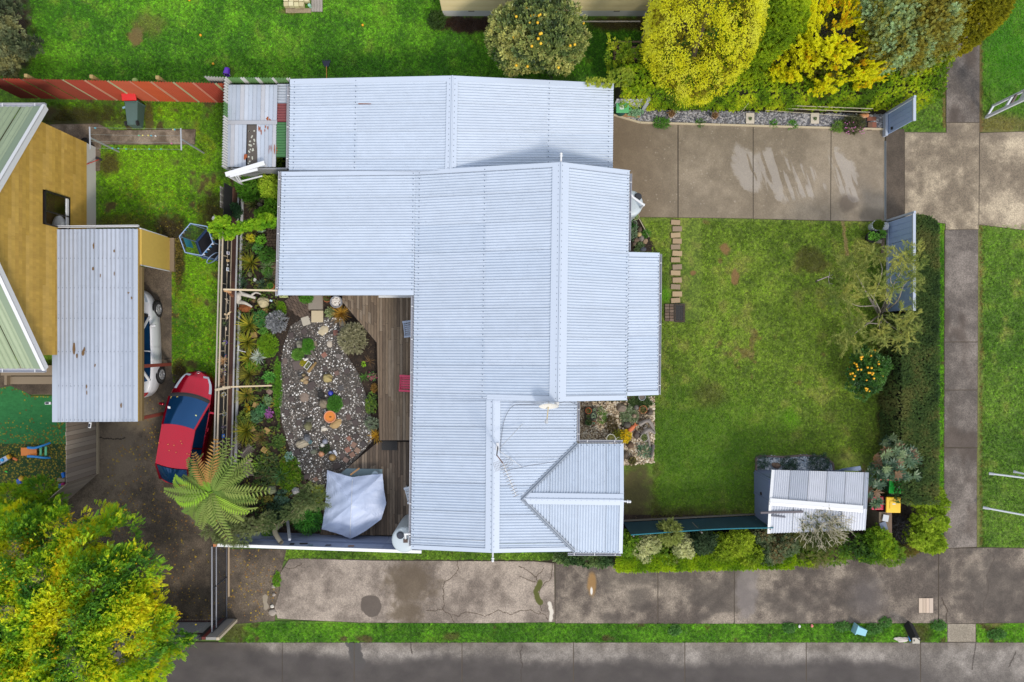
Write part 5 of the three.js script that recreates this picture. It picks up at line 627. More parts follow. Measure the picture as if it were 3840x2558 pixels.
{ // driveway hedge, clipped below and shooting above
  const t = thing('driveway_hedge', 'long bright green clipped hedge along the gravel strip of the driveway', 'hedge', V(9.9, 0, -9.6)), r = rng(19), its = [], x0 = -5.85, x1 = 6.0;
  for (let i = 0; i < 9000; i++) { const x = rr(x0, x1, r), f = r(); const bulge = 0.1 * fbm(x * 2, i % 7, 3); if (x < -4.7 && f < 0.55 && r() < 0.75) { its.push({ p: V(x, rr(1.2, 1.9, r), 0.1 + 0.3 * r()), n: V(0, 0.6, 0.8), s: rr(0.5, 0.9, r) }); continue; } const wob = 0.14 * Math.sin(x * 9 + 2 * Math.sin(x * 3)); if (f < 0.55) its.push({ p: V(x + 0.15 * r(), rr(0.1, 1.85, r), 0.44 + wob * 0.4 + bulge - 0.06 * r()), n: lerpN(V(0.1, 0.45, 1).normalize(), 0.3, r), s: rr(0.5, 0.85, r) }); else its.push({ p: V(x, 1.86 + bulge + rr(-0.08, 0.1, r), rr(-0.55, 0.46, r)), n: lerpN(V(0, 1, 0.1), 0.35, r), s: rr(0.6, 1.0, r) }); }
  leaves('foliage', t, 'small', its, [[80, 112, 14], [112, 146, 16], [150, 172, 20], [186, 194, 34]], { clump: 1.8, gain: 1.9 });
  const shoots = []; for (let k = 0; k < 130; k++) { const x = k < 60 ? rr(x0 - 0.5, x0 + 2.6, r) : k < 90 ? rr(3.6, x1 + 0.4, r) : rr(x0, x1, r), z = -rr(0.3, x < x0 + 2 ? 1.3 : 0.7, r), h = rr(0.3, k < 90 ? 0.85 : 0.35, r); for (let i = 0; i < 9; i++) shoots.push({ p: V(x + (i / 9) * h * rr(-0.3, 0.15, r), 1.5 + h * i / 9, z - (i / 9) * h * 0.5), n: lerpN(V(0, 1, -0.3).normalize(), 0.4, r), s: rr(0.6, 1.0, r) }); }
  leaves('shoots', t, 'broad', shoots, [[104, 134, 24], [160, 178, 34], [206, 204, 64]], { clump: 2 }); part('trunk', Array.from({ length: 9 }, (_, i) => rod(V(x0 + 0.6 + i * 1.3, 0, -0.1), V(x0 + 0.5 + i * 1.3, 1.7, -0.1), 0.05, 0.03, 6)), BARK, t).userData.kind = 'stuff';
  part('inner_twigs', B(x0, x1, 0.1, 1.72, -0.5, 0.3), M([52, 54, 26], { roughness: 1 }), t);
}
shrub('yellow-tipped trailing growth over the garage roof corner', 2250, 306, 2.4, 0.5, 0.2, 'small', 260, 0.7, 1.1, [[120, 146, 40], [190, 196, 70]], { lobes: [[2225, 308, 2.4, 0.25, 0.12, 0.1], [2270, 312, 2.35, 0.28, 0.12, 0.1], [2330, 290, 2.2, 0.4, 0.25, 0.3]], wood: true });
{ // dark clipped hedge on the east side
  const t = thing('dark_hedge', 'long dark green clipped hedge along the footpath', 'hedge', V(15.24, 0, 0.7)), r = rng(23), its = [], z0 = -5.4, z1 = 5.4;
  for (let i = 0; i < 19000; i++) { let z = rr(z0, z1, r), f = r(); if (z < -1.7 && f > 0.78) f = 0.2; const taperEnd = z < z0 + 0.5 ? Math.sqrt(Math.max(0.02, 1 - ((z0 + 0.5 - z) / 0.5) ** 2)) : 1, hw = 0.7 * taperEnd, L = z < -1.7 ? -0.28 : -hw; if (f < 0.62) its.push({ p: V(rr(L, hw, r), 1.45 + rr(-0.05, 0.05, r) + 0.06 * fbm(z * 2, 3, 3), z), n: lerpN(V(0, 1, 0), 0.4, r), s: rr(0.45, 0.8, r) }); else its.push({ p: V((f > 0.78 ? L : hw) + rr(-0.04, 0.04, r), rr(0.05, 1.45, r), z), n: lerpN(V(f > 0.78 ? -1 : 1, 0.4, 0).normalize(), 0.35, r), s: rr(0.45, 0.8, r) }); }
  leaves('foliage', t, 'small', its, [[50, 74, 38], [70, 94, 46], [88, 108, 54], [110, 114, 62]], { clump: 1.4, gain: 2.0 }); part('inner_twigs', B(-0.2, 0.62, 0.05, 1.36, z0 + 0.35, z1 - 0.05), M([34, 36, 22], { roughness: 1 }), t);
}
// weeping tree over the gate panel
{ const base = P(3300, 1180), tips = [[3205, 1010, 2.6], [3290, 950, 2.7], [3370, 980, 3.0], [3430, 1030, 3.0], [3160, 1120, 2.3], [3210, 1210, 2.2], [3300, 1260, 2.3], [3400, 1190, 2.5], [3250, 1090, 3.0], [3330, 1080, 3.2], [3180, 1280, 1.8], [3420, 960, 2.6], [3390, 1255, 2.2]], t = thing('weeping_tree', 'airy olive-green weeping tree drooping over the blue gate panel', 'tree', base), r = rng(29), its = [];
  for (const [px, py, y] of tips) { const p = P(px, py, y), c = V(p.x - base.x, y, p.z - base.z); for (let k = 0; k < 38; k++) { const d = V(rr(-1, 1, r), rr(-0.5, 0.4, r), rr(-1, 1, r)), s0 = c.clone().add(V(rr(-0.35, 0.35, r), rr(-0.2, 0.2, r), rr(-0.35, 0.35, r))), L = rr(0.25, 0.5, r); d.normalize(); for (let i = 0; i < 5; i++) its.push({ p: s0.clone().addScaledVector(d, L * i / 5).add(V(0, -0.25 * (i / 5) ** 2, 0)), n: lerpN(d, 0.25, r, 0.4), s: rr(0.5, 0.85, r) }); } }
  leaves('crown', t, 'fine', its.map((i) => ({ ...i, s: i.s * 1.2 })), [[98, 116, 52], [122, 136, 64], [152, 158, 84], [170, 170, 84]], { clump: 2 }); limbs(t, V(0, 0, 0), tips.map(([px, py, y]) => { const p = P(px, py, y); return V(p.x - base.x, y - 0.05, p.z - base.z); }), 0.07, M([172, 162, 148]), 'trunk', 0.25, 6); }
{ const { t, lobes } = plant('orange_tree', 'small orange tree covered in ripe fruit on the front lawn', 'tree', P(3235, 1385), [[3240, 1345, 1.2, 0.45, 0.5, 0.4], [3275, 1385, 1.3, 0.5, 0.5, 0.5], [3220, 1405, 1.2, 0.4, 0.45, 0.4], [3260, 1440, 1.0, 0.4, 0.4, 0.35], [3300, 1370, 1.1, 0.35, 0.4, 0.35], [3235, 1478, 0.7, 0.22, 0.25, 0.2], [3195, 1450, 0.8, 0.2, 0.2, 0.16]], 'broad', 900, 0.5, 0.95, [[26, 60, 24], [44, 84, 30], [72, 112, 36]], { mat: WAXY, r: 0.045 });
  const fg = new THREE.SphereGeometry(0.042, 10, 8), fm = [M([248, 176, 8], { roughness: 0.45 }), M([252, 192, 16], { roughness: 0.45 })]; [[3275, 1315], [3280, 1314], [3270, 1320], [3227, 1340], [3232, 1338], [3228, 1347], [3265, 1334], [3203, 1362], [3210, 1366], [3213, 1374], [3252, 1378], [3267, 1380], [3216, 1386], [3228, 1386], [3188, 1402], [3196, 1400], [3204, 1410], [3256, 1398], [3262, 1398], [3270, 1404], [3273, 1399], [3276, 1419], [3310, 1408], [3199, 1422], [3248, 1425], [3291, 1355], [3294, 1365], [3245, 1456], [3251, 1458], [3248, 1464], [3219, 1459], [3258, 1466], [3186, 1378], [3285, 1350]].forEach(([px, py], i) => { const k = lobes.map((l) => { const p = P(px, py, l[1]), dx = (p.x - t.position.x - l[0]) / l[3], dz = (p.z - t.position.z - l[2]) / l[5], q = 1 - dx * dx - dz * dz; return q > 0 ? l[1] + l[4] * Math.sqrt(q) : 0; }), y = Math.max(0.7, ...k), p = P(px, py, y), f = part('fruit', fg, fm[i % 2], t); f.position.set(p.x - t.position.x, y + 0.03, p.z - t.position.z); }); }
{ // big-leaved shrub of rosettes
  const base = P(3330, 1770), t = thing('rosette_shrub', 'dark shrub with large leathery leaf rosettes beside the garden shed', 'shrub', V(base.x, 0, base.z)), r = rng(61), lf = (n, L, W) => merge(Array.from({ length: n }, (_, i) => leafGeo(L * rr(0.8, 1.1, r), W, 0.12).rotateX(rr(0.85, 1.3, r)).rotateY(i * 6.283 / n + r() * 0.4))), gs = [lf(9, 0.24, 0.075), lf(8, 0.27, 0.085), lf(10, 0.22, 0.07)], ms = [[64, 98, 62], [88, 114, 74], [112, 132, 86], [50, 80, 52], [118, 90, 60], [58, 90, 64]].map((c) => M(c, { roughness: 0.45 }));
  for (let i = 0; i < 170; i++) { const a = r() * 6.28, q = Math.sqrt(r()), px = 3350 + 122 * q * Math.cos(a), py = 1750 + 110 * q * Math.sin(a) + (px < 3300 ? 55 : 0), y = 2.15 - 0.95 * q * q + rr(-0.35, 0.1, r) - (py > 1795 && px > 3310 ? 1.1 : 0), p = P(px, py, y), f = part('leaf_rosette', gs[i % 3], ms[i % 6], t); f.position.set(p.x - base.x, y, p.z - base.z); f.rotation.set(rr(-0.4, 0.4, r), r() * 6.28, rr(-0.4, 0.4, r)); }
  limbs(t, V(0, 0, 0), [[-0.6, 1.3, 0.3], [0.3, 1.5, -0.4], [0.7, 1.2, 0.2], [0, 1.5, 0.1], [-0.3, 1.3, -0.5]].map((q) => V(...q)), 0.05, BARK); }
shrub('bright lime leafy shrub beside the yellow bin and footpath', 3460, 1960, 0.9, 0.75, 0.6, 'broad', 3000, 0.45, 0.85, [[110, 138, 24], [142, 168, 34], [172, 192, 58]], { lobes: [[3470, 1860, 0.9, 0.6, 0.6, 0.5], [3480, 1950, 0.9, 0.6, 0.6, 0.55], [3450, 2010, 0.8, 0.55, 0.55, 0.45], [3490, 2030, 0.7, 0.45, 0.5, 0.4], [3500, 1880, 0.8, 0.4, 0.5, 0.5], [3440, 1860, 0.7, 0.35, 0.4, 0.3]], clump: 2.5 });
shrub('dull olive low bush at the corner of the shared drive', 3400, 2060, 0.35, 0.35, 0.25, 'fine', 420, 0.6, 1, [[104, 112, 46], [140, 132, 60], [150, 104, 60]], { rz: 0.25, lobes: [[3400, 2055, 0.3, 0.35, 0.25, 0.2], [3350, 2070, 0.25, 0.25, 0.2, 0.16]] });
shrub('bare purplish dark twiggy bush in the shade by the bins', 3370, 1985, 0.5, 0.5, 0.4, 'fine', 220, 0.7, 1.1, [[44, 44, 48], [66, 64, 66]], { rz: 0.4, bark: M([84, 80, 84]) });
{ // grey-twigged bush over the shed roof
  const base = P(3085, 1935), t = thing('twiggy_bush', 'round bush with bare pale grey twigs spreading over the shed roof', 'shrub', V(base.x, 0, base.z)), r = rng(71), list = [], c = P(3090, 1965, 1.9), C0 = V(c.x - base.x, 0.9, c.z - base.z);
  for (let i = 0; i < 120; i++) { const a = r() * 6.28, q = Math.sqrt(r()), d = V(Math.cos(a) * q * 1.4, 1.4 * Math.sqrt(1 - q * q * 0.8), Math.sin(a) * q * 1.15), e = C0.clone().add(d), m = C0.clone().lerp(e, 0.5).add(V(rr(-0.1, 0.1, r), 0.15, rr(-0.1, 0.1, r))); list.push(taper(new THREE.CatmullRomCurve3([C0.clone().add(V(0, -0.3, 0)), m, e]), 0.022, 0.009, 6, 4)); for (let k = 0; k < 4; k++) { const s = m.clone().lerp(e, rr(0.1, 0.9, r)); list.push(rod(s, s.clone().add(V(rr(-0.25, 0.25, r), rr(0, 0.2, r), rr(-0.25, 0.25, r))), 0.01, 0.006, 3)); } }
  part('twigs', list, M([206, 198, 170]), t).userData.kind = 'stuff'; part('trunk', taper(new THREE.CatmullRomCurve3([V(0, 0, 0), V(0.1, 0.4, 0), C0]), 0.07, 0.04), BARK_GREY, t);
  leaves('foliage', t, 'fine', lobeItems([[C0.x, 1.0, C0.z, 1.3, 0.9, 1.0], [C0.x - 0.7, 1.2, C0.z - 0.3, 0.6, 0.6, 0.5]], 1700, 0.7, 1.2, 72, { inner: 0.7 }), [[58, 74, 34], [86, 98, 46], [118, 120, 62]], {});
  leaves('foliage', t, 'fine', lobeItems([[C0.x + 0.1, 0.5, C0.z + 1.3, 0.85, 0.4, 0.6]], 800, 0.7, 1.2, 73, {}), [[104, 112, 60], [140, 140, 82]], {});
}
// the mixed border along the shared drive
const LIME = [[104, 142, 12], [140, 172, 14], [172, 194, 24]], MID = [[58, 100, 26], [92, 136, 28], [134, 166, 40]], DARKG = [[30, 54, 34], [52, 78, 48], [78, 98, 62]], CREAM = [[128, 140, 84], [178, 184, 128], [206, 206, 158]];
shrub('low dark laurel hedge under the south gable of the house', 2190, 2088, 0.45, 0.8, 0.4, 'broad', 1000, 0.5, 0.9, [[42, 70, 36], [70, 98, 50], [108, 128, 72]], { rz: 0.28, mat: WAXY, lobes: [[2120, 2085, 0.4, 0.4, 0.4, 0.28], [2190, 2090, 0.45, 0.5, 0.4, 0.3], [2255, 2092, 0.45, 0.4, 0.4, 0.28]] });
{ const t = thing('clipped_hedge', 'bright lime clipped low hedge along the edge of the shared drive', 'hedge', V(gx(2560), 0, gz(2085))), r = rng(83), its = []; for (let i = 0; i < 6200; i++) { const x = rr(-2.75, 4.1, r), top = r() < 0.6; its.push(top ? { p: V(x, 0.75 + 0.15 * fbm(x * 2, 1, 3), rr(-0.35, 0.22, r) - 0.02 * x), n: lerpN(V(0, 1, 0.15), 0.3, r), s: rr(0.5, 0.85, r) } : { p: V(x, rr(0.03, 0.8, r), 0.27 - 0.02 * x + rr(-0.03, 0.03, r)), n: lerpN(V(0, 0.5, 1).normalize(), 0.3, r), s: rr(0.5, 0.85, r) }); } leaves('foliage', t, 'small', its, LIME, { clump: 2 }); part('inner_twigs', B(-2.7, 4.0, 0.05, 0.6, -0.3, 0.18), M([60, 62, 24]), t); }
shrub('bright green shrub against the house corner in the border', 2350, 2035, 0.8, 0.45, 0.5, 'broad', 600, 0.5, 0.85, MID, { rz: 0.45 });
shrub('cream variegated shrub with pale bare twigs in the border', 2415, 2050, 0.9, 0.45, 0.5, 'small', 900, 0.6, 1.0, CREAM, { rz: 0.5, lobes: [[2395, 2050, 0.9, 0.3, 0.4, 0.35], [2440, 2035, 0.9, 0.35, 0.4, 0.35], [2415, 2085, 0.7, 0.3, 0.3, 0.25]], bark: BARK_GREY });
shrub('feathery olive-tipped shrub rising over the teal net', 2510, 1995, 1.2, 0.35, 0.6, 'fine', 600, 0.7, 1.2, [[92, 112, 48], [136, 148, 74], [160, 168, 92]], { rz: 0.35 });
shrub('sprawling mid-green shrubbery filling between the border shrubs', 2700, 2055, 0.5, 1, 0.4, 'small', 4200, 0.6, 1.0, [[60, 96, 34], [92, 130, 34], [128, 158, 40], [120, 128, 70]], { lobes: [2350, 2440, 2510, 2600, 2680, 2850, 2940, 3030, 3130, 3210, 3260, 3330].map((x, i) => [x, 2046 + (i % 3) * 12, 0.5, 0.62, 0.45, 0.5]) });
shrub('cream variegated shrub beside the dark round one', 2565, 2045, 0.9, 0.42, 0.45, 'small', 900, 0.6, 1.0, CREAM, { rz: 0.42 });
shrub('dark green dense shrub in the border below the teal net', 2635, 2030, 1.0, 0.48, 0.55, 'small', 1100, 0.6, 1.0, DARKG, { rz: 0.45 });
shrub('large bright lime shrub in the border below the teal net', 2755, 2045, 0.95, 0.7, 0.6, 'broad', 1900, 0.5, 0.9, [[106, 134, 22], [138, 160, 30], [166, 182, 48]], { rz: 0.55, lobes: [[2710, 2050, 0.9, 0.45, 0.55, 0.5], [2770, 2025, 1.0, 0.5, 0.55, 0.45], [2810, 2070, 0.8, 0.45, 0.5, 0.4]] });
shrub('dusty grey-green shrub at the shed corner', 2900, 2050, 0.9, 0.6, 0.6, 'small', 1800, 0.6, 1.0, [[62, 86, 54], [94, 116, 78], [120, 134, 96], [128, 110, 70]], { rz: 0.6, lobes: [[2860, 2000, 0.9, 0.4, 0.5, 0.4], [2900, 2060, 0.9, 0.5, 0.55, 0.45], [2950, 2030, 0.9, 0.45, 0.5, 0.45], [2880, 2090, 0.6, 0.45, 0.4, 0.25]] });
shrub('low lime clipped shrub beneath the twiggy bush', 3010, 2092, 0.45, 0.5, 0.4, 'small', 900, 0.5, 0.85, LIME, { rz: 0.25 });
shrub('glossy bright green shrub between twiggy bush and drive corner', 3300, 2040, 0.75, 0.5, 0.5, 'broad', 1400, 0.5, 0.9, [[74, 114, 26], [106, 146, 28], [150, 176, 34]], { rz: 0.5, lobes: [[3290, 2020, 0.8, 0.42, 0.5, 0.45], [3320, 2050, 0.7, 0.4, 0.45, 0.35], [3260, 2075, 0.5, 0.5, 0.35, 0.25]] });
// shrub in the top left corner
shrub('grey-green leggy shrub in the top left corner of the lawn', 20, 130, 1.2, 0.7, 0.8, 'broad', 1500, 0.7, 1.2, [[44, 58, 40], [84, 98, 66], [128, 134, 96], [150, 148, 92]], { name: 'corner_shrub', lobes: [[-10, 30, 1.5, 0.7, 0.7, 0.6], [10, 130, 1.3, 0.6, 0.7, 0.6], [70, 190, 1.0, 0.6, 0.4, 0.3], [10, 240, 1.1, 0.6, 0.6, 0.4], [120, 160, 0.7, 0.35, 0.15, 0.12]], inner: 0.3, lump: 0.6 });
shrub('small green weed clump at the corner of the cream house', 1640, 75, 0.25, 0.3, 0.22, 'small', 200, 0.7, 1.1, [[50, 76, 30], [84, 112, 44]], { rz: 0.3 });
// ---------------------------------------------------------------- cars
const RUBBER = M([40, 40, 42], { roughness: 0.9 }), ALLOY = M([206, 208, 212], { metalness: 0.5, roughness: 0.35 }), GLASS = M([26, 76, 124], { roughness: 0.08, metalness: 0.6 }), TRIM = M([24, 24, 27], { roughness: 0.6 });
// front towards -z; s = profile of the car
function car(label, p, turn, s) {
  const t = thing('car', label, 'car', p, turn), { L, W } = s, hl = L / 2, paint = new THREE.MeshPhysicalMaterial({ color: CC(s.rgb), roughness: s.metal ? 0.27 : 0.4, clearcoat: 0.6, clearcoatRoughness: 0.05, side: THREE.DoubleSide, metalness: s.metal ?? 0 });
  const hw = (z) => { const f = Math.abs(z) / hl, e = z < 0 ? s.noseR : s.tailR; return W / 2 * Math.pow(Math.max(0, 1 - Math.pow(f, e[0])), e[1]) * 0.999 + 0.02; };
  const top = (z) => { const u = (z + hl) / L; const a = s.deck; for (let i = 0; i + 1 < a.length; i++) if (u <= a[i + 1][0]) { const q = (u - a[i][0]) / (a[i + 1][0] - a[i][0]); return a[i][1] + (a[i + 1][1] - a[i][1]) * q * q * (3 - 2 * q); } return a[a.length - 1][1]; };
  const low = (z) => 0.2 + 0.1 * Math.pow(Math.abs(z) / hl, 6);
  // section: v 0 (sill) .. 1 (middle of the deck)
  const sec = (z, v, side, out = 0) => { const w = hw(z) + out, b = low(z), h = top(z), pts = [[0.93, b], [0.985, b + (h - b) * 0.3], [1.0, b + (h - b) * 0.55], [0.965, b + (h - b) * 0.86], [0.88, h - 0.012], [0.5, h + 0.022], [0, h + 0.032]]; const f = Math.min(5.999, v * 6), i = Math.floor(f), q = f - i, x = pts[i][0] + (pts[i + 1][0] - pts[i][0]) * q, y = pts[i][1] + (pts[i + 1][1] - pts[i][1]) * q; return V(side * w * x, y + (v > 0.5 ? out : 0), z); };
  const patch = (z0, z1, v0, v1, side, nz = 40, nv = 18, out = 0) => { const q = []; for (let i = 0; i <= nz; i++) for (let j = 0; j <= nv; j++) { const c = sec(z0 + (z1 - z0) * i / nz, v0 + (v1 - v0) * j / nv, side, out); q.push(c.x, c.y, c.z); } const id = []; for (let i = 0; i < nz; i++) for (let j = 0; j < nv; j++) { const a = i * (nv + 1) + j, b = a + nv + 1; id.push(a, b, b + 1, a, b + 1, a + 1); } const g = new THREE.BufferGeometry(); g.setAttribute('position', new THREE.Float32BufferAttribute(q, 3)); g.setIndex(id); g.computeVertexNormals(); return g; };
  const zz = (u) => -hl + u * L, e = 0.004;
  part('body', [...[-1, 1].map((k) => patch(-hl + e, hl - e, 0, 1, k, 60)), quadGeo([sec(-hl + e, 0, -1), sec(-hl + e, 0, 1), sec(-hl + e, 0.9, 1), sec(-hl + e, 0.9, -1), sec(hl - e, 0, -1), sec(hl - e, 0, 1), sec(hl - e, 0.9, 1), sec(hl - e, 0.9, -1)])], paint, t);
  // cabin: windscreen, roof, rear glass, side glass
  const [c0, r0, r1, c1] = s.cab.map(zz), yb = (z) => top(z) + 0.012, wb = (z) => hw(z) * 0.9, wr = W * s.roofW, ry = s.roofH, crown = 0.035;
  const surf = (z0, y0, w0, z1, y1, w1, n = 8, m = 10, bow0 = 0, bow1 = 0) => { const q = [], id = []; for (let i = 0; i <= n; i++) for (let j = 0; j <= m; j++) { const a = i / n, b = j / m * 2 - 1, arc = Math.sin(a * PI) * 0.02; q.push(b * (w0 + (w1 - w0) * a), y0 + (y1 - y0) * a + crown * (1 - b * b) + arc, z0 + (z1 - z0) * a - (bow0 + (bow1 - bow0) * a) * (1 - b * b)); } for (let i = 0; i < n; i++) for (let j = 0; j < m; j++) { const a = i * (m + 1) + j, b = a + m + 1; id.push(a, a + 1, b + 1, a, b + 1, b); } const g = new THREE.BufferGeometry(); g.setAttribute('position', new THREE.Float32BufferAttribute(q, 3)); g.setIndex(id); g.computeVertexNormals(); return g; };
  part('windscreen', surf(c0, yb(c0), wb(c0) * 0.96, r0, ry - 0.01, wr * 0.94, 8, 10, 0.14, 0.08), GLASS, t); part('cowl', surf(c0 - 0.12, yb(c0) - 0.005, wb(c0) * 0.97, c0 + 0.02, yb(c0) + 0.012, wb(c0) * 0.97, 3, 10, 0.14, 0.14), TRIM, t);
  part('roof', surf(r0, ry, wr, r1, ry - 0.02, wr * 0.97, 8, 10, 0.08, -0.05), paint, t); part('rear_window', surf(r1 + 0.03, ry - 0.02, wr * 0.93, c1, yb(c1), wb(c1) * 0.9, 8, 10, -0.05, -0.1), GLASS, t);
  for (const k of [-1, 1]) {
    const A = V(k * wb(c0), yb(c0), c0), D = V(k * wr, ry - 0.005, r0), E = V(k * wr * 0.97, ry - 0.025, r1), G = V(k * wb(c1), yb(c1), c1), N = 12, q = []; for (let i = 0; i < N; i++) { const f = i / N, g = (i + 1) / N, lowP = (u) => { const z = c0 + (c1 - c0) * u; return V(k * wb(z), yb(z), z); }, up = (u) => { const z = c0 + (c1 - c0) * u; if (z < r0) return A.clone().lerp(D, (z - c0) / (r0 - c0)); if (z > r1) return E.clone().lerp(G, (z - r1) / (c1 - r1)); return D.clone().lerp(E, (z - r0) / (r1 - r0)); }; q.push(lowP(f), lowP(g), up(g), up(f)); }
    part('side_window', quadGeo(q), GLASS, t); part('pillar', [bar(A, D.clone().add(V(0, 0.01, 0)), 0.07, 0.05), bar(E, G, 0.09, 0.05), bar(V(k * wr, ry - 0.01, (r0 + r1) / 2 - 0.05), V(k * wb((r0 + r1) / 2), yb(0), (r0 + r1) / 2), 0.04, 0.07), bar(D, E, 0.05, 0.03)], paint, t);
    for (const [a, b] of s.doors) { const d = part('door', patch(zz(a) + 0.012, zz(b) - 0.012, 0.1, 0.7, k, 10, 8, 0.01), paint, t); const hz = zz(b) - 0.2, hp = sec(hz, 0.55, k, 0.02); part('handle', RB(0.03, 0.03, 0.16, 0.01).translate(hp.x, hp.y, hp.z), s.chrome ? ALLOY : paint, d); }
    const m = part('mirror', [RB(0.2, 0.13, 0.1, 0.04, 3).translate(k * (wb(c0) + 0.2), yb(c0) + 0.1, c0 + 0.32)], paint, t); part('mirror_arm', RB(0.1, 0.05, 0.06, 0.015).translate(k * (wb(c0) + 0.07), yb(c0) + 0.04, c0 + 0.3), TRIM, m);
    part('headlight', patch(zz(0.03), zz(s.lamp), 0.66, 0.84, k, 12, 8, 0.006), M([176, 190, 206], { roughness: 0.08, P: true, clearcoat: 1 }), t); part('tail_light', patch(zz(0.945), zz(0.992), 0.55, 0.8, k, 6, 6, 0.006), M([180, 20, 26], { roughness: 0.2 }), t);
    part('sill', patch(zz(0.26), zz(0.76), 0, 0.1, k, 8, 3, 0.015), s.sill ? paint : TRIM, t);
    for (const u of s.axles) { const z = zz(u), x = k * (hw(z) - 0.085), R = s.wheelR, arch = part('wheel_arch', new THREE.CylinderGeometry(R + 0.06, R + 0.06, 0.02, 28).rotateZ(PI / 2).translate(k * (hw(z) * 0.985 + 0.004), R + 0.01, z), TRIM, t), w = part('wheel', lathe([[R * 0.6, -0.1], [R * 0.92, -0.1], [R, -0.07], [R, 0.07], [R * 0.92, 0.1], [R * 0.6, 0.1]], 28).rotateZ(PI / 2).translate(x + k * 0.03, R, z), RUBBER, t), sp = [lathe([[R * 0.55, 0.0], [R * 0.66, 0.0], [R * 0.66, 0.05], [R * 0.6, 0.05]], 24), cyl(R * 0.18, R * 0.16, 0.05, 12)]; for (let i = 0; i < 6; i++) sp.push(B(-0.03, 0.03, 0, 0.04, R * 0.1, R * 0.6).rotateY(i * PI / 3)); part('rim', sp.map((g) => g.rotateZ(-k * PI / 2).translate(x + k * 0.09, R, z)), ALLOY, w); part('disc', new THREE.CylinderGeometry(R * 0.58, R * 0.58, 0.02, 20).rotateZ(PI / 2).translate(x + k * 0.07, R, z), DARK, w); }
  }
  part('grille', [RB(hw(-hl * 0.97) * 1.2, 0.1, 0.04, 0.02).translate(0, top(-hl) - 0.12, -hl - 0.004)], TRIM, t); part('badge', new THREE.TorusGeometry(0.055, 0.012, 6, 16).rotateX(PI / 2 - 0.9).translate(0, top(-hl + 0.06) + 0.025, -hl + 0.03), ALLOY, t);
  part('bonnet', patchMid(0.045, s.cab[0] - 0.035), paint, t);
  function patchMid(a, b) { return mergeGeometries([-1, 1].map((k) => patch(zz(a), zz(b), 0.72, 1, k, 16, 8, 0.008))); }
  part('wiper', [bar(V(-0.5, yb(c0) + 0.035, c0 + 0.0), V(0.05, yb(c0) + 0.06, c0 + 0.1), 0.02, 0.015), bar(V(0.05, yb(c0) + 0.05, c0 - 0.03), V(0.55, yb(c0) + 0.05, c0 + 0.07), 0.02, 0.015)], TRIM, t);
  return { t, top, hw, paint };
}
{ // red hatchback beside the fence
  const p = P(699, 1606, 0.8), c = car('shiny dark red hatchback parked beside the boundary fence, half under the tree fern', V(p.x, 0, p.z), -0.182, { L: 4.4, W: 1.78, metal: 0.85, rgb: [196, 0, 44], noseR: [3.4, 0.4], tailR: [5, 0.3], deck: [[0, 0.6], [0.06, 0.74], [0.27, 0.96], [0.6, 0.98], [0.9, 1.0], [1, 0.86]], cab: [0.245, 0.47, 0.81, 0.965], roofW: 0.345, roofH: 1.46, doors: [[0.3, 0.52], [0.525, 0.74]], lamp: 0.17, axles: [0.19, 0.79], wheelR: 0.32 });
  const w = (x, z, a, b) => RB(a, 0.006, b, 0.002).rotateX(0.5).translate(x, 1.27, z); part('windscreen_sticker', [w(-0.58, -0.75, 0.1, 0.1)], WHITE, c.t); part('windscreen_sticker', [w(0.48, -0.62, 0.06, 0.1)], M([220, 226, 160]), c.t);
  const r = rng(3); part('fallen_leaves', Array.from({ length: 26 }, (_, i) => leafGeo(0.06, 0.025).rotateX(PI / 2).rotateY(r() * 6).translate(rr(-0.7, 0.7, r), i < 16 ? 1.05 : 1.53, i < 16 ? -1.12 + rr(-0.03, 0.05, r) : rr(-0.1, 1.1, r))), M([214, 186, 70]), c.t).userData.kind = 'stuff';
}
{ // white saloon under the carport
  car('white saloon car showing its right side under the carport roof', V(-14.6, 0, 0.1), 0.03, { L: 4.25, W: 1.7, rgb: [232, 234, 240], noseR: [3.2, 0.4], tailR: [4.2, 0.34], deck: [[0, 0.56], [0.06, 0.7], [0.28, 0.9], [0.6, 0.92], [0.85, 0.94], [1, 0.84]], cab: [0.27, 0.45, 0.7, 0.84], roofW: 0.345, roofH: 1.4, doors: [[0.3, 0.53], [0.535, 0.74]], lamp: 0.13, axles: [0.19, 0.79], wheelR: 0.31, sill: true, chrome: false });
}
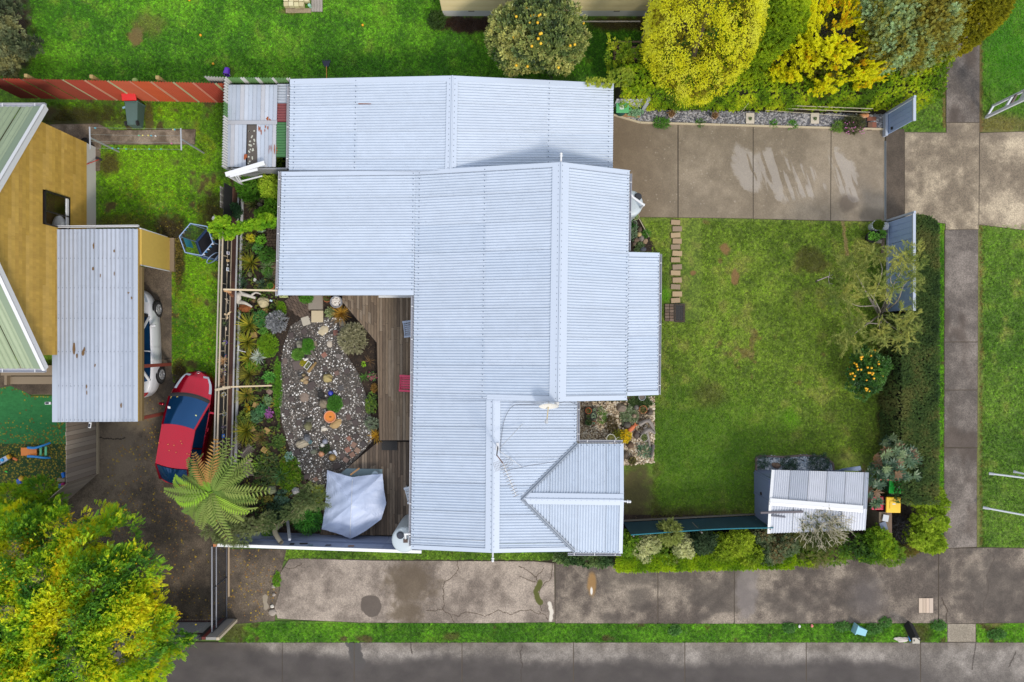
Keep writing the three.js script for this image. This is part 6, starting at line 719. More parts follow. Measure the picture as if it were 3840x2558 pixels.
// ---------------------------------------------------------------- courtyard garden
sheet('garden_bed', [[892, 630], [1100, 630], [1100, 1100], [1560, 1100], [1560, 2012], [880, 2012], [886, 1600]], 0.006, 1.3, soilFn, { bump: 0.04 });
const GRAVEL = [[1090, 1222], [1140, 1192], [1290, 1190], [1300, 1330], [1345, 1400], [1390, 1530], [1395, 1655], [1330, 1730], [1210, 1830], [1160, 1800], [1120, 1750], [1090, 1690], [1060, 1600], [1045, 1500], [1052, 1400], [1062, 1300]];
sheet('gravel', GRAVEL, 0.03, 1.1, (px, py) => { const n = fbm(px / 40, py / 40, 3), h = hash(px / 1.4 | 0, py / 1.4 | 0); const c = mix3([88, 82, 77], [132, 125, 118], n); const g = 0.65 + 0.7 * h; return [c[0] * g, c[1] * g, c[2] * g]; }, { bump: 0.05, tile: 0.35 });
function pebbles(label, poly, n, sizes, cols, seed, y = 0.03, keep) {
  const b = bounds([poly]), r = rng(seed), pts = []; let guard = 0; while (pts.length < n && guard++ < n * 20) { const x = rr(b[0], b[2], r), z = rr(b[1], b[3], r); if (inPoly(poly, x, z) && (!keep || keep(x, z, r))) pts.push([x, z]); }
  const im = new THREE.InstancedMesh(stone(1, 0.55, 0.8, seed, 1, 0.3), new THREE.MeshStandardMaterial({ roughness: 0.8 }), pts.length), m = new THREE.Matrix4(), q = new THREE.Quaternion(), c = new THREE.Color();
  pts.forEach(([x, z], i) => { const s = rr(sizes[0], sizes[1], r); q.setFromEuler(new THREE.Euler(rr(-0.3, 0.3, r), r() * 6.28, rr(-0.3, 0.3, r))); m.compose(V(gx(x), y + s * 0.2, gz(z)), q, V(s, s, s)); im.setMatrixAt(i, m); im.setColorAt(i, c.copy(CC(pick(cols, r))).multiplyScalar(0.85 + 0.3 * r())); });
  im.name = numbered('pebbles'); shadowed(im); scene.add(im); tag(im, label, 'pebbles', null, 'stuff');
}
pebbles('white pebbles strewn over the dark courtyard gravel', GRAVEL, 1000, [0.014, 0.034], [[236, 234, 230], [226, 222, 216], [244, 242, 240]], 5, 0.03, (x, y) => fbm(x / 50, y / 50, 2) > 0.3);
pebbles('small grey chips of the courtyard gravel', GRAVEL, 7000, [0.012, 0.026], [[112, 104, 98], [142, 134, 128], [88, 83, 80], [190, 184, 176], [126, 110, 98]], 6);
const STRIP = [[2306, 425], [2420, 412], [3320, 432], [3322, 484], [3000, 477], [2700, 467], [2402, 459]];
sheet('gravel', STRIP, 0.012, 1.3, (px, py) => { const g = 0.6 + 0.7 * hash(px / 2 | 0, py / 2 | 0); return [96 * g, 94 * g, 98 * g]; }, { bump: 0.05, tile: 0.4 });
pebbles('grey stone chips in the strip between driveway and hedge', STRIP, 4200, [0.035, 0.07], [[128, 128, 134], [160, 158, 162], [96, 96, 104], [184, 180, 180], [112, 108, 110]], 7, 0.015, (x, y) => !(x > 3190 && x < 3260 && y > 440));
const ROCKERY = [[2166, 1505], [2345, 1505], [2345, 1488], [2455, 1488], [2452, 1735], [2335, 1745], [2335, 1665], [2166, 1665]];
sheet('gravel', ROCKERY, 0.012, 1.2, (px, py) => { const g = 0.6 + 0.8 * hash(px / 2 | 0, py / 2 | 0), c = mix3([112, 92, 70], [150, 136, 110], fbm(px / 40, py / 40, 3)); return [c[0] * g, c[1] * g, c[2] * g]; }, { bump: 0.05, tile: 0.4 });
pebbles('cream pebbles of the rockery beside the south wing', ROCKERY, 3600, [0.025, 0.05], [[206, 192, 166], [170, 150, 122], [226, 214, 194], [132, 112, 90], [190, 170, 140]], 8, 0.015, (x, y) => !(x > 2330 && x < 2430 && y < 1610) || hash(x | 0, y | 0) > 0.8);
const SHEDBED = [[2834, 1716], [2850, 1709], [2940, 1712], [3010, 1706], [3090, 1712], [3120, 1736], [3124, 1775], [2834, 1775]];
sheet('gravel', SHEDBED, 0.02, 1.3, (px, py) => { const g = 0.6 + 0.8 * hash(px / 2 | 0, py / 2 | 0); return [128 * g, 138 * g, 150 * g]; }, { bump: 0.05, tile: 0.4 });
pebbles('pale blue-grey stones in the edged bed behind the garden shed', SHEDBED, 1100, [0.03, 0.06], [[184, 194, 204], [150, 164, 178], [204, 210, 216], [120, 134, 148]], 9, 0.03);
{ const g = struct('edging'), em = M([110, 96, 92]); for (let i = 0; i + 1 < SHEDBED.length - 1; i++) { const [a, b] = SHEDBED[i], [c, d] = SHEDBED[i + 1]; part('edging_block', bar(V(gx(a), 0.06, gz(b)), V(gx(c), 0.06, gz(d)), 0.06, 0.12), em, g); } part('edging_block', bar(V(gx(2833), 0.06, gz(1718)), V(gx(2833), 0.06, gz(1775)), 0.06, 0.12), em, g); }
// decks, board by board
function deck(label, poly, y, w, tones, seed) {
  const t = thing('timber_deck', label, 'deck'), r = rng(seed), b = bounds([poly]), ms = tones.map((c) => M(c, { map: WOOD, roughness: 0.9 })), span = (x) => { const s = []; for (let i = 0, j = poly.length - 1; i < poly.length; j = i++) { const [a, c] = poly[i], [p, q] = poly[j]; if ((a > x) !== (p > x)) s.push(c + (q - c) * (x - a) / (p - a)); } s.sort((m, n) => m - n); return s; };
  for (let x = b[0] + 0.5; x < b[2] - 2; x += w) {
    const x1 = Math.min(x + w - 1.1, b[2] - 0.2), a = span(x + 0.05), c = span(x1 - 0.05); if (a.length < 2 || c.length < 2) continue;
    const cuts = [0]; let p = rr(0.2, 0.6, r); while (p < 0.9) { cuts.push(p); p += rr(0.25, 0.5, r); } cuts.push(1);
    for (let i = 0; i + 1 < cuts.length; i++) { const f = (s, u) => s[0] + (s[s.length - 1] - s[0]) * u, g = prism([[x, f(a, cuts[i])], [x1, f(c, cuts[i])], [x1, f(c, cuts[i + 1]) - 0.8], [x, f(a, cuts[i + 1]) - 0.8]].map(([px, py]) => { const q = P(px, py, y); return [q.x, q.z]; }), y - 0.025, y + rr(-0.003, 0.003, r)); const uv = g.attributes.position, o = r() * 9, n = []; for (let k = 0; k < uv.count; k++) n.push((uv.getX(k) + o) * 4, (uv.getZ(k) + o * 3) * 0.35); g.setAttribute('uv', new THREE.Float32BufferAttribute(n, 2)); part('deck_board', g, pick(ms, r), t); }
  }
  const c = poly.map(([px, py]) => { const q = P(px, py, y); return [q.x, q.z]; }); for (let i = 0; i < c.length; i++) { const [ax, az] = c[i], [bx, bz] = c[(i + 1) % c.length]; part('fascia_board', bar(V(ax, y / 2, az), V(bx, y / 2, bz), 0.02, y - 0.03), DARK, t); } part('joists', prism(c, 0.01, y - 0.06), DARK, t);
  return t;
}
const WOOD = (() => { const n = 256, d = new Uint8Array(n * n * 4); for (let j = 0; j < n; j++) for (let i = 0; i < n; i++) { const v = 255 * clamp(0.72 + 0.28 * fbm(i / 3.5, j / 60, 4) + 0.18 * (fbm(i / 30, j / 18, 3) - 0.5)), o = (j * n + i) * 4; d[o] = v; d[o + 1] = v * 0.985; d[o + 2] = v * 0.965; d[o + 3] = 255; } return dataTex(n, n, d, true); })();
deck('weathered grey-brown upper timber deck along the house', [[1283, 1100], [1549, 1100], [1546, 1652], [1421, 1652], [1423, 1298], [1283, 1132]], 0.34, 10.8, [[150, 132, 112], [138, 120, 102], [164, 148, 130], [126, 110, 94], [156, 142, 126]], 1);
deck('darker lower timber deck with a slanted edge by the covered table', [[1421, 1657], [1546, 1657], [1544, 2008], [1200, 2008], [1204, 1838], [1405, 1668]], 0.16, 10.4, [[130, 114, 100], [112, 98, 86], [142, 128, 114], [98, 86, 76], [150, 136, 122]], 2);
// pavers and bricks set in the ground
function pavers(name, piece, list, y) { const g = struct(name); list.forEach(([px, py, w, d, a, c], i) => part(piece, RB(w * U, 0.09, d * U, 0.008, 1).rotateY(a).translate(gx(px), y - 0.012 + (hash(i, 3) - 0.5) * 0.01, gz(py)), M(c, { map: STAIN, roughness: 0.95 }), g)); return g; }
const DK = [84, 74, 72], RD = [150, 106, 92], GY = [116, 108, 104], BG = [206, 190, 158];
pavers('stepping_pavers', 'paver', [[1191, 1187, 44, 44, 0, BG], [1148, 1204, 30, 32, 0.3, [190, 182, 166]], [1185, 1133, 54, 56, 0, [150, 140, 128]], [1142, 1243, 20, 19, 0.75, DK], [1093, 1257, 19, 22, 0.1, DK], [1260, 1248, 17, 20, 0.1, [136, 94, 84]], [1217, 1331, 19, 17, 0.6, RD], [1271, 1336, 21, 18, -0.15, GY], [1180, 1289, 18, 20, 0.2, [136, 122, 104]], [1070, 1354, 18, 22, 0.1, [112, 98, 92]], [1302, 1391, 21, 19, 0.5, DK], [1219, 1383, 18, 21, 0.1, DK], [1264, 1399, 18, 17, 0.4, [120, 96, 88]], [1076, 1429, 19, 22, 0.05, DK], [1166, 1452, 18, 22, 0.05, DK], [1280, 1455, 19, 21, 0.3, [86, 84, 84]], [1348, 1464, 20, 22, 0.3, DK], [1095, 1496, 18, 22, 0.1, DK], [1301, 1506, 19, 22, 0.3, DK], [1347, 1537, 20, 22, 0.05, DK], [1076, 1547, 18, 23, 0.05, DK], [1308, 1564, 18, 22, 0.3, [100, 82, 76]], [1122, 1584, 17, 22, 0.05, DK], [1334, 1585, 20, 24, 0.4, DK], [1090, 1637, 21, 19, 0.2, DK], [1264, 1640, 21, 19, -0.5, DK], [1310, 1644, 15, 17, 0.65, RD], [1327, 1667, 19, 20, -0.5, [140, 112, 98]], [1305, 1686, 20, 19, 0.5, RD], [1341, 1688, 20, 19, -0.6, [146, 120, 104]], [1322, 1705, 20, 18, 0.6, [150, 116, 100]], [1298, 1724, 20, 18, -0.6, [140, 116, 106]], [1284, 1708, 22, 20, 0.7, DK], [1337, 1636, 22, 22, 0.7, [72, 64, 62]], [1363, 1666, 22, 22, 0.7, [76, 70, 70]], [1116, 1695, 20, 22, 0.4, DK], [1198, 1763, 22, 18, 0.2, DK], [1150, 1787, 22, 18, 0.4, DK], [1185, 1796, 16, 16, 0.6, [130, 104, 92]], [1172, 1443, 24, 24, 0.4, DK], [1264, 1747, 28, 22, 0.5, DK], [1120, 1369, 40, 34, 0.2, [104, 92, 88]], [1217, 1418, 20, 22, 0.2, DK]], 0.035);
{ const L = [], r = rng(33); for (let i = 0; i < 26; i++) for (let j = 0; j < 4; j++) { const x = 1003 + j * 12 + (i > 14 ? (i - 14) * 0.6 : 0) + (i % 2 ? 4 : 0) + 20 * ss(6, 0, i) * 0.2, y = 850 + i * 10; if (x > 1047 || x < 992 + (i > 10 ? (i - 10) * 2.2 : 0)) continue; L.push([x, y, 10.8, 8.8, 0.12 + 0.1 * (r() - 0.5), mix3([92, 76, 58], [118, 98, 76], r())]); } for (let i = 0; i < 8; i++) for (let j = 0; j < 6; j++) { const u = i * 17, v = j * 11 + (i % 2 ? 5 : 0), x = 1068 + u * 0.62 + v * 0.8, y = 1108 + u * 0.55 - v * 0.55 + 30; if (x > 1165 || y < 1100 || y > 1190 || x - 1060 < (y - 1110) * 0.4) continue; L.push([x, y, 15.5, 9.6, -0.75 + 0.08 * (r() - 0.5), mix3([84, 70, 60], [112, 94, 80], r())]); } pavers('brick_path', 'brick', L, 0.03); }
pavers('stepping_path', 'stepping_stone', [835, 859, 883, 905, 927, 951, 975, 1002, 1024, 1051, 1076, 1103, 1127].map((y, i) => [2533 + (i % 2 ? 5 : -1), y, 34 + (i % 3), 18 + (i % 2), 0.03 * ((i * 7) % 5 - 2), [[176, 152, 122], [158, 138, 116], [186, 162, 128]][i % 3]]), 0.05);
pavers('door_paving', 'brick', Array.from({ length: 12 }, (_, i) => [2500 + (i % 2) * 17, 1145 + Math.floor(i / 2) * 11, 15.5, 9.8, 0, [[118, 98, 84], [104, 88, 76], [126, 108, 94]][i % 3]]), 0.05);
{ const r = rng(2), t = thing('drain_cover', 'drain cover of four pale planks in the shared drive', 'drain cover'); for (let i = 0; i < 4; i++) part('plank', RB((i === 0 || i === 3 ? 14.5 : 11) * U, 0.04, 55 * U, 0.006, 1).translate(gx([3450, 3463.5, 3475.5, 3489][i]), 0.045, gz(2269)), M([[206, 186, 166], [196, 176, 156], [210, 188, 168], [202, 184, 168]][i]), t); part('frame', B(gx(3440), gx(3498), 0.0, 0.031, gz(2239), gz(2299)), DARK, t); }

// low plants: one mesh each, a dome of sprigs
function mound(label, cat, px, py, r, h, kind, n, cols, o = {}) {
  const q = rng(Math.round(px * 13 + py * 7)), its = [], b = P(px, py, h * 0.5), sx = (o.rx ?? r) * U, sz = (o.rz ?? r) * U;
  for (let i = 0; i < n; i++) { const a = q() * 6.283, f = Math.sqrt(q()), c = Math.sqrt(Math.max(0, 1 - f * f * 0.9)), lump = 0.82 + 0.36 * fbm(Math.cos(a) * 2 + px, Math.sin(a) * 2 + f * 3, 2); its.push({ p: V(Math.cos(a) * f * sx * lump, Math.max(0.02, h * c * lump - 0.06), Math.sin(a) * f * sz * lump), n: lerpN(V(Math.cos(a) * f, 0.9, Math.sin(a) * f).normalize(), 0.3, q), s: (o.s ?? 0.7) * rr(0.75, 1.2, q) }); }
  const g = merge(sprigs(kind, its, cols, n)), m = solo(o.name ?? 'garden_plant', label, cat, g, VC, o.group); m.position.set(b.x, o.y ?? 0, b.z); return m;
}
function flax(label, px, py, len, n, cols, o = {}) { const b = P(px, py, 0.2), m = solo(o.name ?? 'flax_plant', label, o.cat ?? 'flax', merge(blades(Math.round(n * 1.2), len * 1.25, o.w ?? 0.035, cols, Math.round(px + py), o)), VC, o.group); m.position.set(b.x, o.y ?? 0, b.z); return m; }
const YF = [[128, 136, 26], [160, 154, 30], [96, 114, 30], [180, 166, 44]];
flax('yellow flax between the brick path and the fence, nearest the arch', 938, 985, 0.52, 90, YF); flax('yellow flax below the rust-brown rock', 932, 1218, 0.55, 90, YF); flax('yellow flax left of the lime mound, second below the brown rock', 925, 1282, 0.55, 90, YF); flax('yellow flax left of the silver-leaved plant', 930, 1345, 0.45, 60, YF);
flax('olive flax just above the sloping timber beam', 928, 1405, 0.55, 90, [[120, 118, 30], [146, 138, 40], [92, 98, 32]]); flax('olive flax just below the sloping timber beam', 920, 1480, 0.48, 80, [[112, 116, 32], [140, 134, 40], [170, 152, 50]]); flax('yellow flax beside the tree fern, lowest in the bed', 920, 1618, 0.6, 100, YF);
flax('dark green strappy plant beside the brick path', 1000, 1000, 0.32, 60, [[62, 96, 44], [150, 166, 120], [84, 116, 58]], { name: 'garden_plant', cat: 'plant', w: 0.025 }); flax('dark spiky fern plant above the terracotta pot by the path', 1010, 1045, 0.28, 46, [[40, 62, 34], [80, 98, 64]], { name: 'garden_plant', cat: 'plant', w: 0.02 });
flax('orange-brown tussock at the corner of the upper deck', 1277, 1176, 0.46, 150, [[176, 128, 28], [150, 108, 30], [196, 150, 44], [128, 104, 36]], { name: 'tussock', cat: 'tussock', w: 0.012 }); flax('orange tussock at the step between the decks', 1408, 1636, 0.34, 70, [[190, 140, 20], [206, 160, 30], [150, 120, 30]], { name: 'tussock', cat: 'tussock', w: 0.014 }); flax('brownish grass tussock near the wooden squares', 975, 1642, 0.36, 120, [[120, 100, 48], [146, 120, 62], [96, 92, 40]], { name: 'tussock', cat: 'tussock', w: 0.01 });
flax('bright green iris leaves beside the tree fern trunk', 970, 1742, 0.4, 16, [[104, 152, 34], [128, 172, 48]], { name: 'iris_plant', cat: 'iris', w: 0.03, droop: 0.1 }); flax('spreading green bromeliad on the edge of the mossy lawn patch', 1045, 1785, 0.36, 22, [[64, 110, 62], [92, 138, 84]], { name: 'garden_plant', cat: 'plant', w: 0.035 }); flax('small green grass clump in the soil beside the gravel', 1362, 1415, 0.24, 40, [[74, 124, 40], [98, 146, 56]], { name: 'garden_plant', cat: 'plant', w: 0.014 }); flax('brown grass spray in the soil bed by the deck', 1383, 1356, 0.26, 16, [[112, 84, 50], [136, 106, 66]], { name: 'garden_plant', cat: 'plant', w: 0.014 });
flax('silver-white leaved plant left of the gravel', 966, 1338, 0.34, 70, [[190, 200, 190], [150, 164, 150], [214, 220, 210]], { name: 'silver_plant', cat: 'plant', w: 0.03 }); flax('brown and green grass clump below the arch vine', 945, 866, 0.34, 70, [[104, 104, 44], [136, 122, 62], [84, 92, 40]], { name: 'garden_plant', cat: 'plant', w: 0.016 }); flax('thin dark grassy plant near the fence below the arch', 925, 928, 0.28, 50, [[70, 78, 40], [104, 100, 60]], { name: 'garden_plant', cat: 'plant', w: 0.014 }); flax('dark strappy fern behind the arch, beside the pale stones', 945, 765, 0.36, 60, [[54, 78, 30], [92, 104, 40], [112, 112, 46]], { name: 'garden_plant', cat: 'plant', w: 0.02 });
flax('dark fern beside the fence at the timber beam', 905, 1062, 0.3, 44, [[50, 80, 58], [78, 104, 76]], { name: 'fern', cat: 'fern', w: 0.03 }); flax('dark fern in the middle of the bed above the timber beam', 978, 1062, 0.3, 44, [[48, 74, 52], [74, 98, 72]], { name: 'fern', cat: 'fern', w: 0.03 });
const mg = [[70, 122, 36], [96, 148, 48]], ml = [[112, 158, 16], [142, 180, 26], [92, 138, 20]], mb = [[58, 112, 64], [84, 138, 84]];
mound('soft green mound beside the brick path', 'plant', 1000, 958, 30, 0.35, 'small', 260, mg); mound('lower green mound beside the brick path and grey stone', 'plant', 1003, 1020, 17, 0.2, 'small', 110, mg); mound('yellow-lime leafy plant near the fence above the flax', 'plant', 938, 893, 16, 0.25, 'wide', 40, [[176, 176, 24], [204, 196, 40]], { s: 0.4 }); mound('bright green broad leaf plant left of the brick path', 'plant', 978, 900, 15, 0.3, 'wide', 34, [[96, 156, 30], [124, 180, 44]], { s: 0.55 }); mound('pale silver-green succulent by the brick path under the vine', 'succulent', 975, 857, 13, 0.2, 'wide', 36, [[130, 166, 130], [160, 188, 154]], { s: 0.4 }); mound('mid-green paddle leaf plant above the yellow flax', 'plant', 966, 930, 18, 0.25, 'wide', 40, [[74, 128, 62], [104, 152, 86], [92, 156, 36]], { s: 0.5 });
mound('green bushy plant between brown rock and wooden square', 'plant', 975, 1195, 28, 0.35, 'small', 240, [[52, 122, 52], [80, 146, 70], [104, 132, 64]]); mound('round silver-grey cushion bush left of the gravel', 'shrub', 1037, 1207, 32, 0.45, 'fine', 420, [[150, 152, 156], [182, 184, 188], [116, 120, 122]], { s: 0.8 }); mound('broad lime green cushion beside the flaxes', 'plant', 1003, 1295, 40, 0.3, 'tuft', 900, ml, { rx: 36, rz: 46, s: 1.1 }); mound('lime moss strip edging the brick path near the gravel', 'ground cover', 1052, 1165, 16, 0.16, 'tuft', 420, ml, { rx: 15, rz: 34, s: 1 }); mound('narrow creeping green strip along the gravel edge', 'ground cover', 1041, 1455, 12, 0.12, 'tuft', 900, [[86, 142, 26], [112, 164, 36]], { rx: 14, rz: 108, s: 1 }); mound('leafy green plant beneath the silver-grey bush', 'plant', 985, 1240, 14, 0.25, 'wide', 26, mg, { s: 0.5 });
mound('fresh green fern-like plant beside the silver-leaved plant', 'plant', 945, 1375, 20, 0.28, 'fine', 120, [[104, 158, 30], [130, 178, 44]]); mound('bright green dock-like plant above the beam end', 'plant', 1006, 1413, 18, 0.3, 'wide', 34, [[66, 132, 40], [98, 158, 60]], { s: 0.65 }); mound('grey-green succulent beside the red-brown stone', 'succulent', 1003, 1502, 15, 0.2, 'wide', 50, [[104, 140, 92], [132, 160, 112]], { s: 0.35, rz: 22 }); mound('blue-green cabbage-like plant by the purple flowers', 'plant', 982, 1538, 22, 0.28, 'wide', 60, mb, { s: 0.45 }); mound('dark sage plant below the blue-green one', 'plant', 958, 1562, 24, 0.26, 'wide', 56, [[64, 108, 70], [92, 132, 90]], { s: 0.42 }); mound('purple flowering plant on the gravel edge', 'flowers', 1006, 1549, 12, 0.25, 'small', 70, [[160, 84, 160], [184, 110, 182], [104, 84, 110]], { rz: 18 }); mound('yellow leaf clump beneath the wooden square, upper', 'plant', 931, 1521, 9, 0.15, 'wide', 14, [[196, 164, 20], [214, 186, 40]], { s: 0.4 }); mound('yellow leaf clump by the laurel-like plant, lower', 'plant', 928, 1540, 9, 0.15, 'wide', 14, [[190, 164, 20], [206, 186, 40]], { s: 0.4 }); mound('glossy dark laurel-like plant above the lowest flax', 'plant', 916, 1568, 22, 0.4, 'wide', 46, [[72, 98, 30], [110, 132, 44], [140, 150, 52]], { s: 0.6 });
mound('green sprawling weeds by the last wooden square', 'plant', 1045, 1655, 22, 0.12, 'small', 120, [[86, 120, 52], [110, 138, 66]]); mound('blue-green rosette on the gravel edge near the moss', 'succulent', 1082, 1713, 14, 0.15, 'wide', 34, [[130, 170, 150], [160, 190, 170]], { s: 0.35 }); mound('bright moss patch on the south-west corner of the gravel', 'ground cover', 1082, 1775, 36, 0.1, 'tuft', 1100, ml, { rx: 42, rz: 62, s: 1 }); mound('mixed leafy groundcover beneath the tree fern', 'ground cover', 1000, 1760, 40, 0.2, 'small', 420, [[52, 84, 40], [84, 112, 58], [110, 120, 70]], { rx: 50, rz: 70 }); mound('yellow-brown leafy clump below the grey mossy stone', 'plant', 1010, 1870, 18, 0.2, 'wide', 40, [[120, 112, 40], [146, 134, 54], [92, 104, 44]], { s: 0.4 }); mound('dark blue-green grassy plant near the pale stone', 'plant', 1058, 1868, 24, 0.3, 'long', 60, [[50, 86, 70], [84, 118, 98]], { s: 0.5 });
mound('yellow-green round shrub at the corner of the lower deck', 'shrub', 1192, 1855, 24, 0.4, 'small', 280, [[150, 160, 24], [176, 180, 36], [112, 134, 26]], { rz: 30 }); mound('glossy green palmate shrub beside the covered table', 'shrub', 1155, 1945, 42, 0.7, 'long', 240, [[58, 128, 30], [86, 156, 44], [42, 96, 34]], { s: 0.8, rz: 46 }); mound('light green bush at the foot of the twisted trunk', 'shrub', 1010, 1995, 26, 0.6, 'broad', 180, [[92, 140, 46], [124, 166, 62]], { s: 0.5, rz: 34 }); mound('dark leafy cover in the shade of the leaning trunk', 'ground cover', 1050, 1915, 50, 0.3, 'small', 420, [[30, 56, 36], [50, 80, 52]], { rx: 60, rz: 40 });
mound('green cushion beside the driftwood in the gravel, larger', 'plant', 1153, 1298, 22, 0.24, 'tuft', 520, [[70, 132, 30], [96, 156, 44]], { s: 1, rz: 27, y: 0.03 }); mound('paler green cushion in the gravel beside the larger one', 'plant', 1117, 1328, 21, 0.24, 'tuft', 480, [[96, 148, 48], [122, 168, 66]], { s: 1, y: 0.03 }); mound('green grass cushion in the gravel above the terracotta bowl', 'plant', 1254, 1515, 25, 0.3, 'tuft', 700, [[66, 124, 34], [92, 150, 50]], { s: 1.2, rz: 29, y: 0.03 }); mound('yellow cushion plant beside the white tray', 'plant', 1138, 1361, 12, 0.15, 'tuft', 160, [[176, 172, 20], [200, 190, 40]], { y: 0.03 }); mound('dark green plant among the stone balls', 'plant', 1218, 1683, 16, 0.2, 'small', 80, [[40, 62, 30], [62, 84, 44]], { y: 0.03 });
mound('large pale olive-grey rounded shrub beside the upper deck', 'shrub', 1322, 1268, 47, 0.6, 'fine', 900, [[150, 148, 110], [178, 174, 138], [122, 122, 86], [196, 190, 156]], { s: 0.75, rz: 52 }); mound('variegated low plant under the orange tussock', 'plant', 1235, 1172, 16, 0.15, 'small', 70, [[112, 132, 76], [170, 180, 130]]); mound('green plant hugging the house wall by the brick path', 'plant', 1150, 1118, 22, 0.2, 'small', 160, [[74, 130, 30], [100, 152, 44]], { rz: 16 }); mound('pink flowering plant in the soil bed by the deck', 'flowers', 1396, 1411, 13, 0.2, 'small', 60, [[196, 92, 128], [90, 130, 70], [104, 142, 80]]); mound('bronze plant against the deck edge', 'plant', 1405, 1455, 13, 0.2, 'small', 70, [[120, 92, 40], [150, 112, 46]]); mound('bushy green plant against the deck edge, left of the mat', 'plant', 1392, 1510, 22, 0.25, 'small', 180, [[66, 98, 42], [96, 122, 56], [120, 150, 40]], { rz: 36 }); mound('sage-grey bushy plant near the orange tussock', 'plant', 1396, 1588, 20, 0.25, 'fine', 150, [[120, 136, 110], [150, 162, 134]]); mound('small lime seedling in the soil bed by the deck', 'plant', 1366, 1366, 8, 0.1, 'wide', 10, [[130, 176, 30], [150, 190, 50]], { s: 0.3 });
shrub('bright green bushy shrub beside the house wall near the lean-to', 1010, 605, 0.9, 0.42, 0.5, 'small', 900, 0.7, 1.1, [[84, 128, 24], [124, 164, 36], [164, 186, 50]], { rz: 0.4 }); shrub('light lime shrub just below the arch beside the house', 1018, 700, 0.8, 0.42, 0.5, 'small', 1000, 0.7, 1.1, [[110, 152, 24], [150, 182, 40], [178, 198, 60]], { rz: 0.42 }); shrub('leafy green shrub along the gutter below the pale stones', 1020, 785, 0.6, 0.35, 0.4, 'small', 800, 0.7, 1.1, [[82, 130, 26], [116, 164, 36]], { rz: 0.45, lobes: [[1028, 770, 0.6, 0.28, 0.35, 0.3], [1000, 805, 0.6, 0.35, 0.35, 0.25]] }); shrub('soft ferny green plants under the arch', 940, 705, 0.4, 0.4, 0.3, 'fine', 420, 0.8, 1.2, [[82, 140, 28], [112, 162, 44]], { rz: 0.45 }); shrub('dark green bush by the black fence panel under the vine', 880, 792, 0.6, 0.2, 0.4, 'small', 300, 0.7, 1, [[36, 72, 42], [58, 94, 56]], { rz: 0.25 });
{ // vine over an arch across the path
  const t = thing('arch_vine', 'bright green vine on a wire arch crossing from the fence to the path', 'vine', V(gx(940), 0, gz(870))), r = rng(3), its = [], pts = [[812, 852, 1.6], [850, 880, 1.5], [835, 830, 1.8], [880, 862, 2.0], [920, 850, 2.1], [965, 843, 2.1], [1010, 835, 2.0], [830, 880, 1.2], [1000, 820, 1.8]]; for (let i = 0; i < 1900; i++) { const a = pick(pts, r), p = P(a[0] + rr(-28, 28, r), a[1] + rr(-17, 17, r), a[2] + rr(-0.25, 0.2, r)); its.push({ p: V(p.x - t.position.x, p.y, p.z - t.position.z), n: lerpN(Y1, 0.45, r), s: rr(0.7, 1.15, r) }); }
  leaves('foliage', t, 'small', its, [[92, 146, 18], [130, 176, 24], [170, 200, 44]], { clump: 3 }); const q = (px, py, y) => P(px, py, y).sub(t.position); part('wire_arch', [tube([q(860, 890, 0), q(845, 880, 1.2), q(880, 865, 1.95), q(940, 850, 2.1), q(1000, 838, 1.95), q(1040, 838, 0.6)], 0.02, 24)], M([196, 190, 170]), t); }
{ // sprawling grey-green tree lying over the border with a twisted pale trunk
  const base = P(1052, 1968), t = thing('leaning_tree', 'leaning tree with twisted pale trunk and feathery grey-green branches over the lilac fence', 'tree', V(base.x, 0, base.z)), q = (px, py, y) => P(px, py, y).sub(t.position), tips = [[1170, 1845, 1.5], [1140, 1880, 1.6], [1100, 1920, 1.7], [1010, 1955, 1.6], [940, 1975, 1.7], [880, 1960, 1.8], [850, 2010, 1.9], [900, 2020, 1.8], [800, 1990, 1.9], [1190, 1880, 1.3]], r = rng(44);
  leaves('crown', t, 'fine', lobeItems(tips.map(([a, b, y]) => { const p = q(a, b, y); return [p.x, y, p.z, 0.42, 0.22, 0.3]; }), 2300, 0.5, 0.9, 45, { inner: 0.2 }), [[78, 98, 54], [112, 126, 76], [146, 152, 104]], { clump: 2 });
  part('trunk', taper(new THREE.CatmullRomCurve3([q(1052, 1968, 0), q(1042, 1975, 0.5), q(1030, 1990, 0.9), q(1040, 2015, 1.3), q(1055, 2035, 1.6)]), 0.11, 0.085, 16, 9), M([206, 194, 170]), t); part('branches', tips.map(([a, b, y]) => taper(new THREE.CatmullRomCurve3([q(1042, 1975, 0.5), q((1042 + a) / 2, (1960 + b) / 2 + 6, y * 0.8), q(a, b, y)]), 0.028, 0.008, 10, 5)), M([176, 168, 128]), t); }
solo('garden_stake', 'pale grey timber post standing against the lilac fence', 'post', bar(P(1078, 1955, 0.2), P(1086, 2024, 1.75), 0.08, 0.08), M([176, 180, 190]));
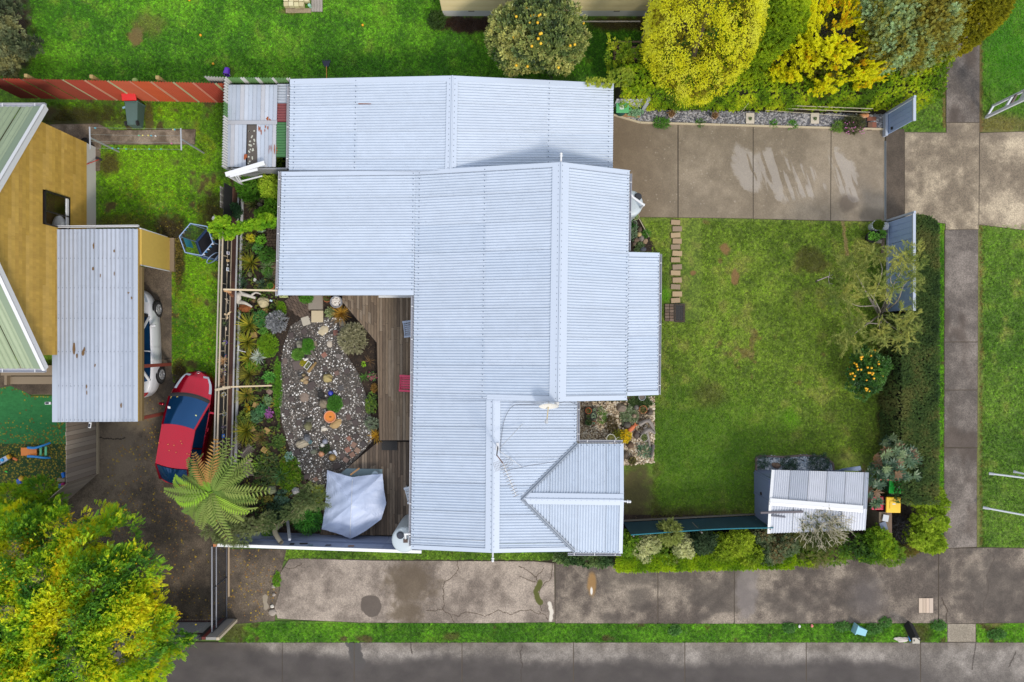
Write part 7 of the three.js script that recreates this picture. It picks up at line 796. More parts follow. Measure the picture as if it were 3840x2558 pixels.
{ const lb = [['rust-brown weathered rock below the driftwood', 920, 1155, 25, 18, 0.2, [150, 88, 44], 'rock'], ['large pale tan boulder near the timber beam', 985, 1134, 21, 20, 0.22, [206, 192, 152], 'rock'], ['small brown stone beneath the driftwood', 952, 1127, 9, 8, 0.1, [120, 96, 62], 'stone'], ['grey flat stone among the plants beside the brick path', 936, 1030, 9, 10, 0.06, [136, 130, 104], 'stone'], ['pinkish flat stone at the brick path edge', 1018, 1022, 9, 11, 0.06, [150, 136, 130], 'stone'], ['red-brown slab stone at the beam end', 1010, 1467, 11, 13, 0.08, [140, 118, 104], 'stone'], ['flat cream fossil-like stone in the gravel near the square pavers', 1213, 1240, 22, 17, 0.06, [200, 186, 156], 'stone'], ['triangular pale stone in the gravel', 1236, 1291, 11, 14, 0.05, [196, 184, 168], 'stone'], ['upright grey-green stone behind the green cushion', 1124, 1291, 10, 16, 0.3, [138, 136, 120], 'stone'], ['big yellowish boulder in the middle of the gravel', 1228, 1417, 19, 17, 0.22, [176, 160, 108], 'rock'], ['flat brown-grey slab in the gravel, left of the black pot', 1141, 1490, 18, 19, 0.07, [140, 124, 112], 'stone'], ['grey carved stone beside the green grass cushion', 1215, 1514, 16, 19, 0.25, [140, 128, 108], 'stone'], ['flat tan slab under the terracotta bowl', 1261, 1589, 25, 16, 0.1, [186, 156, 108], 'stone'], ['white knobbly lump in the gravel below the bowl', 1215, 1607, 13, 11, 0.12, [214, 206, 192], 'stone'], ['greenish pyramid stone left of the white lump', 1155, 1598, 14, 15, 0.25, [134, 132, 96], 'stone'], ['flat dark stone above the greenish pyramid stone', 1160, 1577, 15, 7, 0.15, [92, 92, 84], 'stone'], ['long pale reclining stone at the left of the gravel', 1132, 1665, 26, 15, 0.2, [184, 172, 150], 'rock'], ['blue-grey rounded stone on the end of the reclining stone', 1153, 1643, 10, 15, 0.25, [124, 128, 136], 'rock'], ['mossy grey boulder at the bottom of the garden bed', 1018, 1838, 17, 16, 0.22, [130, 136, 108], 'rock'], ['pale grey angular stone at the edge of the moss patch', 1108, 1842, 13, 13, 0.2, [170, 170, 172], 'stone'], ['grey-green stone beside the terracotta ball', 1178, 1694, 12, 10, 0.2, [120, 124, 108], 'stone'], ['pale slab stone tilted at the deck corner', 1283, 1212, 12, 14, 0.08, [160, 152, 136], 'stone'], ['pale stone ring rock beneath the arch', 982, 748, 13, 12, 0.15, [128, 122, 84], 'rock'], ['small grey rock beside the pale ring rock', 973, 765, 9, 8, 0.12, [128, 120, 108], 'stone']];
  lb.forEach(([label, px, py, a, b, h, c, cat], i) => { const m = solo('garden_stone', label, cat, stone(a * U, h, b * U, i + 3, 3, 0.3), M(c, { map: STAIN, roughness: 0.95 })); const p = P(px, py, h * 0.4); m.position.set(p.x, h * 0.25, p.z); m.rotation.y = i * 0.7 % 0.6; }); }
{ const t = thing('stone_cairn', 'cluster of rounded beach stones heaped in the gravel', 'stones', P(1140, 1418)), q = [[-10, -8, 8, 0.14, [96, 94, 92]], [2, -12, 7, 0.12, [150, 132, 96]], [12, -2, 9, 0.12, [150, 128, 104]], [4, 2, 7, 0.1, [176, 160, 120]], [-4, 8, 7, 0.09, [186, 164, 120]], [8, 14, 10, 0.09, [168, 142, 104]]]; for (const [i, [x, z, r, h, c]] of q.entries()) part('stone', stone(r * U, h, r * U * 0.85, i + 40, 2, 0.15).translate(x * U, 0.03 + h * 0.5, z * U), M(c), t); }
{ const dw = (label, base, m, segs) => { const t = thing('driftwood', label, 'driftwood', base); for (const s of segs) part('limb', taper(new THREE.CatmullRomCurve3(s.p.map((v) => V(...v))), s.r, s.e ?? s.r * 0.4, 12, 7), m, t); return t; };
  dw('twisted white-grey driftwood beside the fence under the timber beam', P(925, 1118), M([206, 200, 190]), [{ p: [[-0.3, 0.1, 0.15], [-0.2, 0.25, -0.15], [0.1, 0.3, -0.1], [0.4, 0.15, 0.0]], r: 0.13 }, { p: [[-0.3, 0.1, 0.15], [0.0, 0.2, 0.2], [0.25, 0.1, 0.35]], r: 0.1 }, { p: [[0, 0.3, -0.1], [-0.15, 0.4, -0.3]], r: 0.07 }, { p: [[0.2, 0.2, -0.05], [0.45, 0.25, -0.2], [0.6, 0.1, -0.15]], r: 0.06 }]);
  dw('pale split log lying beneath the tree fern', P(915, 1738), M([184, 170, 146]), [{ p: [[-0.35, 0.12, 0.2], [0, 0.18, 0], [0.35, 0.12, -0.2]], r: 0.1, e: 0.07 }]); dw('brown rotten log in the bottom of the bed', P(990, 1786), M([96, 74, 56]), [{ p: [[-0.3, 0.08, 0.06], [0, 0.1, 0], [0.3, 0.08, -0.1]], r: 0.08, e: 0.06 }]); dw('dark charred driftwood post lying in the gravel', P(1182, 1333), M([112, 104, 96]), [{ p: [[-0.15, 0.1, -0.25], [0, 0.14, 0], [0.16, 0.1, 0.26]], r: 0.07, e: 0.05 }]); dw('brown driftwood chunk beside the white tray', P(1172, 1377), M([150, 122, 76]), [{ p: [[-0.14, 0.1, 0.18], [0.02, 0.16, 0], [0.16, 0.1, -0.2]], r: 0.07, e: 0.05 }]);
  dw('grey weathered driftwood tangle on the right of the rockery', P(2425, 1600), M([150, 142, 136]), [{ p: [[-0.2, 0.1, 0.3], [0, 0.25, 0.1], [0.3, 0.15, 0.25]], r: 0.11 }, { p: [[-0.3, 0.1, -0.1], [0, 0.2, -0.25], [0.25, 0.1, 0.1]], r: 0.1 }, { p: [[-0.1, 0.15, 0.0], [0.05, 0.2, 0.5], [0.1, 0.1, 0.8]], r: 0.09 }, { p: [[0.05, 0.1, -0.3], [0.2, 0.15, -0.1], [0.3, 0.1, 0.2]], r: 0.06 }]); dw('dark grey driftwood log on the lower right edge of the rockery', P(2444, 1690), M([104, 98, 96]), [{ p: [[0.04, 0.1, -0.25], [0, 0.12, 0.02], [-0.05, 0.08, 0.25]], r: 0.08, e: 0.06 }]); }
[[996, 1168, 0.05, 'beside the silver-grey bush'], [938, 1465, 0.25, 'half under the flax below the beam'], [962, 1519, -0.35, 'beside the blue-green cabbage-like plant'], [950, 1608, 0.4, 'tucked under the lowest flax'], [1003, 1614, -0.5, 'right of the lowest flax'], [994, 1686, -0.6, 'lowest of all near the tree fern'], [955, 1256, 0.2, 'half hidden between two flaxes']].forEach(([px, py, a, w]) => { const t = thing('timber_stepper', 'sawn yellow timber square set in the soil ' + w, 'timber square', P(px, py), a); part('block', RB(0.23, 0.12, 0.21, 0.01, 1).translate(0, 0.06, 0), M([196, 164, 100], { map: WOOD }), t); });
// pots
function pot(label, px, py, r, h, c, fill, o = {}) { const b = P(px, py, h + (o.y ?? 0)), R = r * (27 - h) / F, t = thing(o.name ?? 'plant_pot', label, 'pot', V(b.x, o.y ?? 0.01, b.z)); part('pot', lathe([[0.001, 0], [R * 0.72, 0], [R * 0.98, h * 0.86], [R * 1.04, h * 0.87], [R * 1.04, h], [R * 0.88, h], [R * 0.86, h * 0.8], [0.001, h * 0.8]], 24), M(c, { roughness: 0.75 }), t); if (fill) part('soil', new THREE.CylinderGeometry(R * 0.86, R * 0.86, 0.02, 20).translate(0, h * 0.83, 0), M(fill), t); if (o.plant) { const [kind, n, cols, s, hh] = o.plant, q = rng(px), its = Array.from({ length: n }, () => { const a = q() * 6.28, f = Math.sqrt(q()) * R * (o.spread ?? 0.8); return { p: V(Math.cos(a) * f, h * 0.85 + hh * q(), Math.sin(a) * f), n: lerpN(V(Math.cos(a) * 0.5, 1, Math.sin(a) * 0.5).normalize(), 0.3, q), s: s * rr(0.8, 1.2, q) }; }); part('plant', sprigs(kind, its, cols, px | 0), VC, t); } return { t, R, h }; }
const TERRA = [200, 116, 72]; pot('terracotta pot with clipped green plant beside the brick path', 1015, 1072, 13, 0.28, TERRA, [70, 60, 40], { plant: ['tuft', 160, mg, 0.9, 0.06] }); pot('terracotta pot with red-green plant under the left wing eave', 1226, 1118, 15, 0.32, TERRA, [70, 60, 40], { plant: ['small', 60, [[92, 108, 50], [128, 92, 60]], 0.6, 0.08] });
{ const { t, R, h } = pot('large grey pot topped with white pebbles at the deck corner', 1260, 1132, 22, 0.5, [150, 152, 160], [120, 100, 84]), r = rng(2), g = []; for (let i = 0; i < 90; i++) { const a = r() * 6.28, f = Math.sqrt(r()) * R * 0.8; g.push(stone(0.028, 0.018, 0.022, i, 1, 0.3).translate(Math.cos(a) * f, h * 0.86, Math.sin(a) * f)); } part('pebbles', g, M([236, 230, 222]), t).userData.kind = 'stuff'; }
{ const { t, R, h } = pot('round terracotta bowl with rusty water in the gravel', 1237, 1563, 22, 0.26, [226, 150, 112], null, { name: 'bowl' }); part('water', new THREE.CylinderGeometry(R * 0.86, R * 0.86, 0.02, 28).translate(0, h * 0.84, 0), M([214, 124, 24], { roughness: 0.5 }), t); part('leaf_debris', stone(0.05, 0.01, 0.035, 4, 1).translate(0.01, h * 0.84 + 0.012, 0.01), M([120, 76, 20]), t); }
pot('small black pot beside the blue glass ball', 1203, 1481, 12, 0.22, [34, 32, 32], [26, 24, 22]); pot('little teal pot beside the reclining stone', 1163, 1658, 7, 0.14, [110, 150, 156], [70, 100, 104]);
const ball = (label, px, py, r, c, o = {}) => { const p = P(px, py, r * U * 2), m = solo(o.name ?? 'garden_ball', label, o.cat ?? 'ornament', o.g ?? new THREE.SphereGeometry(r * U, 24, 16), M(c, { roughness: o.rough ?? 0.5, P: true, clearcoat: o.coat ?? 0 })); m.position.set(p.x, 0.03 + r * U, p.z); return m; };
ball('shiny cobalt blue glass ball in the gravel', 1238, 1475, 10, [20, 40, 170], { rough: 0.1, coat: 1 }); ball('grey stone ball in the lower gravel', 1217, 1657, 10, [140, 144, 160]); ball('white stone ball below the grey one', 1208, 1671, 9, [206, 204, 200]); ball('terracotta ball with a flat top in the lower gravel', 1203, 1703, 11, [184, 132, 98]); ball('brown mottled ball beside the white shells', 1244, 1717, 13, [150, 122, 72]); ball('small blue ball on the pole among the flaxes', 921, 1294, 4, [90, 100, 170], { rough: 0.15, coat: 1 });
solo('white_ornament', 'cluster of white shells beside the brown mottled ball', 'ornament', [[1238, 1697], [1253, 1693], [1258, 1706], [1247, 1704], [1257, 1699]].map(([x, y], i) => stone(0.06, 0.05, 0.05, i + 9, 2, 0.5).translate(P(x, y, 0.1).x, 0.07, P(x, y, 0.1).z)), M([214, 218, 230])); solo('bird_ornament', 'white bird ornament on the edge of the green cushion', 'ornament', [stone(0.1, 0.07, 0.05, 3, 2, 0.1).rotateY(0.4).translate(P(1148, 1348, 0.15).x, 0.14, P(1148, 1348, 0.15).z), stone(0.04, 0.035, 0.035, 4, 2, 0.1).translate(P(1138, 1345, 0.2).x, 0.2, P(1138, 1345, 0.2).z)], M([230, 224, 216]));
{ const t = thing('planter_tray', 'white rectangular tray planter tilted in the gravel', 'planter', P(1158, 1369), 0.95); part('tray', [B(-0.16, 0.16, 0.05, 0.16, -0.09, -0.075), B(-0.16, 0.16, 0.05, 0.16, 0.075, 0.09), B(-0.16, -0.145, 0.05, 0.16, -0.0749, 0.0749), B(0.145, 0.16, 0.05, 0.16, -0.0749, 0.0749), B(-0.144, 0.144, 0.05, 0.065, -0.0748, 0.0748)], M([236, 236, 232]), t); part('succulents', sprigs('wide', Array.from({ length: 14 }, (_, i) => ({ p: V(-0.12 + (i % 7) * 0.04, 0.09, i < 7 ? -0.03 : 0.03), n: Y1, s: 0.25 })), [[120, 124, 50], [96, 104, 44]], 3), VC, t); }
solo('white_disc', 'small white patterned disc in the soil near the brick path', 'ornament', [new THREE.TorusGeometry(0.05, 0.018, 8, 20).rotateX(PI / 2).translate(P(956, 1049).x, 0.03, P(956, 1049).z), stone(0.035, 0.012, 0.03, 2, 1).translate(P(956, 1049).x, 0.025, P(956, 1049).z)], M([236, 236, 236]));
{ const t = thing('pipe_ornament', 'thin white elbow of pipe standing among the flaxes', 'pipe', P(915, 1310)); part('pipe', [rod(V(-0.04, 0.5, -0.18), V(-0.02, 0.5, 0), 0.018, 0.018), rod(V(-0.06, 0.5, 0.02), V(0.26, 0.5, 0.1), 0.015, 0.015)], WHITE, t); part('stake', rod(V(-0.02, 0, 0), V(-0.02, 0.5, 0), 0.012, 0.012), WHITE, t); }
solo('plant_label', 'small pale blue plant label beside the tan boulder', 'label', RB(0.11, 0.01, 0.07, 0.004).rotateY(-0.4).translate(P(1018, 1128).x, 0.06, P(1018, 1128).z), M([206, 226, 240])); solo('garden_hose', 'loose coil of pale green hose at the corner of the left wing', 'hose', tube(Array.from({ length: 40 }, (_, i) => V(gx(1058 + 14 * Math.cos(i * 0.9) + i * 0.3), 0.05 + 0.02 * Math.sin(i * 2.1), gz(1108 + 8 * Math.sin(i * 1.13)))), 0.012, 160, 5), M([206, 214, 150])); solo('loose_string', 'loose cream string lying on the brick path', 'string', tube([P(1046, 828), P(1015, 838, 0.05), P(1008, 842), P(1022, 862, 0.04), P(1034, 868), P(1030, 850), P(1016, 836, 0.05)], 0.009, 40, 5), M([206, 190, 160]));
// things hung on and stood along the black trellis
const FX = (y, z) => -10.78 - (z + 2.2) * 0.026 + 0.06, hang = (px, py, y) => { const p = P(px, py, y); return V(FX(y, p.z), y, p.z); };
const hpot = (label, px, py, y, c, cols) => { const p = hang(px, py, y), t = thing('hanging_pot', label, 'pot', p); part('pot', lathe([[0.001, -0.06], [0.05, -0.06], [0.075, 0.05], [0.08, 0.05], [0.08, 0.07], [0.065, 0.06]], 18), M(c), t); part('plant', blades(22, 0.2, 0.012, cols, px, { droop: 0.8 }), VC, t); };
hpot('tiny pot of spiky leaves on the black trellis under the vine', 851, 892, 1.4, [196, 196, 190], [[150, 160, 70], [190, 196, 130]]); hpot('dark pot of leaves on the trellis beside the lime mound', 842, 1214, 1.35, [60, 62, 60], [[90, 110, 60]]); hpot('purple-rimmed pot of leaves on the trellis', 851, 1284, 1.3, [120, 100, 180], [[160, 160, 90], [200, 200, 140]]); hpot('purple ring pot on the trellis above the cards', 839, 1389, 1.4, [104, 84, 164], [[200, 196, 120]]); hpot('wide pot of straw-coloured grass at the sloping beam', 836, 1478, 1.3, [196, 200, 206], [[196, 170, 120], [150, 140, 60]]); hpot('wide pot of straw and green grass near the tree fern', 838, 1552, 1.2, [150, 160, 170], [[196, 170, 130], [110, 130, 60]]); hpot('pot of wiry leaves low on the trellis by the blue can', 842, 1603, 1.2, [50, 50, 60], [[150, 150, 100], [110, 90, 150]]);
const strawTuft = (label, px, py, n, c) => { const p = hang(px, py, 1.45), m = solo('dried_flower', label, 'dried plant', merge(blades(n, 0.28, 0.014, c, px * 3 + py, { droop: 0.3, lay: [0.3, 1.5] })), VC); m.position.copy(p); }; strawTuft('fan of straw-coloured dried leaves at the top of the trellis', 852, 1352, 50, [[214, 176, 128], [190, 150, 104]]); strawTuft('brown dried plant hanging on the trellis beside the cards', 853, 1398, 30, [[150, 124, 100], [120, 98, 80]]); strawTuft('tangle of brown dried leaves on the trellis above the beam', 836, 1432, 34, [[170, 130, 96], [130, 92, 66]]);
const card = (label, px, py, w, h, c, c2) => { const p = hang(px, py, 1.3), t = thing('ornament_card', label, 'ornament', p); part('plate', RB(0.02, h, w, 0.006).rotateZ(0.25), M(c), t); part('motif', stone(0.015, h * 0.28, w * 0.28, px, 1).translate(0.012, 0, 0), M(c2), t); };
card('white and navy square plaque on the trellis by the trampoline', 846, 949, 0.12, 0.16, [226, 224, 236], [40, 44, 110]); card('white card tilted on the fence rail by the trampoline', 825, 1010, 0.14, 0.14, [232, 238, 244], [40, 60, 130]); card('cream wooden letter shape on the trellis', 856, 977, 0.09, 0.16, [226, 196, 150], [190, 160, 120]); card('plain cream card on the trellis below the dark pot', 853, 1233, 0.13, 0.07, [226, 206, 186], [210, 190, 170]); card('small white card above the purple ring pot', 835, 1371, 0.11, 0.06, [226, 226, 222], [120, 120, 120]); card('small white card below the purple ring pot', 843, 1402, 0.11, 0.07, [222, 222, 218], [120, 120, 120]); card('card of coloured pencils on the trellis', 851, 1334, 0.13, 0.09, [40, 90, 120], [190, 60, 90]); card('bright blue can clipped to the bottom of the trellis', 847, 1635, 0.14, 0.16, [60, 120, 210], [220, 200, 90]); card('white round button on the upper trellis', 845, 993, 0.05, 0.05, [236, 236, 236], [206, 206, 206]);
{ const p = hang(843, 1182, 1.3), m = solo('wooden_bird', 'cream wooden bird with spread wings on the trellis', 'ornament', [leafGeo(0.26, 0.09, 0.1).rotateX(-0.2).translate(0, -0.05, 0).rotateZ(-0.7), leafGeo(0.16, 0.08).rotateZ(1.2), leafGeo(0.2, 0.1).rotateX(PI - 0.4)], M([222, 196, 160])); m.position.copy(p).add(V(0.03, 0, 0)); m.rotation.x = -PI / 2; } { const p = hang(850, 1128, 1.3), m = solo('bone_ornament', 'pale branching bone-like ornament on the trellis', 'ornament', [rod(V(0, 0, -0.1), V(0.02, 0.02, 0.06), 0.018, 0.012), rod(V(0, 0, 0), V(-0.06, 0.03, -0.09), 0.014, 0.01), rod(V(0, 0, 0.02), V(0.06, 0.02, 0.12), 0.014, 0.008)], M([214, 196, 176])); m.position.copy(p); }
{ const r = rng(91), its = [], poly = [[898, 880], [985, 900], [1045, 1120], [1030, 1280], [1048, 1560], [1080, 1700], [1190, 1830], [1200, 1970], [900, 1960], [900, 1500]]; while (its.length < 2400) { const x = rr(895, 1200, r), y = rr(880, 1970, r); if (!inPoly(poly, x, y) || inPoly(GRAVEL, x, y) || fbm(x / 22, y / 22, 3) < (y > 1700 ? 0.38 : 0.44)) continue; its.push({ p: V(gx(x), 0.03 + 0.08 * r(), gz(y)), n: lerpN(Y1, 0.4, r), s: rr(0.4, 0.9, r) }); } tag(leaves('ground_cover', scene, 'small', its, [[62, 96, 40], [92, 124, 52], [124, 144, 60], [150, 140, 60]], { clump: 5 }), 'low mixed weeds and seedlings between the flaxes in the courtyard bed', 'ground cover', null, 'stuff'); }
// ---------------------------------------------------------------- furniture, bins, tanks and small things
{ // covered table on the lower deck
  const t = thing('covered_table', 'garden table under a pale grey-blue tarpaulin with a seam down its middle', 'table', P(1318, 1900, 0)), o = t.position, rim = [[1224, 1765], [1268, 1779], [1322, 1790], [1380, 1783], [1433, 1778], [1438, 1838], [1446, 1893], [1428, 1950], [1372, 1992], [1312, 2023], [1255, 2001], [1204, 1988], [1213, 1925], [1220, 1850]].map(([a, b]) => P(a, b, 0.72).sub(o)), n = rim.length, c = P(1320, 1890, 1.25).sub(o), p = [], N = 112, M2 = 18;
  const edge = (u) => { const f = u * n, i = Math.floor(f) % n, q = f - Math.floor(f); return rim[i].clone().lerp(rim[(i + 1) % n], q); }, at = (i, j) => { const u = (i % N) / N, e = edge(u); const t2 = j / 14; if (t2 <= 1) { const v = c.clone().lerp(e, t2), dx = Math.abs(v.x - c.x), rad = Math.hypot(v.x, v.z); let y = 1.3 - 0.58 * Math.pow(t2, 1.25) - 0.1 * Math.min(1, dx / 0.5) + 0.025 * (fbm(v.x * 5 + 3 * Math.sin(u * 12), v.z * 5, 3) - 0.5) * 2 * t2 + 0.02 * Math.sin(u * 6.283 * 9 + rad * 5) * t2 * t2 + 0.013 * Math.sin(v.x * 9 + v.z * 14 + 3 * fbm(v.x * 3, v.z * 3, 2)); return V(v.x, y, v.z); } const k = (j - 14) / 4, fold = 1 - 0.10 * k * (1 + 0.7 * Math.sin(u * 6.283 * 11)); return V(e.x * fold, 0.72 - 0.42 * k + 0.035 * Math.sin(u * 6.283 * 9 + 6) , e.z * fold); };
  for (let i = 0; i < N; i++) for (let j = 0; j < M2; j++) for (const [a, b] of [[0, 0], [1, 1], [1, 0], [0, 0], [0, 1], [1, 1]]) { const q = at(i + a, j + b); p.push(q.x, q.y, q.z); }
  let g = new THREE.BufferGeometry(); g.setAttribute('position', new THREE.Float32BufferAttribute(p, 3)); g.computeVertexNormals(); part('tarpaulin', g, M([190, 204, 234], { roughness: 0.5 }), t);
  const sp = []; for (let j = 13; j >= 0; j -= 1) { const v = at(Math.round(2.02 / n * N), j); sp.push(v.add(V(0, 0.012, 0))); } for (let j = 1; j < 14; j++) sp.push(at(Math.round(9 / n * N), j).add(V(0, 0.012, 0))); part('seam', tube(sp, 0.011, 60, 5), M([240, 244, 252]), t); part('table_leg', rod(V(0.4, 0.16, 0.5), V(0.4, 0.8, 0.5), 0.03, 0.03), WHITE, t); part('table_leg', rod(V(-0.4, 0.16, -0.5), V(-0.4, 0.8, -0.5), 0.03, 0.03), WHITE, t);
  solo('outdoor_rug', 'grey-teal rug showing at the top of the covered table', 'rug', prism([[1275, 1776], [1300, 1757], [1434, 1760], [1433, 1800], [1290, 1800]].map(([a, b]) => { const q = P(a, b, 0.2); return [q.x, q.z]; }), 0.165, 0.19), M([124, 146, 154])); solo('timber_stick', 'short timber stick sticking out over the rug from under the tarpaulin', 'stick', bar(P(1314, 1781, 0.7), P(1348, 1756, 0.65), 0.06, 0.05), M([150, 112, 72])); solo('footstool', 'pale round stool seat beside the covered table', 'stool', cyl(0.14, 0.14, 0.3, 20).translate(P(1408, 1780, 0.4).x, 0.17, P(1408, 1780, 0.4).z), M([170, 190, 204]));
}
function mat(label, x0, y0, x1, y1, y, nx, ny, c) { const a = P(x0, y0, y), b = P(x1, y1, y), t = thing('rubber_mat', label, 'doormat', V((a.x + b.x) / 2, y - 0.02, (a.z + b.z) / 2)), w = b.x - a.x, d = b.z - a.z, bars = []; for (let i = 0; i <= nx; i++) bars.push(B(-w / 2 + i * w / nx - 0.006, -w / 2 + i * w / nx + 0.006, 0.008, 0.022, -d / 2, d / 2)); for (let j = 0; j <= ny; j++) bars.push(B(-w / 2, w / 2, 0.008, 0.021, -d / 2 + j * d / ny - 0.006, -d / 2 + j * d / ny + 0.006)); part('backing', B(-w / 2, w / 2, 0, 0.008, -d / 2, d / 2), M(c), t); part('grid', bars, M([54, 52, 52], { roughness: 0.7 }), t).userData.kind = 'stuff'; return { t, w, d }; }
mat('black rubber grid mat at the step between the two decks', 1432, 1655, 1489, 1688, 0.2, 14, 9, [34, 32, 34]);
{ const { t, w, d } = mat('black patterned rubber doormat on the front lawn path', 2528, 1139, 2568, 1208, 0.09, 6, 10, [44, 42, 42]), g = []; for (let j = 0; j < 11; j++) for (let i = 0; i < 6; i++) if (i === 0 || i === 5 || j === 0 || j === 10) g.push(new THREE.TorusGeometry(0.022, 0.006, 5, 10).rotateX(PI / 2).translate(-w / 2 + 0.035 + i * (w - 0.07) / 5, 0.026, -d / 2 + 0.035 + j * (d - 0.07) / 10)); part('scroll_border', g, M([104, 84, 62]), t).userData.kind = 'stuff'; }
function armchair(label, px, py, y, turn, c, slats, back = 0.85) { const b = P(px, py, y + 0.45), t = thing('garden_chair', label, 'chair', V(b.x, y, b.z), turn), m = M(c, { roughness: 0.45 }), leg = (x, z) => part('leg', bar(V(x, 0, z), V(x * 0.92, 0.42, z * 0.92), 0.05, 0.05), m, t); [[-0.25, -0.24], [0.25, -0.24], [-0.25, 0.24], [0.25, 0.24]].forEach((q) => leg(...q)); for (let i = 0; i < slats; i++) part('seat_slat', RB(0.5, 0.025, 0.46 / slats - 0.018, 0.008, 1).rotateZ(0.06).translate(0, 0.43, -0.23 + (i + 0.5) * 0.46 / slats), m, t); for (let i = 0; i < slats; i++) part('back_slat', RB(0.022, back - 0.45, 0.44 / slats - 0.018, 0.008, 1).rotateZ(-0.25).translate(0.3, 0.42 + (back - 0.42) / 2, -0.22 + (i + 0.5) * 0.44 / slats), m, t); part('seat_rail', RB(0.05, 0.05, 0.52, 0.02).translate(-0.25, 0.43, 0), m, t); part('top_rail', RB(0.04, 0.07, 0.5, 0.015).translate(0.36, back, 0), m, t); for (const s of [-1, 1]) { part('armrest', RB(0.56, 0.035, 0.085, 0.016).translate(0.02, 0.64, s * 0.28), m, t); part('arm_support', RB(0.05, 0.22, 0.04, 0.012).translate(-0.22, 0.53, s * 0.27), m, t); } return t; }
armchair('grey-blue slatted garden armchair on the upper deck under the eave', 1540, 1233, 0.34, 0.12, [164, 178, 202], 6); armchair('crimson plastic garden armchair on the deck under the eave', 1525, 1437, 0.34, -0.05, [206, 44, 92], 5); armchair('white-grey plastic chair on the lower deck mostly under the eave', 1548, 1850, 0.16, 0.25, [206, 216, 232], 4);
// water tanks
function tank(label, px, py, r, h) { const b = P(px, py, h), t = thing('water_tank', label, 'water tank', V(b.x, 0, b.z)); part('shell', lathe([[0.001, 0], [r, 0], [r, h - 0.12], [r * 0.97, h - 0.05], [r * 0.86, h], [r * 0.5, h + 0.04], [0.001, h + 0.05]], 36), M([196, 208, 216], { roughness: 0.4 }), t); return t; }
{ const t = tank('pale grey round water tank at the end of the driveway behind a white pipe', 2362, 762, 0.5, 1.85), lid = P(2393, 737, 1.9).sub(t.position); part('lid', [new THREE.CylinderGeometry(0.13, 0.14, 0.04, 24).translate(lid.x, 1.89, lid.z), new THREE.CylinderGeometry(0.1, 0.1, 0.03, 20).translate(lid.x, 1.92, lid.z)], M([46, 50, 58]), t);
  const d = thing('downpipe', 'white bent downpipe from the gutter beside the driveway tank', 'downpipe', P(2363, 735, 0)), q = (a, b, y) => P(a, b, y).sub(d.position), m = WHITE; part('upper_pipe', [rod(q(2362, 727, 2.42), q(2376, 742, 2.38), 0.05, 0.05, 12), rod(q(2370, 737, 2.4), q(2414, 768, 2.4), 0.045, 0.045, 12), new THREE.SphereGeometry(0.05, 12, 8).translate(...q(2414, 768, 2.4).toArray())], m, d); const e = q(2414, 768, 2.4); part('lower_pipe', rod(e, V(e.x, 0, e.z), 0.045, 0.045, 12), m, d); }
{ const t = tank('slim pale grey water tank at the south end of the deck', 1515, 2026, 0.47, 2.15), lid = P(1501, 2008, 2.2).sub(t.position); part('lid', [new THREE.CylinderGeometry(0.13, 0.14, 0.04, 24).translate(lid.x, 2.2, lid.z), new THREE.CylinderGeometry(0.1, 0.1, 0.03, 20).translate(lid.x, 2.23, lid.z)], M([52, 58, 72]), t); const b = P(1519, 2030, 2.3).sub(t.position), a = P(1519, 2003, 2.45).sub(t.position), c = P(1540, 2002, 2.45).sub(t.position); part('inlet_pipe', [rod(b.clone().setY(2.1), a, 0.045, 0.045, 12), rod(a, c, 0.045, 0.045, 12), new THREE.SphereGeometry(0.05, 12, 8).translate(a.x, a.y, a.z)], WHITE, t); part('inlet_screen', B(b.x - 0.08, b.x + 0.08, 2.19, 2.22, b.z - 0.06, b.z + 0.08), M([92, 76, 70]), t); }
// wheelie bins
function bin(label, pos, turn, body, lidc, o = {}) { const t = thing('wheelie_bin', label, 'bin', pos, turn), s = o.s ?? 1, m = M(body, { roughness: 0.55 }), H1 = 0.9 * s, g = new THREE.BoxGeometry(0.5 * s, H1, 0.54 * s, 1, 1, 1), p = g.attributes.position; for (let i = 0; i < p.count; i++) { const k = p.getY(i) < 0 ? 0.78 : 1; p.setX(i, p.getX(i) * k); p.setZ(i, p.getZ(i) * k + (k < 1 ? 0.03 : 0)); } g.translate(0, H1 / 2 + 0.06, 0); part('body', [g, RB(0.54 * s, 0.06, 0.58 * s, 0.02).translate(0, H1 + 0.05, 0)], m, t); const lid = RB(0.56 * s, 0.07, 0.6 * s, 0.03, 3), e = [RB(0.3 * s, 0.02, 0.3 * s, 0.01).translate(0, 0.045, 0)]; const L = part('lid', [lid, ...e], M(lidc, { roughness: 0.4 }), t); L.position.set(0, H1 + 0.11, 0); if (o.open) { L.position.set(0, H1 + 0.2, 0.42 * s); L.rotation.x = o.open; L.scale.z = 0.55; } else part('lid_emblem', new THREE.CircleGeometry(0.07, 14).rotateX(-PI / 2).scale(1, 1, 0.35).translate(0, 0.058, 0.04), M([230, 236, 230]), L); part('handle', rod(V(-0.2 * s, H1 + 0.02, 0.33 * s), V(0.2 * s, H1 + 0.02, 0.33 * s), 0.018, 0.018), m, t); for (const k of [-1, 1]) part('wheel', new THREE.CylinderGeometry(0.1, 0.1, 0.05, 18).rotateZ(PI / 2).translate(k * 0.22 * s, 0.1, 0.26 * s), RUBBER, t); return t; }
{ const b = P(514, 437, 0.28), t = bin('dark green wheelie bin lying on its back with an open red lid', V(b.x - 0.03, 0.33, b.z + 0.47), 0, [84, 112, 106], [226, 24, 20], { open: -1.3 }); t.rotation.set(-PI / 2, 0, 0.03); const st = part('sticker', B(-0.1, 0.1, 0.62, 0.7, -0.284, -0.279), WHITE, t); st.rotation.z = 0.1; }
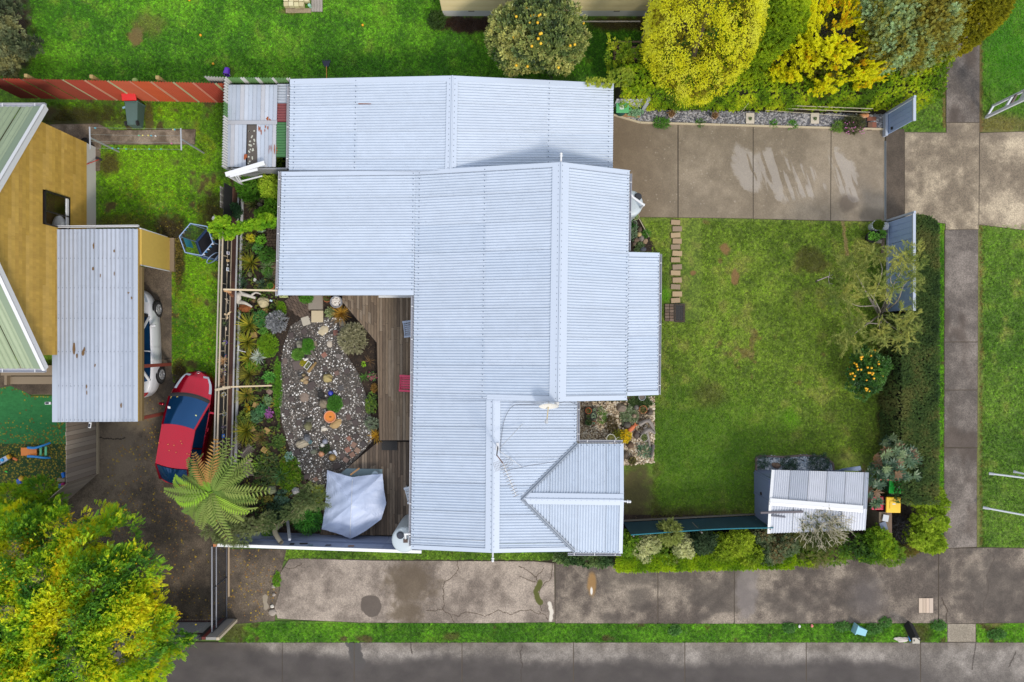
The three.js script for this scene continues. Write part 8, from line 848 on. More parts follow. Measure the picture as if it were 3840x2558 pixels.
const bp = (px, py) => { const p = P(px, py, 1.0); return V(p.x, 0, p.z); }; bin('bin with a bright green lid beneath the rosette shrub', bp(3363, 1824), PI / 2 - 0.05, [44, 70, 52], [40, 200, 62], {}); bin('bin with a yellow lid, nearest the lime shrub', bp(3349, 1893), PI - 0.02, [58, 60, 58], [248, 200, 16]); bin('bin with a dark red lid squeezed between shed and yellow-lidded bin', bp(3297, 1890), PI, [44, 44, 46], [196, 22, 62], { s: 0.85 });
{ const t = thing('compost_bin', 'green plastic bin with a pale green lid and white label beside the garage', 'bin', P(2325, 420, 0)), g = lathe([[0.001, 0], [0.2, 0], [0.24, 0.5], [0.001, 0.5]], 20); part('body', g, M([24, 84, 76]), t); part('lid', RB(0.5, 0.07, 0.42, 0.03).translate(0.01, 0.53, 0), M([104, 196, 130]), t); part('label', B(-0.1, 0.06, 0.566, 0.571, -0.08, 0.09), M([230, 240, 232]), t); part('handle', new THREE.TorusGeometry(0.07, 0.015, 6, 14).rotateX(PI / 2).translate(0.28, 0.52, 0.06), M([104, 196, 130]), t); }
{ const t = thing('red_rod', 'thin red-brown metal rod spanning above the green-lidded bin', 'rod', P(3280, 1798, 1.3)); part('rod', rod(V(0, 1.3, 0), V(1.7, 1.3, 0.06), 0.02, 0.02), M([186, 104, 84]), t); t.position.y = 0; part('stake', rod(V(1.7, 0, 0.06), V(1.7, 1.3, 0.06), 0.02, 0.02), M([186, 104, 84]), t); }
{ const t = thing('timber_crate', 'weathered timber box with scrap on top at the end of the garden shed', 'crate', P(3275, 1952, 0)), r = rng(3); for (let i = 0; i < 5; i++) part('plank', B(-0.24 + i * 0.1, -0.145 + i * 0.1, 0, 0.86 + 0.02 * r(), -0.55, 0.48), M([132 + 20 * r(), 118, 98], { map: WOOD }), t); part('scrap_sheet', B(-0.2, 0.05, 0.9, 0.92, -0.2, 0.12).rotateY(0.3), M([112, 124, 146]), t); part('scrap_sheet', B(-0.2, 0.02, 0.93, 0.95, -0.45, -0.2).rotateY(-0.2), M([206, 210, 216]), t); }
solo('roof_batten', 'long dark timber lying across the south slope of the garden shed roof', 'timber', bar(P(2852, 1923, 1.98), P(3012, 1919, 2.0), 0.07, 0.06), M([104, 98, 104])); solo('roof_batten', 'short dark timber on the lower shed roof near the gutter', 'timber', bar(P(2894, 1934, 1.95), P(2945, 1939, 1.9), 0.05, 0.05), M([110, 112, 124])); solo('tin_sheet', 'folded grey-blue sheet lying behind the garden shed', 'sheet', [plate([P(3142, 1764, 0.5), P(3232, 1765, 0.5), P(3226, 1747, 0.7), P(3160, 1757, 0.6)])], M([140, 160, 196])); 
{ const t = thing('cat_planter', 'brown animal-shaped planter in the blue-grey stone bed behind the shed', 'planter', P(2908, 1744)); part('body', stone(0.16, 0.14, 0.12, 3, 2, 0.3).translate(0, 0.14, 0), M([112, 92, 78]), t); part('head', stone(0.09, 0.08, 0.08, 5, 2, 0.2).translate(-0.14, 0.2, -0.05), M([120, 98, 82]), t); } for (const [i, [x, y, l]] of [[2860, 1732, 'left'], [2960, 1740, 'middle'], [3070, 1735, 'right']].entries()) mound('dark grassy plant in the blue-grey stone bed, ' + l + ' one', 'plant', x, y, 20 + i * 8, 0.3, 'long', 60 + i * 30, [[36, 64, 48], [56, 86, 62]], { s: 0.5 });
// trampoline
{ const c = P(735, 898, 1.7), t = thing('trampoline', 'small hexagonal trampoline with dark netting, bunting and a turquoise cloth', 'trampoline', V(c.x, 0, c.z)), R = 0.63, hgt = 1.7, a0 = 0.18, hex = Array.from({ length: 6 }, (_, i) => V(Math.cos(a0 + i * PI / 3) * R, 0, Math.sin(a0 + i * PI / 3) * R)), at = (i, y) => hex[i % 6].clone().setY(y), bl = M([150, 176, 214]), net = new THREE.MeshPhysicalMaterial({ color: C(44, 56, 66), roughness: 0.9, transparent: true, opacity: 0.38, side: THREE.DoubleSide }), navy = M([26, 28, 40]), white = M([236, 238, 244]), blue = M([70, 150, 214]);
  part('mat', [new THREE.CylinderGeometry(R * 0.93, R * 0.93, 0.02, 6).rotateY(-a0 + PI / 6).translate(0, 0.3, 0)], M([24, 25, 34], { roughness: 0.95 }), t); part('top_ring', hex.map((_, i) => rod(at(i, hgt), at(i + 1, hgt), 0.018, 0.018, 6)), bl, t); part('base_ring', hex.map((_, i) => rod(at(i, 0.3), at(i + 1, 0.3), 0.025, 0.025, 6)), M([60, 84, 120]), t); part('padding', hex.map((_, i) => bar(at(i, 0.33), at(i + 1, 0.33), 0.1, 0.03)), M([40, 74, 120]), t);
  for (let i = 0; i < 6; i++) { part('pole', rod(at(i, 0), at(i, hgt), 0.016, 0.016, 6), bl, t); part('net_panel', quadGeo([at(i, 0.32), at(i + 1, 0.32), at(i + 1, hgt), at(i, hgt)]), net, t); const k = 5; for (let j = 0; j < k; j++) { const p = at(i, hgt - 0.02).lerp(at(i + 1, hgt - 0.02), (j + 0.15) / k), q = at(i, hgt - 0.02).lerp(at(i + 1, hgt - 0.02), (j + 0.85) / k), d = p.clone().lerp(q, 0.5).setY(hgt - 0.2).multiply(V(1.02, 1, 1.02)); part('bunting', quadGeo([p, q, d, d]), (i + j) % 2 ? blue : white, t); } }
  part('side_cover', quadGeo([at(0, 0.32), at(1, 0.32), at(1, 1.3), at(0, 1.3)].map((v) => v.multiply(V(1.01, 1, 1.01)))), navy, t); part('side_cover', quadGeo([at(5, 0.32), at(0, 0.32), at(0, 1.3), at(5, 1.3)].map((v) => v.multiply(V(1.01, 1, 1.01)))), navy, t); part('strap', [bar(at(0, 0.6).multiplyScalar(1.03).setY(0.6), at(1, 0.6).multiplyScalar(1.03).setY(0.6), 0.03, 0.03), bar(at(0, 1).multiplyScalar(1.03).setY(1), at(5, 1).multiplyScalar(1.03).setY(1), 0.03, 0.03)], bl, t);
  part('turquoise_cloth', quadGeo([at(3, 1.45), at(3, 1.45).lerp(at(2, 1.45), 0.6), at(3, 0.85).lerp(at(2, 0.85), 0.55), at(3, 0.85).lerp(at(2, 0.85), 0.05)].map((v) => v.multiply(V(0.97, 1, 0.97)))), M([70, 176, 196]), t); part('door_loop', new THREE.TorusGeometry(0.3, 0.018, 6, 20).translate(0, 0.75, 0).rotateY(-a0 - PI / 3 * 0.5 + PI / 2 - 0.1).translate(0.25, 0.05, R * 0.9), bl, t); }
ball('large white ball on the grass beside the vine', 803, 819, 12, [240, 240, 242]);
// dish and aerial
{ const p = P(2058, 1515, 3.7), t = thing('satellite_dish', 'cream satellite dish on an arm at the south gable', 'satellite dish', V(p.x, 0, p.z)), bowl = lathe(Array.from({ length: 9 }, (_, i) => [0.34 * i / 8 + 0.001, 0.085 * (i / 8) ** 2]), 32).rotateX(PI / 2 - 0.36); part('bowl', bowl.translate(0, 3.72, 0), M([240, 236, 226], { roughness: 0.4 }), t); part('arm', bar(V(0, 3.5, 0.08), V(-0.06, 3.62, 0.56), 0.035, 0.035), M([206, 190, 150]), t); part('receiver', [rod(V(-0.07, 3.63, 0.55), V(-0.08, 3.66, 0.68), 0.05, 0.04, 12), B(-0.14, -0.02, 3.58, 3.66, 0.58, 0.66)], M([196, 200, 206]), t); part('bracket', [rod(V(0.02, 2.9, -0.1), V(0, 3.7, -0.03), 0.025, 0.025), B(0.2, 0.36, 3.5, 3.6, -0.05, 0.05)], M([220, 220, 220]), t); }
{ const b = P(1867, 1676, 3.08), t = thing('tv_aerial', 'long white television aerial with grid reflector on a mast above the south wing roof', 'aerial', V(b.x, 0, b.z)), top = 4.9, steel2 = M([150, 144, 140], { metalness: 0.5, roughness: 0.5 }), q = (px, py, y) => P(px, py, y).sub(t.position); part('mast', rod(V(0, 3.05, 0), V(0.0, top, 0.0), 0.025, 0.02), M([110, 106, 106]), t); const a = q(1886, 1738, top), e = q(1936, 1860, top - 0.05); part('boom', rod(a, e, 0.018, 0.014), WHITE, t); const dir = e.clone().sub(a).normalize(), s = V(-dir.z, 0, dir.x); for (let i = 0; i < 11; i++) { const c = a.clone().lerp(e, 0.06 + i * 0.093), w = 0.13 - i * 0.003; part('element', rod(c.clone().addScaledVector(s, -w).add(V(0, 0.02, 0)), c.clone().addScaledVector(s, w).add(V(0, 0.02, 0)), 0.009, 0.009, 5), steel2, t); } const g = [], n0 = a.clone().addScaledVector(dir, -0.02); for (let i = 0; i <= 12; i++) g.push(rod(n0.clone().addScaledVector(s, -0.3 + i * 0.05).add(V(0, -0.18, 0)).addScaledVector(dir, -0.08), n0.clone().addScaledVector(s, -0.3 + i * 0.05).add(V(0, 0.2, 0)).addScaledVector(dir, 0.14), 0.004, 0.004, 4)); for (let j = 0; j <= 4; j++) g.push(rod(n0.clone().addScaledVector(s, -0.3).add(V(0, -0.18 + j * 0.095, 0)).addScaledVector(dir, -0.08 + j * 0.055), n0.clone().addScaledVector(s, 0.3).add(V(0, -0.18 + j * 0.095, 0)).addScaledVector(dir, -0.08 + j * 0.055), 0.004, 0.004, 4)); part('reflector_grid', g, steel2, t).userData.kind = 'stuff'; part('mast_arm', bar(V(0, top - 0.1, 0), a, 0.03, 0.03), M([120, 80, 60]), t); part('guy_rod', rod(V(0, 3.9, 0), q(1960, 1590, 2.95), 0.012, 0.012, 5), M([196, 200, 206]), t); part('guy_rod', rod(V(0, 3.7, 0), q(1958, 1752, 2.95), 0.012, 0.012, 5), M([206, 210, 216]), t); part('base_plate', B(-0.06, 0.04, 3.1, 3.13, -0.15, 0.12), WHITE, t);
  const w = (label, pts, r = 0.008) => solo('roof_cable', label, 'cable', tube(pts, r, 60, 5), M([92, 96, 108])); w('thin dark cable looping from the satellite dish down to the aerial mast', [P(2040, 1512, 3.1), P(1990, 1516, 3.1), P(1925, 1522, 3.06), P(1896, 1562, 3.08), P(1880, 1640, 3.1), P(1876, 1700, 3.1)]); w('thin dark cable running across the roof to the valley', [P(1890, 1765, 3.06), P(1935, 1757, 3.0), P(1985, 1746, 2.95), P(2040, 1738, 2.84), P(2085, 1731, 2.76)]); w('short dark cable hooked at the dish bracket toward the eave', [P(2095, 1512, 3.3), P(2130, 1505, 3.0), P(2150, 1513, 2.75), P(2166, 1516, 2.6)]); }
// north lawn odds and ends
{ const t = thing('brick_stack', 'stack of yellowish concrete blocks on pale boards at the top of the lawn', 'blocks', P(1130, 20)), r = rng(5); for (let i = 0; i < 14; i++) { const x = -0.52 + (i % 5) * 0.2, z = -0.3 + Math.floor(i / 5) * 0.19; part('block', RB(0.185, 0.19, 0.17, 0.01, 1).rotateY(rr(-0.1, 0.1, r)).translate(x, 0.17 + (i % 3) * 0.02, z), M([[214, 206, 160], [202, 190, 146], [222, 214, 172]][i % 3]), t); } for (let i = 0; i < 4; i++) part('board', B(0.42 + i * 0.11, 0.52 + i * 0.11, 0.03, 0.08, -0.5, 0.28), M([190, 184, 176], { map: WOOD }), t); part('board', B(-0.6, 0.4, 0.02, 0.06, 0.14, 0.32), M([186, 170, 140], { map: WOOD }), t); part('jar', cyl(0.06, 0.06, 0.16, 16).translate(0.38, 0.08, 0.1), M([150, 200, 176], { roughness: 0.2 }), t); }
{ const t = thing('leaf_rake', 'dark leaf rake with an orange handle lying on the north lawn', 'rake', P(1225, 240)); part('head', [prism([[-0.17, -0.1], [0.17, -0.1], [0.09, 0.1], [0.03, 0.14], [-0.03, 0.14], [-0.09, 0.1]], 0.02, 0.05), ...Array.from({ length: 12 }, (_, i) => bar(V(-0.165 + i * 0.03, 0.03, -0.16), V(-0.165 + i * 0.03, 0.03, -0.09), 0.014, 0.01))], M([40, 46, 66]), t); part('handle', rod(V(0, 0.04, 0.1), V(0.02, 0.05, 1.0), 0.016, 0.016, 8), M([206, 142, 70]), t); }
{ const t = thing('bucket', 'purple plastic bucket lying on the lawn behind the green and white fence', 'bucket', P(858, 274)); part('tub', lathe([[0.001, 0], [0.1, 0], [0.13, 0.27], [0.14, 0.27], [0.135, 0.25], [0.1, 0.02]], 22).rotateX(PI / 2 - 0.1).rotateY(-0.1).translate(0, 0.14, -0.13), M([112, 44, 206], { roughness: 0.35 }), t); part('handle', new THREE.TorusGeometry(0.12, 0.008, 6, 16, PI).rotateX(-0.3).translate(0, 0.14, 0.15), WHITE, t); }
[[712, 2, 'at the very top edge of the photo'], [754, 134, 'in the middle of the lawn above the red fence'], [801, 241, 'nearest the purple bucket'], [1361, 96, 'between the block stack and the cream house']].forEach(([px, py, w]) => { const m = solo('fallen_orange', 'fallen orange on the north lawn, ' + w, 'fruit', new THREE.SphereGeometry(0.05, 14, 10).scale(1, 0.95, 1), M([244, 172, 20], { roughness: 0.5 })); const p = P(px, py); m.position.set(p.x, 0.05, p.z); });
ball('pale green ball behind the red corrugated fence', 502, 300, 11, [168, 190, 104]);
{ const t = thing('raised_pallet_bed', 'brown timber pallet frame standing over the grass by the hedge', 'pallet', P(2347, 205, 0)), pm = M([138, 116, 92], { map: WOOD }); for (let i = 0; i < 4; i++) part('slat', B(-0.52, 0.52, 0.36, 0.42, -0.33 + i * 0.22 - 0.035, -0.33 + i * 0.22 + 0.035), pm, t); for (const x of [-0.5, 0.03, 0.5]) part('bearer', B(x - 0.03, x + 0.03, 0.24, 0.358, -0.36, 0.36), pm, t); part('side_board', [B(-0.52, -0.5, 0.02, 0.24, -0.36, 0.36), B(0.5, 0.52, 0.02, 0.24, -0.36, 0.36)], pm, t); part('soil', B(-0.49, 0.49, 0.01, 0.12, -0.35, 0.35), M([40, 32, 26]), t); }
// front driveway strip
for (const [px, py, l] of [[2518, 428, 'left'], [2681, 433, 'right']]) pot('whitewashed terracotta pot with dry grass in the gravel strip, ' + l + ' of the two', px, py, 12, 0.24, [216, 186, 166], [120, 84, 50], { plant: ['fine', 40, [[140, 104, 62], [160, 128, 84]], 0.6, 0.08] });
for (const [px, l] of [[2810, 'left'], [3052, 'right']]) { const t = thing('stone_block', 'pale square stone block in the gravel strip, ' + l + ' one', 'stone block', P(px, 446)); part('block', RB(0.33, 0.1, 0.42, 0.015).translate(0, 0.06, 0), M([222, 210, 192], { map: STAIN }), t); part('weed', sprigs('small', Array.from({ length: 8 }, (_, i) => ({ p: V(-0.05 + 0.03 * (i % 4), 0.11, 0.04 * (i % 3)), n: Y1, s: 0.5 })), [[84, 110, 50]], 2), VC, t); }
mound('pale blue-green succulent patch beside the white board fence', 'succulent', 2378, 421, 34, 0.22, 'wide', 130, [[130, 172, 130], [156, 194, 152]], { s: 0.35, rz: 17 }); solo('timber_board', 'orange-brown board lying in front of the succulents', 'board', RB(0.7, 0.06, 0.14, 0.01).rotateY(-0.06).translate(gx(2365), 0.06, gz(435)), M([206, 160, 110], { map: WOOD })); pot('small terracotta pot with a dead plant beside the pale green bin', 2338, 419, 7, 0.16, TERRA, [90, 70, 50], { plant: ['fine', 16, [[150, 116, 80], [120, 92, 62]], 0.9, 0.2] });
mound('green weed spilling over the driveway edging', 'plant', 2481, 462, 26, 0.2, 'fine', 170, [[74, 130, 36], [104, 156, 54]], { rz: 16 }); mound('tiny green weed on the edging between the two pots', 'plant', 2625, 462, 10, 0.08, 'fine', 40, [[84, 130, 46]], {}); mound('small bright weed left of the pale stone block', 'plant', 2900, 464, 10, 0.1, 'fine', 40, [[96, 156, 44]]); mound('small bright weed on the driveway edging, further right', 'plant', 2972, 472, 13, 0.1, 'fine', 50, [[96, 156, 44]]); mound('pink-flowered round bush at the end of the gravel strip', 'shrub', 3200, 467, 38, 0.4, 'fine', 420, [[66, 76, 40], [92, 98, 56], [112, 106, 70]], { s: 0.7, rz: 28 }); mound('light green tuft beside the pink-flowered bush', 'plant', 3140, 476, 17, 0.25, 'fine', 120, [[112, 150, 54], [140, 174, 76]]);
{ const r = rng(6), t = thing('pink_flowers', 'scatter of small pink blooms on the round bush by the driveway', 'flowers', P(3200, 488, 0.2)); for (let i = 0; i < 22; i++) { const f = part('bloom', new THREE.IcosahedronGeometry(0.024, 0), M([214, 120, 190]), t); const p = P(3165 + 70 * r(), i < 14 ? rr(480, 505, r) : rr(450, 485, r), 0.3).sub(t.position); f.position.set(p.x, rr(0.1, 0.3, r), p.z); } }
pavers('brick_edging', 'brick', [[3258, 447, 17, 15, 0, [150, 96, 76]], [3275, 447, 16, 15, 0, [140, 90, 72]], [3260, 470, 17, 20, 0, [128, 96, 80]], [3276, 470, 16, 20, 0, [160, 104, 86]], [3258, 486, 17, 10, 0, [120, 104, 90]]], 0.04); solo('wire_line', 'bundle of thin pale canes along the foot of the driveway hedge', 'canes', [bar(P(2950, 407, 0.5), P(3262, 421, 0.5), 0.02, 0.02), bar(P(2965, 396, 0.7), P(3274, 408, 0.7), 0.02, 0.02), bar(P(2870, 414, 0.4), P(3250, 440, 0.3), 0.015, 0.015), bar(P(2780, 420, 0.5), P(2808, 386, 0.9), 0.015, 0.015)], M([206, 196, 170])); solo('terracotta_figure', 'small orange terracotta figure lying by the brick edging', 'ornament', [stone(0.18, 0.08, 0.1, 3, 2, 0.2).translate(P(3232, 437).x, 0.08, P(3232, 437).z), stone(0.1, 0.07, 0.08, 5, 2, 0.2).translate(P(3246, 436).x, 0.09, P(3246, 436).z)], M([216, 150, 100]));
// beside the gate panel
pot('white pot with a clipped round bush beside the blue gate', 3290, 845, 19, 0.45, [216, 224, 236], [60, 60, 40], { plant: ['tuft', 420, [[70, 96, 16], [96, 120, 22]], 1.4, 0.18] }); pot('second white pot against the blue gate, without a bush', 3320, 848, 14, 0.35, [226, 230, 240], [206, 210, 216]); pot('black pot with bright leaves beside the gate', 3275, 887, 22, 0.35, [34, 34, 38], [40, 36, 30], { plant: ['wide', 24, [[92, 150, 40], [120, 176, 60]], 0.5, 0.1] }); pot('small black pot with leaves against the gate foot', 3306, 878, 14, 0.3, [30, 30, 34], [40, 36, 30], { plant: ['wide', 14, [[84, 140, 40], [110, 160, 60]], 0.45, 0.1] }); solo('concrete_block', 'pale concrete block by the black pots', 'block', RB(0.42, 0.15, 0.14, 0.01).rotateY(-0.15).translate(gx(3280), 0.09, gz(905)), M([176, 164, 144])); solo('timber_board', 'grey board standing along the foot of the blue gate', 'board', RB(0.12, 0.08, 0.9, 0.01).translate(gx(3308), 0.05, gz(925)), M([150, 132, 112], { map: WOOD }));
{ const t = thing('fallen_branch', 'bare pale forked branch lying on the front lawn', 'branch', P(3062, 1054)); part('branch', [rod(V(0, 0.03, 0), V(0.5, 0.05, -0.2), 0.025, 0.014, 6), rod(V(0.42, 0.05, -0.17), V(0.62, 0.05, -0.1), 0.012, 0.006, 5), rod(V(0.44, 0.05, -0.18), V(0.48, 0.06, 0.16), 0.012, 0.006, 5), rod(V(0.48, 0.05, -0.19), V(0.48, 0.08, -0.34), 0.01, 0.005, 5), rod(V(0.47, 0.05, 0.08), V(0.62, 0.05, 0.13), 0.007, 0.004, 4), rod(V(0.53, 0.05, -0.2), V(0.62, 0.06, -0.26), 0.008, 0.004, 4)], M([190, 176, 170]), t); part('stub', stone(0.045, 0.03, 0.04, 2, 1).translate(-0.01, 0.03, 0.01), M([70, 60, 56]), t); }
// narrow bed beside the east wall, and the rockery
sheet('garden_bed', [[2360, 815], [2400, 818], [2465, 945], [2360, 945]], 0.012, 1.3, soilFn, { bump: 0.04 }); solo('bed_edging', 'thin pale timber edging of the narrow bed by the lawn', 'edging', bar(V(gx(2396), 0.05, gz(822)), V(gx(2432), 0.05, gz(890)), 0.025, 0.08), M([206, 196, 166]));
[[2397, 880, 11, 10, [196, 172, 120], 'yellowish one nearest the edging'], [2385, 902, 12, 9, [112, 92, 76], 'brown one'], [2405, 896, 11, 12, [132, 122, 116], 'grey one'], [2418, 905, 10, 12, [150, 126, 100], 'tan one'], [2376, 915, 9, 9, [96, 80, 66], 'dark one by the wall'], [2396, 862, 9, 12, [92, 76, 60], 'upper brown one'], [2410, 936, 12, 9, [70, 74, 86], 'blue-grey one at the bottom']].forEach(([px, py, a, b, c, w], i) => { const m = solo('garden_stone', 'stone in the narrow bed by the verandah, ' + w, 'stone', stone(a * U, 0.12, b * U, i + 60, 2, 0.3), M(c)); m.position.set(gx(px), 0.07, gz(py)); });
mound('silver-green groundcover beneath the gutter in the narrow bed', 'plant', 2376, 870, 14, 0.2, 'small', 110, [[104, 132, 96], [136, 158, 124]], { rz: 34 }); mound('low green groundcover at the bottom of the narrow bed', 'plant', 2395, 922, 20, 0.15, 'small', 110, [[84, 110, 66], [112, 134, 84]]); mound('green weed at the lawn edge of the narrow bed', 'plant', 2420, 878, 12, 0.15, 'fine', 70, [[74, 130, 40], [98, 150, 54]]); mound('big dark paddle leaves in the corner of the narrow bed', 'plant', 2370, 845, 12, 0.35, 'wide', 14, [[40, 90, 26], [56, 110, 34]], { s: 0.8 }); pot('cream pot of succulents beneath the white downpipe', 2386, 813, 11, 0.2, [214, 202, 150], [120, 140, 80], { plant: ['wide', 12, [[130, 160, 90], [104, 130, 70]], 0.25, 0.04] }); pot('empty pale-rimmed pot in the narrow bed', 2378, 837, 11, 0.2, [150, 170, 140], [50, 54, 40]);
{ const t = thing('pot_tray', 'timber tray holding six small pots in the rockery', 'tray', P(2213, 1558)); part('tray', B(-0.24, 0.24, 0.02, 0.1, -0.36, 0.36), M([120, 112, 98], { map: WOOD }), t); const c = [[-0.1, -0.22, 0.13, TERRA], [0.12, -0.24, 0.09, [90, 80, 70]], [-0.11, 0.0, 0.09, [110, 108, 96]], [0.1, -0.02, 0.14, [70, 78, 70]], [-0.1, 0.24, 0.13, [70, 100, 50]], [0.1, 0.27, 0.09, TERRA]]; c.forEach(([x, z, r, col], i) => { const p = part('pot', lathe([[0.001, 0.1], [r * 0.75, 0.1], [r, 0.3], [r, 0.33], [r * 0.85, 0.33], [r * 0.82, 0.28], [0.001, 0.28]], 18).translate(x, 0, z), M(col), t); part('plant', sprigs('wide', Array.from({ length: 9 }, (_, k) => ({ p: V(x + r * 0.5 * Math.cos(k * 2.4), 0.3, z + r * 0.5 * Math.sin(k * 2.4)), n: lerpN(Y1, 0.3, R0), s: 0.3 })), i % 2 ? [[130, 150, 120], [160, 180, 150]] : [[70, 100, 44], [110, 110, 70]], i + 1), VC, p); }); }
mound('bright green strappy plant right of the pot tray', 'plant', 2255, 1558, 15, 0.3, 'long', 46, [[70, 120, 34], [104, 148, 50]], { s: 0.45, rz: 28 }); mound('silvery fine-leaved groundcover in the middle of the rockery', 'ground cover', 2360, 1560, 34, 0.14, 'small', 300, [[136, 150, 112], [166, 178, 144], [104, 128, 76]], { rz: 36 }); mound('dark green mat plant at the top of the rockery', 'ground cover', 2400, 1510, 40, 0.12, 'small', 320, [[70, 96, 48], [96, 120, 66]], { rz: 22 }); mound('yellow daisy bush in full bloom in the rockery', 'flowers', 2343, 1636, 23, 0.4, 'small', 300, [[232, 196, 14], [246, 214, 24], [150, 150, 30]], { s: 0.6 }); mound('olive foliage left of the yellow blooms', 'plant', 2314, 1628, 12, 0.3, 'fine', 80, [[122, 130, 30], [150, 150, 40]]); mound('dark green star-shaped agave in the lower rockery', 'agave', 2413, 1692, 22, 0.2, 'long', 26, [[62, 104, 74], [84, 128, 92]], { s: 0.7 }); mound('brown dry plant in the middle of the rockery', 'plant', 2295, 1590, 18, 0.25, 'fine', 110, [[110, 92, 54], [86, 76, 40]], { rz: 24 });
pot('terracotta-rimmed pot with cut grass in the upper rockery', 2412, 1536, 15, 0.25, [206, 128, 84], [76, 76, 44], { plant: ['small', 40, [[92, 110, 50], [120, 104, 60]], 0.5, 0.05] }); pot('grey-rimmed pot partly hidden under the verandah roof', 2408, 1489, 13, 0.25, [170, 180, 184], [110, 100, 92]); pot('white-rimmed pot with pale grass by the gutter, larger of two', 2291, 1645, 17, 0.3, [214, 214, 204], [130, 126, 70], { plant: ['tuft', 60, [[130, 130, 60], [104, 110, 44]], 0.7, 0.02] }); pot('white-rimmed pot with pale grass by the gutter, smaller of two', 2322, 1652, 13, 0.28, [214, 214, 204], [120, 126, 50], { plant: ['tuft', 40, [[130, 140, 50], [104, 120, 40]], 0.7, 0.02] }); pot('pale pot with a cane in the driftwood tangle', 2417, 1641, 15, 0.25, [186, 180, 170], [104, 110, 60], { plant: ['small', 30, [[104, 120, 60], [130, 140, 80]], 0.5, 0.05] }); pot('brown pot with sprawling plant at the bottom of the rockery', 2371, 1727, 15, 0.25, [92, 70, 54], [70, 60, 40], { plant: ['small', 40, [[92, 96, 50], [120, 110, 60]], 0.6, 0.06] });
{ const t = thing('terracotta_fish', 'orange terracotta fish lying beside the yellow daisies', 'ornament', P(2365, 1607), 0.75); part('body', stone(0.22, 0.09, 0.09, 2, 3, 0.08).translate(0, 0.12, 0), M([216, 120, 76]), t); part('tail', [leafGeo(0.16, 0.08).rotateX(PI / 2).rotateY(PI / 2 + 0.4).translate(0.16, 0.12, 0), leafGeo(0.16, 0.08).rotateX(PI / 2).rotateY(PI / 2 - 0.4).translate(0.16, 0.12, 0)], M([206, 112, 70]), t); }
[[2330, 1530, 18, 14, [140, 126, 112], 'broad tan one under the verandah'], [2350, 1593, 16, 12, [84, 80, 72], 'dark flat one above the terracotta fish'], [2386, 1527, 11, 9, [128, 122, 116], 'grey one by the terracotta-rimmed pot'], [2436, 1545, 12, 11, [100, 90, 82], 'dark brown one at the lawn edge'], [2376, 1558, 9, 9, [150, 130, 110], 'small tan one in the silvery groundcover'], [2362, 1668, 14, 12, [104, 82, 62], 'brown one below the yellow blooms'], [2345, 1705, 11, 16, [96, 84, 70], 'brown one by the hip roof edge'], [2385, 1630, 13, 15, [92, 80, 74], 'dark upright one beside the driftwood']].forEach(([px, py, a, b, c, w], i) => { const m = solo('rockery_stone', 'rockery stone, ' + w, 'stone', stone(a * U, 0.16, b * U, i + 80, 2, 0.3), M(c)); m.position.set(gx(px), 0.08, gz(py)); });
// verge
{ const p = P(3222, 2362, 0.15), t = thing('storage_tub', 'pale blue plastic tub lying on its side on the verge', 'tub', V(p.x, 0.2, p.z), -0.35), g = new THREE.BoxGeometry(0.42, 0.3, 0.3), q = g.attributes.position; for (let i = 0; i < q.count; i++) if (q.getX(i) > 0) { q.setY(i, q.getY(i) * 0.8); q.setZ(i, q.getZ(i) * 0.8); } part('tub', g, M([116, 186, 206], { roughness: 0.4 }), t); part('rim', RB(0.05, 0.36, 0.38, 0.02).translate(-0.2, 0, 0), M([150, 208, 224]), t); }
for (const [px, py, c, l] of [[2995, 2346, [226, 226, 226], 'white and red scrap'], [3042, 2344, [230, 130, 130], 'pinkish scrap']]) solo('litter', l + ' of litter in the verge grass', 'litter', stone(0.05, 0.03, 0.06, px, 1, 0.4).translate(gx(px), 0.08, gz(py)), M(c)); solo('rubble', 'pale rubble and a plastic bag beside the letterbox', 'rubble', stone(0.26, 0.05, 0.1, 4, 3, 0.6).translate(gx(3375), 0.05, gz(2396)), M([206, 198, 190])); solo('litter', 'bright blue plastic piece tucked under the letterbox', 'litter', prism([[-0.05, -0.1], [0.06, 0.06], [0.0, 0.1]], 0.1, 0.16).translate(gx(3404), 0, gz(2390)), M([30, 140, 220])); for (const [i, [px, py, l]] of [[2960, 2355, 'beside the white and red litter'], [3160, 2350, 'left of the blue tub'], [3275, 2360, 'right of the blue tub'], [3320, 2335, 'at the edge of the shared drive'], [3520, 2345, 'by the path link'], [3740, 2380, 'right of the path link'], [2530, 2365, 'in the middle of the verge']].entries()) mound('leafy weed clump on the verge, ' + l, 'weeds', px, py, 22 + (i % 3) * 6, 0.18, 'small', 130, [[62, 118, 40], [92, 146, 62], [110, 150, 80]], { rz: 16 });
for (const [i, [px, py, a]] of [[1027, 2198, 8], [1029, 2228, 7], [1022, 2272, 7], [1024, 2296, 14]].entries()) solo('concrete_chunk', ['small broken concrete chunk, topmost at the drive edge', 'small broken concrete chunk, second at the drive edge', 'white concrete chunk near the drive corner', 'larger flat concrete chunk at the drive corner'][i], 'rubble', stone(a * U, 0.05, a * U * 0.9, i + 90, 1, 0.3).translate(gx(px), 0.05, gz(py)), M(i === 2 ? [224, 218, 206] : [166, 154, 142]));
mound('bright weeds at the broken corner of the drive', 'weeds', 1038, 2172, 12, 0.12, 'small', 90, [[92, 146, 20], [124, 168, 30]], { rz: 26 });
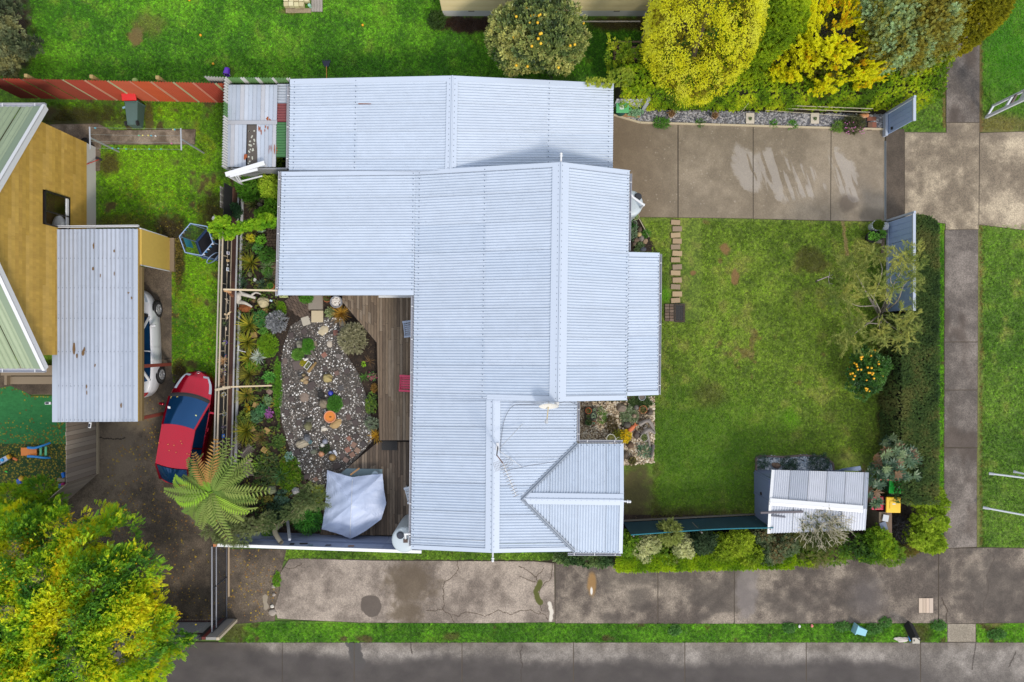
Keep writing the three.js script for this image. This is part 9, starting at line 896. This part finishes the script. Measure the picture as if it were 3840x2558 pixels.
// play lawn toys
{ const t = thing('toy_slide', 'plastic toddler slide with orange platform, blue rails and green steps', 'toy', P(150, 1690)), o = M([240, 134, 30], { roughness: 0.4 }), bl = M([20, 140, 214], { roughness: 0.4 }), gr = M([96, 196, 140], { roughness: 0.4 }); part('platform', RB(0.58, 0.05, 0.32, 0.02).rotateZ(-0.15).translate(-0.28, 0.22, 0.0), o, t); for (const s of [-1, 1]) part('side_rail', taper(new THREE.CatmullRomCurve3([V(-0.25, 0.32, s * 0.17), V(0.08, 0.4, s * 0.17), V(0.38, 0.36, s * 0.2 + (s < 0 ? -0.06 : 0.02)), V(0.56, 0.22, s * 0.2 + (s < 0 ? -0.14 : 0.05))]), 0.055, 0.04, 12, 8), bl, t); for (const x of [0.18, 0.38]) part('step', RB(0.09, 0.04, 0.36, 0.015).translate(x, 0.22, -0.02), gr, t); }
{ const t = thing('toy_walker', 'grey and blue ride-on toy with a yellow front at the left edge', 'toy', P(24, 1722), 0.5); part('body', RB(0.55, 0.16, 0.2, 0.05, 3).translate(-0.05, 0.15, 0), M([190, 204, 224], { roughness: 0.4 }), t); part('seat', RB(0.16, 0.04, 0.14, 0.015).translate(-0.18, 0.25, 0), M([46, 50, 60]), t); part('steering_disc', cyl(0.07, 0.06, 0.04, 18).translate(0.02, 0.24, 0), M([50, 170, 236]), t); part('front', RB(0.14, 0.14, 0.18, 0.04).translate(0.26, 0.17, 0), M([222, 166, 24]), t); for (const [x, z] of [[-0.25, 0.11], [-0.25, -0.11], [0.2, 0.11], [0.2, -0.11]]) part('wheel', new THREE.CylinderGeometry(0.06, 0.06, 0.04, 14).rotateX(PI / 2).translate(x, 0.06, z), RUBBER, t); }
ball('yellow toy ball behind the blue toy on the play lawn', 76, 1796, 10, [226, 176, 50]); solo('toy_block', 'bright blue toy beside the yellow ball', 'toy', RB(0.2, 0.16, 0.2, 0.04).translate(gx(80), 0.09, gz(1803)), M([20, 84, 214], { roughness: 0.4 })); solo('toy_block', 'small orange toy beside the ride-on', 'toy', RB(0.2, 0.06, 0.09, 0.02).rotateY(-0.5).translate(gx(60), 0.05, gz(1721)), M([230, 130, 70])); solo('toy_block', 'tiny bright green toy on the fallen leaves', 'toy', RB(0.11, 0.05, 0.05, 0.02).rotateY(-0.3).translate(gx(26), 0.04, gz(1768)), M([70, 220, 80])); solo('toy_block', 'blue toy poking out beside the paling fence, upper', 'toy', RB(0.12, 0.16, 0.2, 0.02).rotateY(0.3).translate(gx(246), 0.1, gz(1779)), M([24, 120, 226])); solo('toy_block', 'blue toy beside the paling fence, lower one', 'toy', RB(0.12, 0.12, 0.2, 0.02).translate(gx(232), 0.1, gz(1822)), M([24, 120, 226])); solo('toy_block', 'magenta toy tucked against the paling fence', 'toy', RB(0.14, 0.14, 0.14, 0.05).translate(gx(243), 0.1, gz(1814)), M([170, 40, 110])); solo('timber_offcut', 'grey timber offcut between the toys and paling fence', 'timber', RB(0.3, 0.09, 0.14, 0.01).translate(gx(235), 0.06, gz(1799)), M([150, 140, 120]));
{ const lamp = (label, px, py, a) => { const p = P(px, py, 1.9), t = thing('security_lamp', label, 'lamp', V(p.x, 1.9, p.z), a); part('housing', RB(0.22, 0.06, 0.1, 0.02), WHITE, t); part('panel', B(-0.08, 0.05, 0.032, 0.036, -0.035, 0.035), M([36, 40, 56], { roughness: 0.2 }), t); part('bracket', B(0.1, 0.3, -0.02, 0.02, -0.02, 0.02), M([90, 90, 96]), t); }; lamp('small white solar lamp fixed to the left side of the carport', 180, 1512, 0); lamp('small white solar lamp at the lower edge of the carport', 337, 1594, 1.4); }
{ const t = thing('broom', 'red-handled dark broom leaning against the white house base', 'broom', P(371, 600)); part('head', RB(0.26, 0.06, 0.09, 0.02).rotateY(-0.4).translate(0.02, 0.04, -0.04), M([40, 34, 40]), t); part('handle', rod(V(0.02, 0.06, 0), V(-0.18, 0.9, 0.5), 0.016, 0.016, 8), M([216, 50, 30]), t); } pot('black round bucket at the corner of the mustard house', 318, 532, 16, 0.3, [34, 32, 34], [24, 22, 22], { name: 'bucket' });
mound('brown leafy clump edging the asphalt below the play lawn', 'ground cover', 668, 985, 14, 0.06, 'small', 120, [[104, 92, 40], [130, 116, 40]], { rz: 90 }); solo('water_meter_lid', 'small white plastic lid at the fence corner of the yard', 'lid', RB(0.12, 0.02, 0.08, 0.005).rotateY(0.3).translate(gx(466), 0.03, gz(404)), M([150, 200, 226]));
renderer.render(scene, camera);
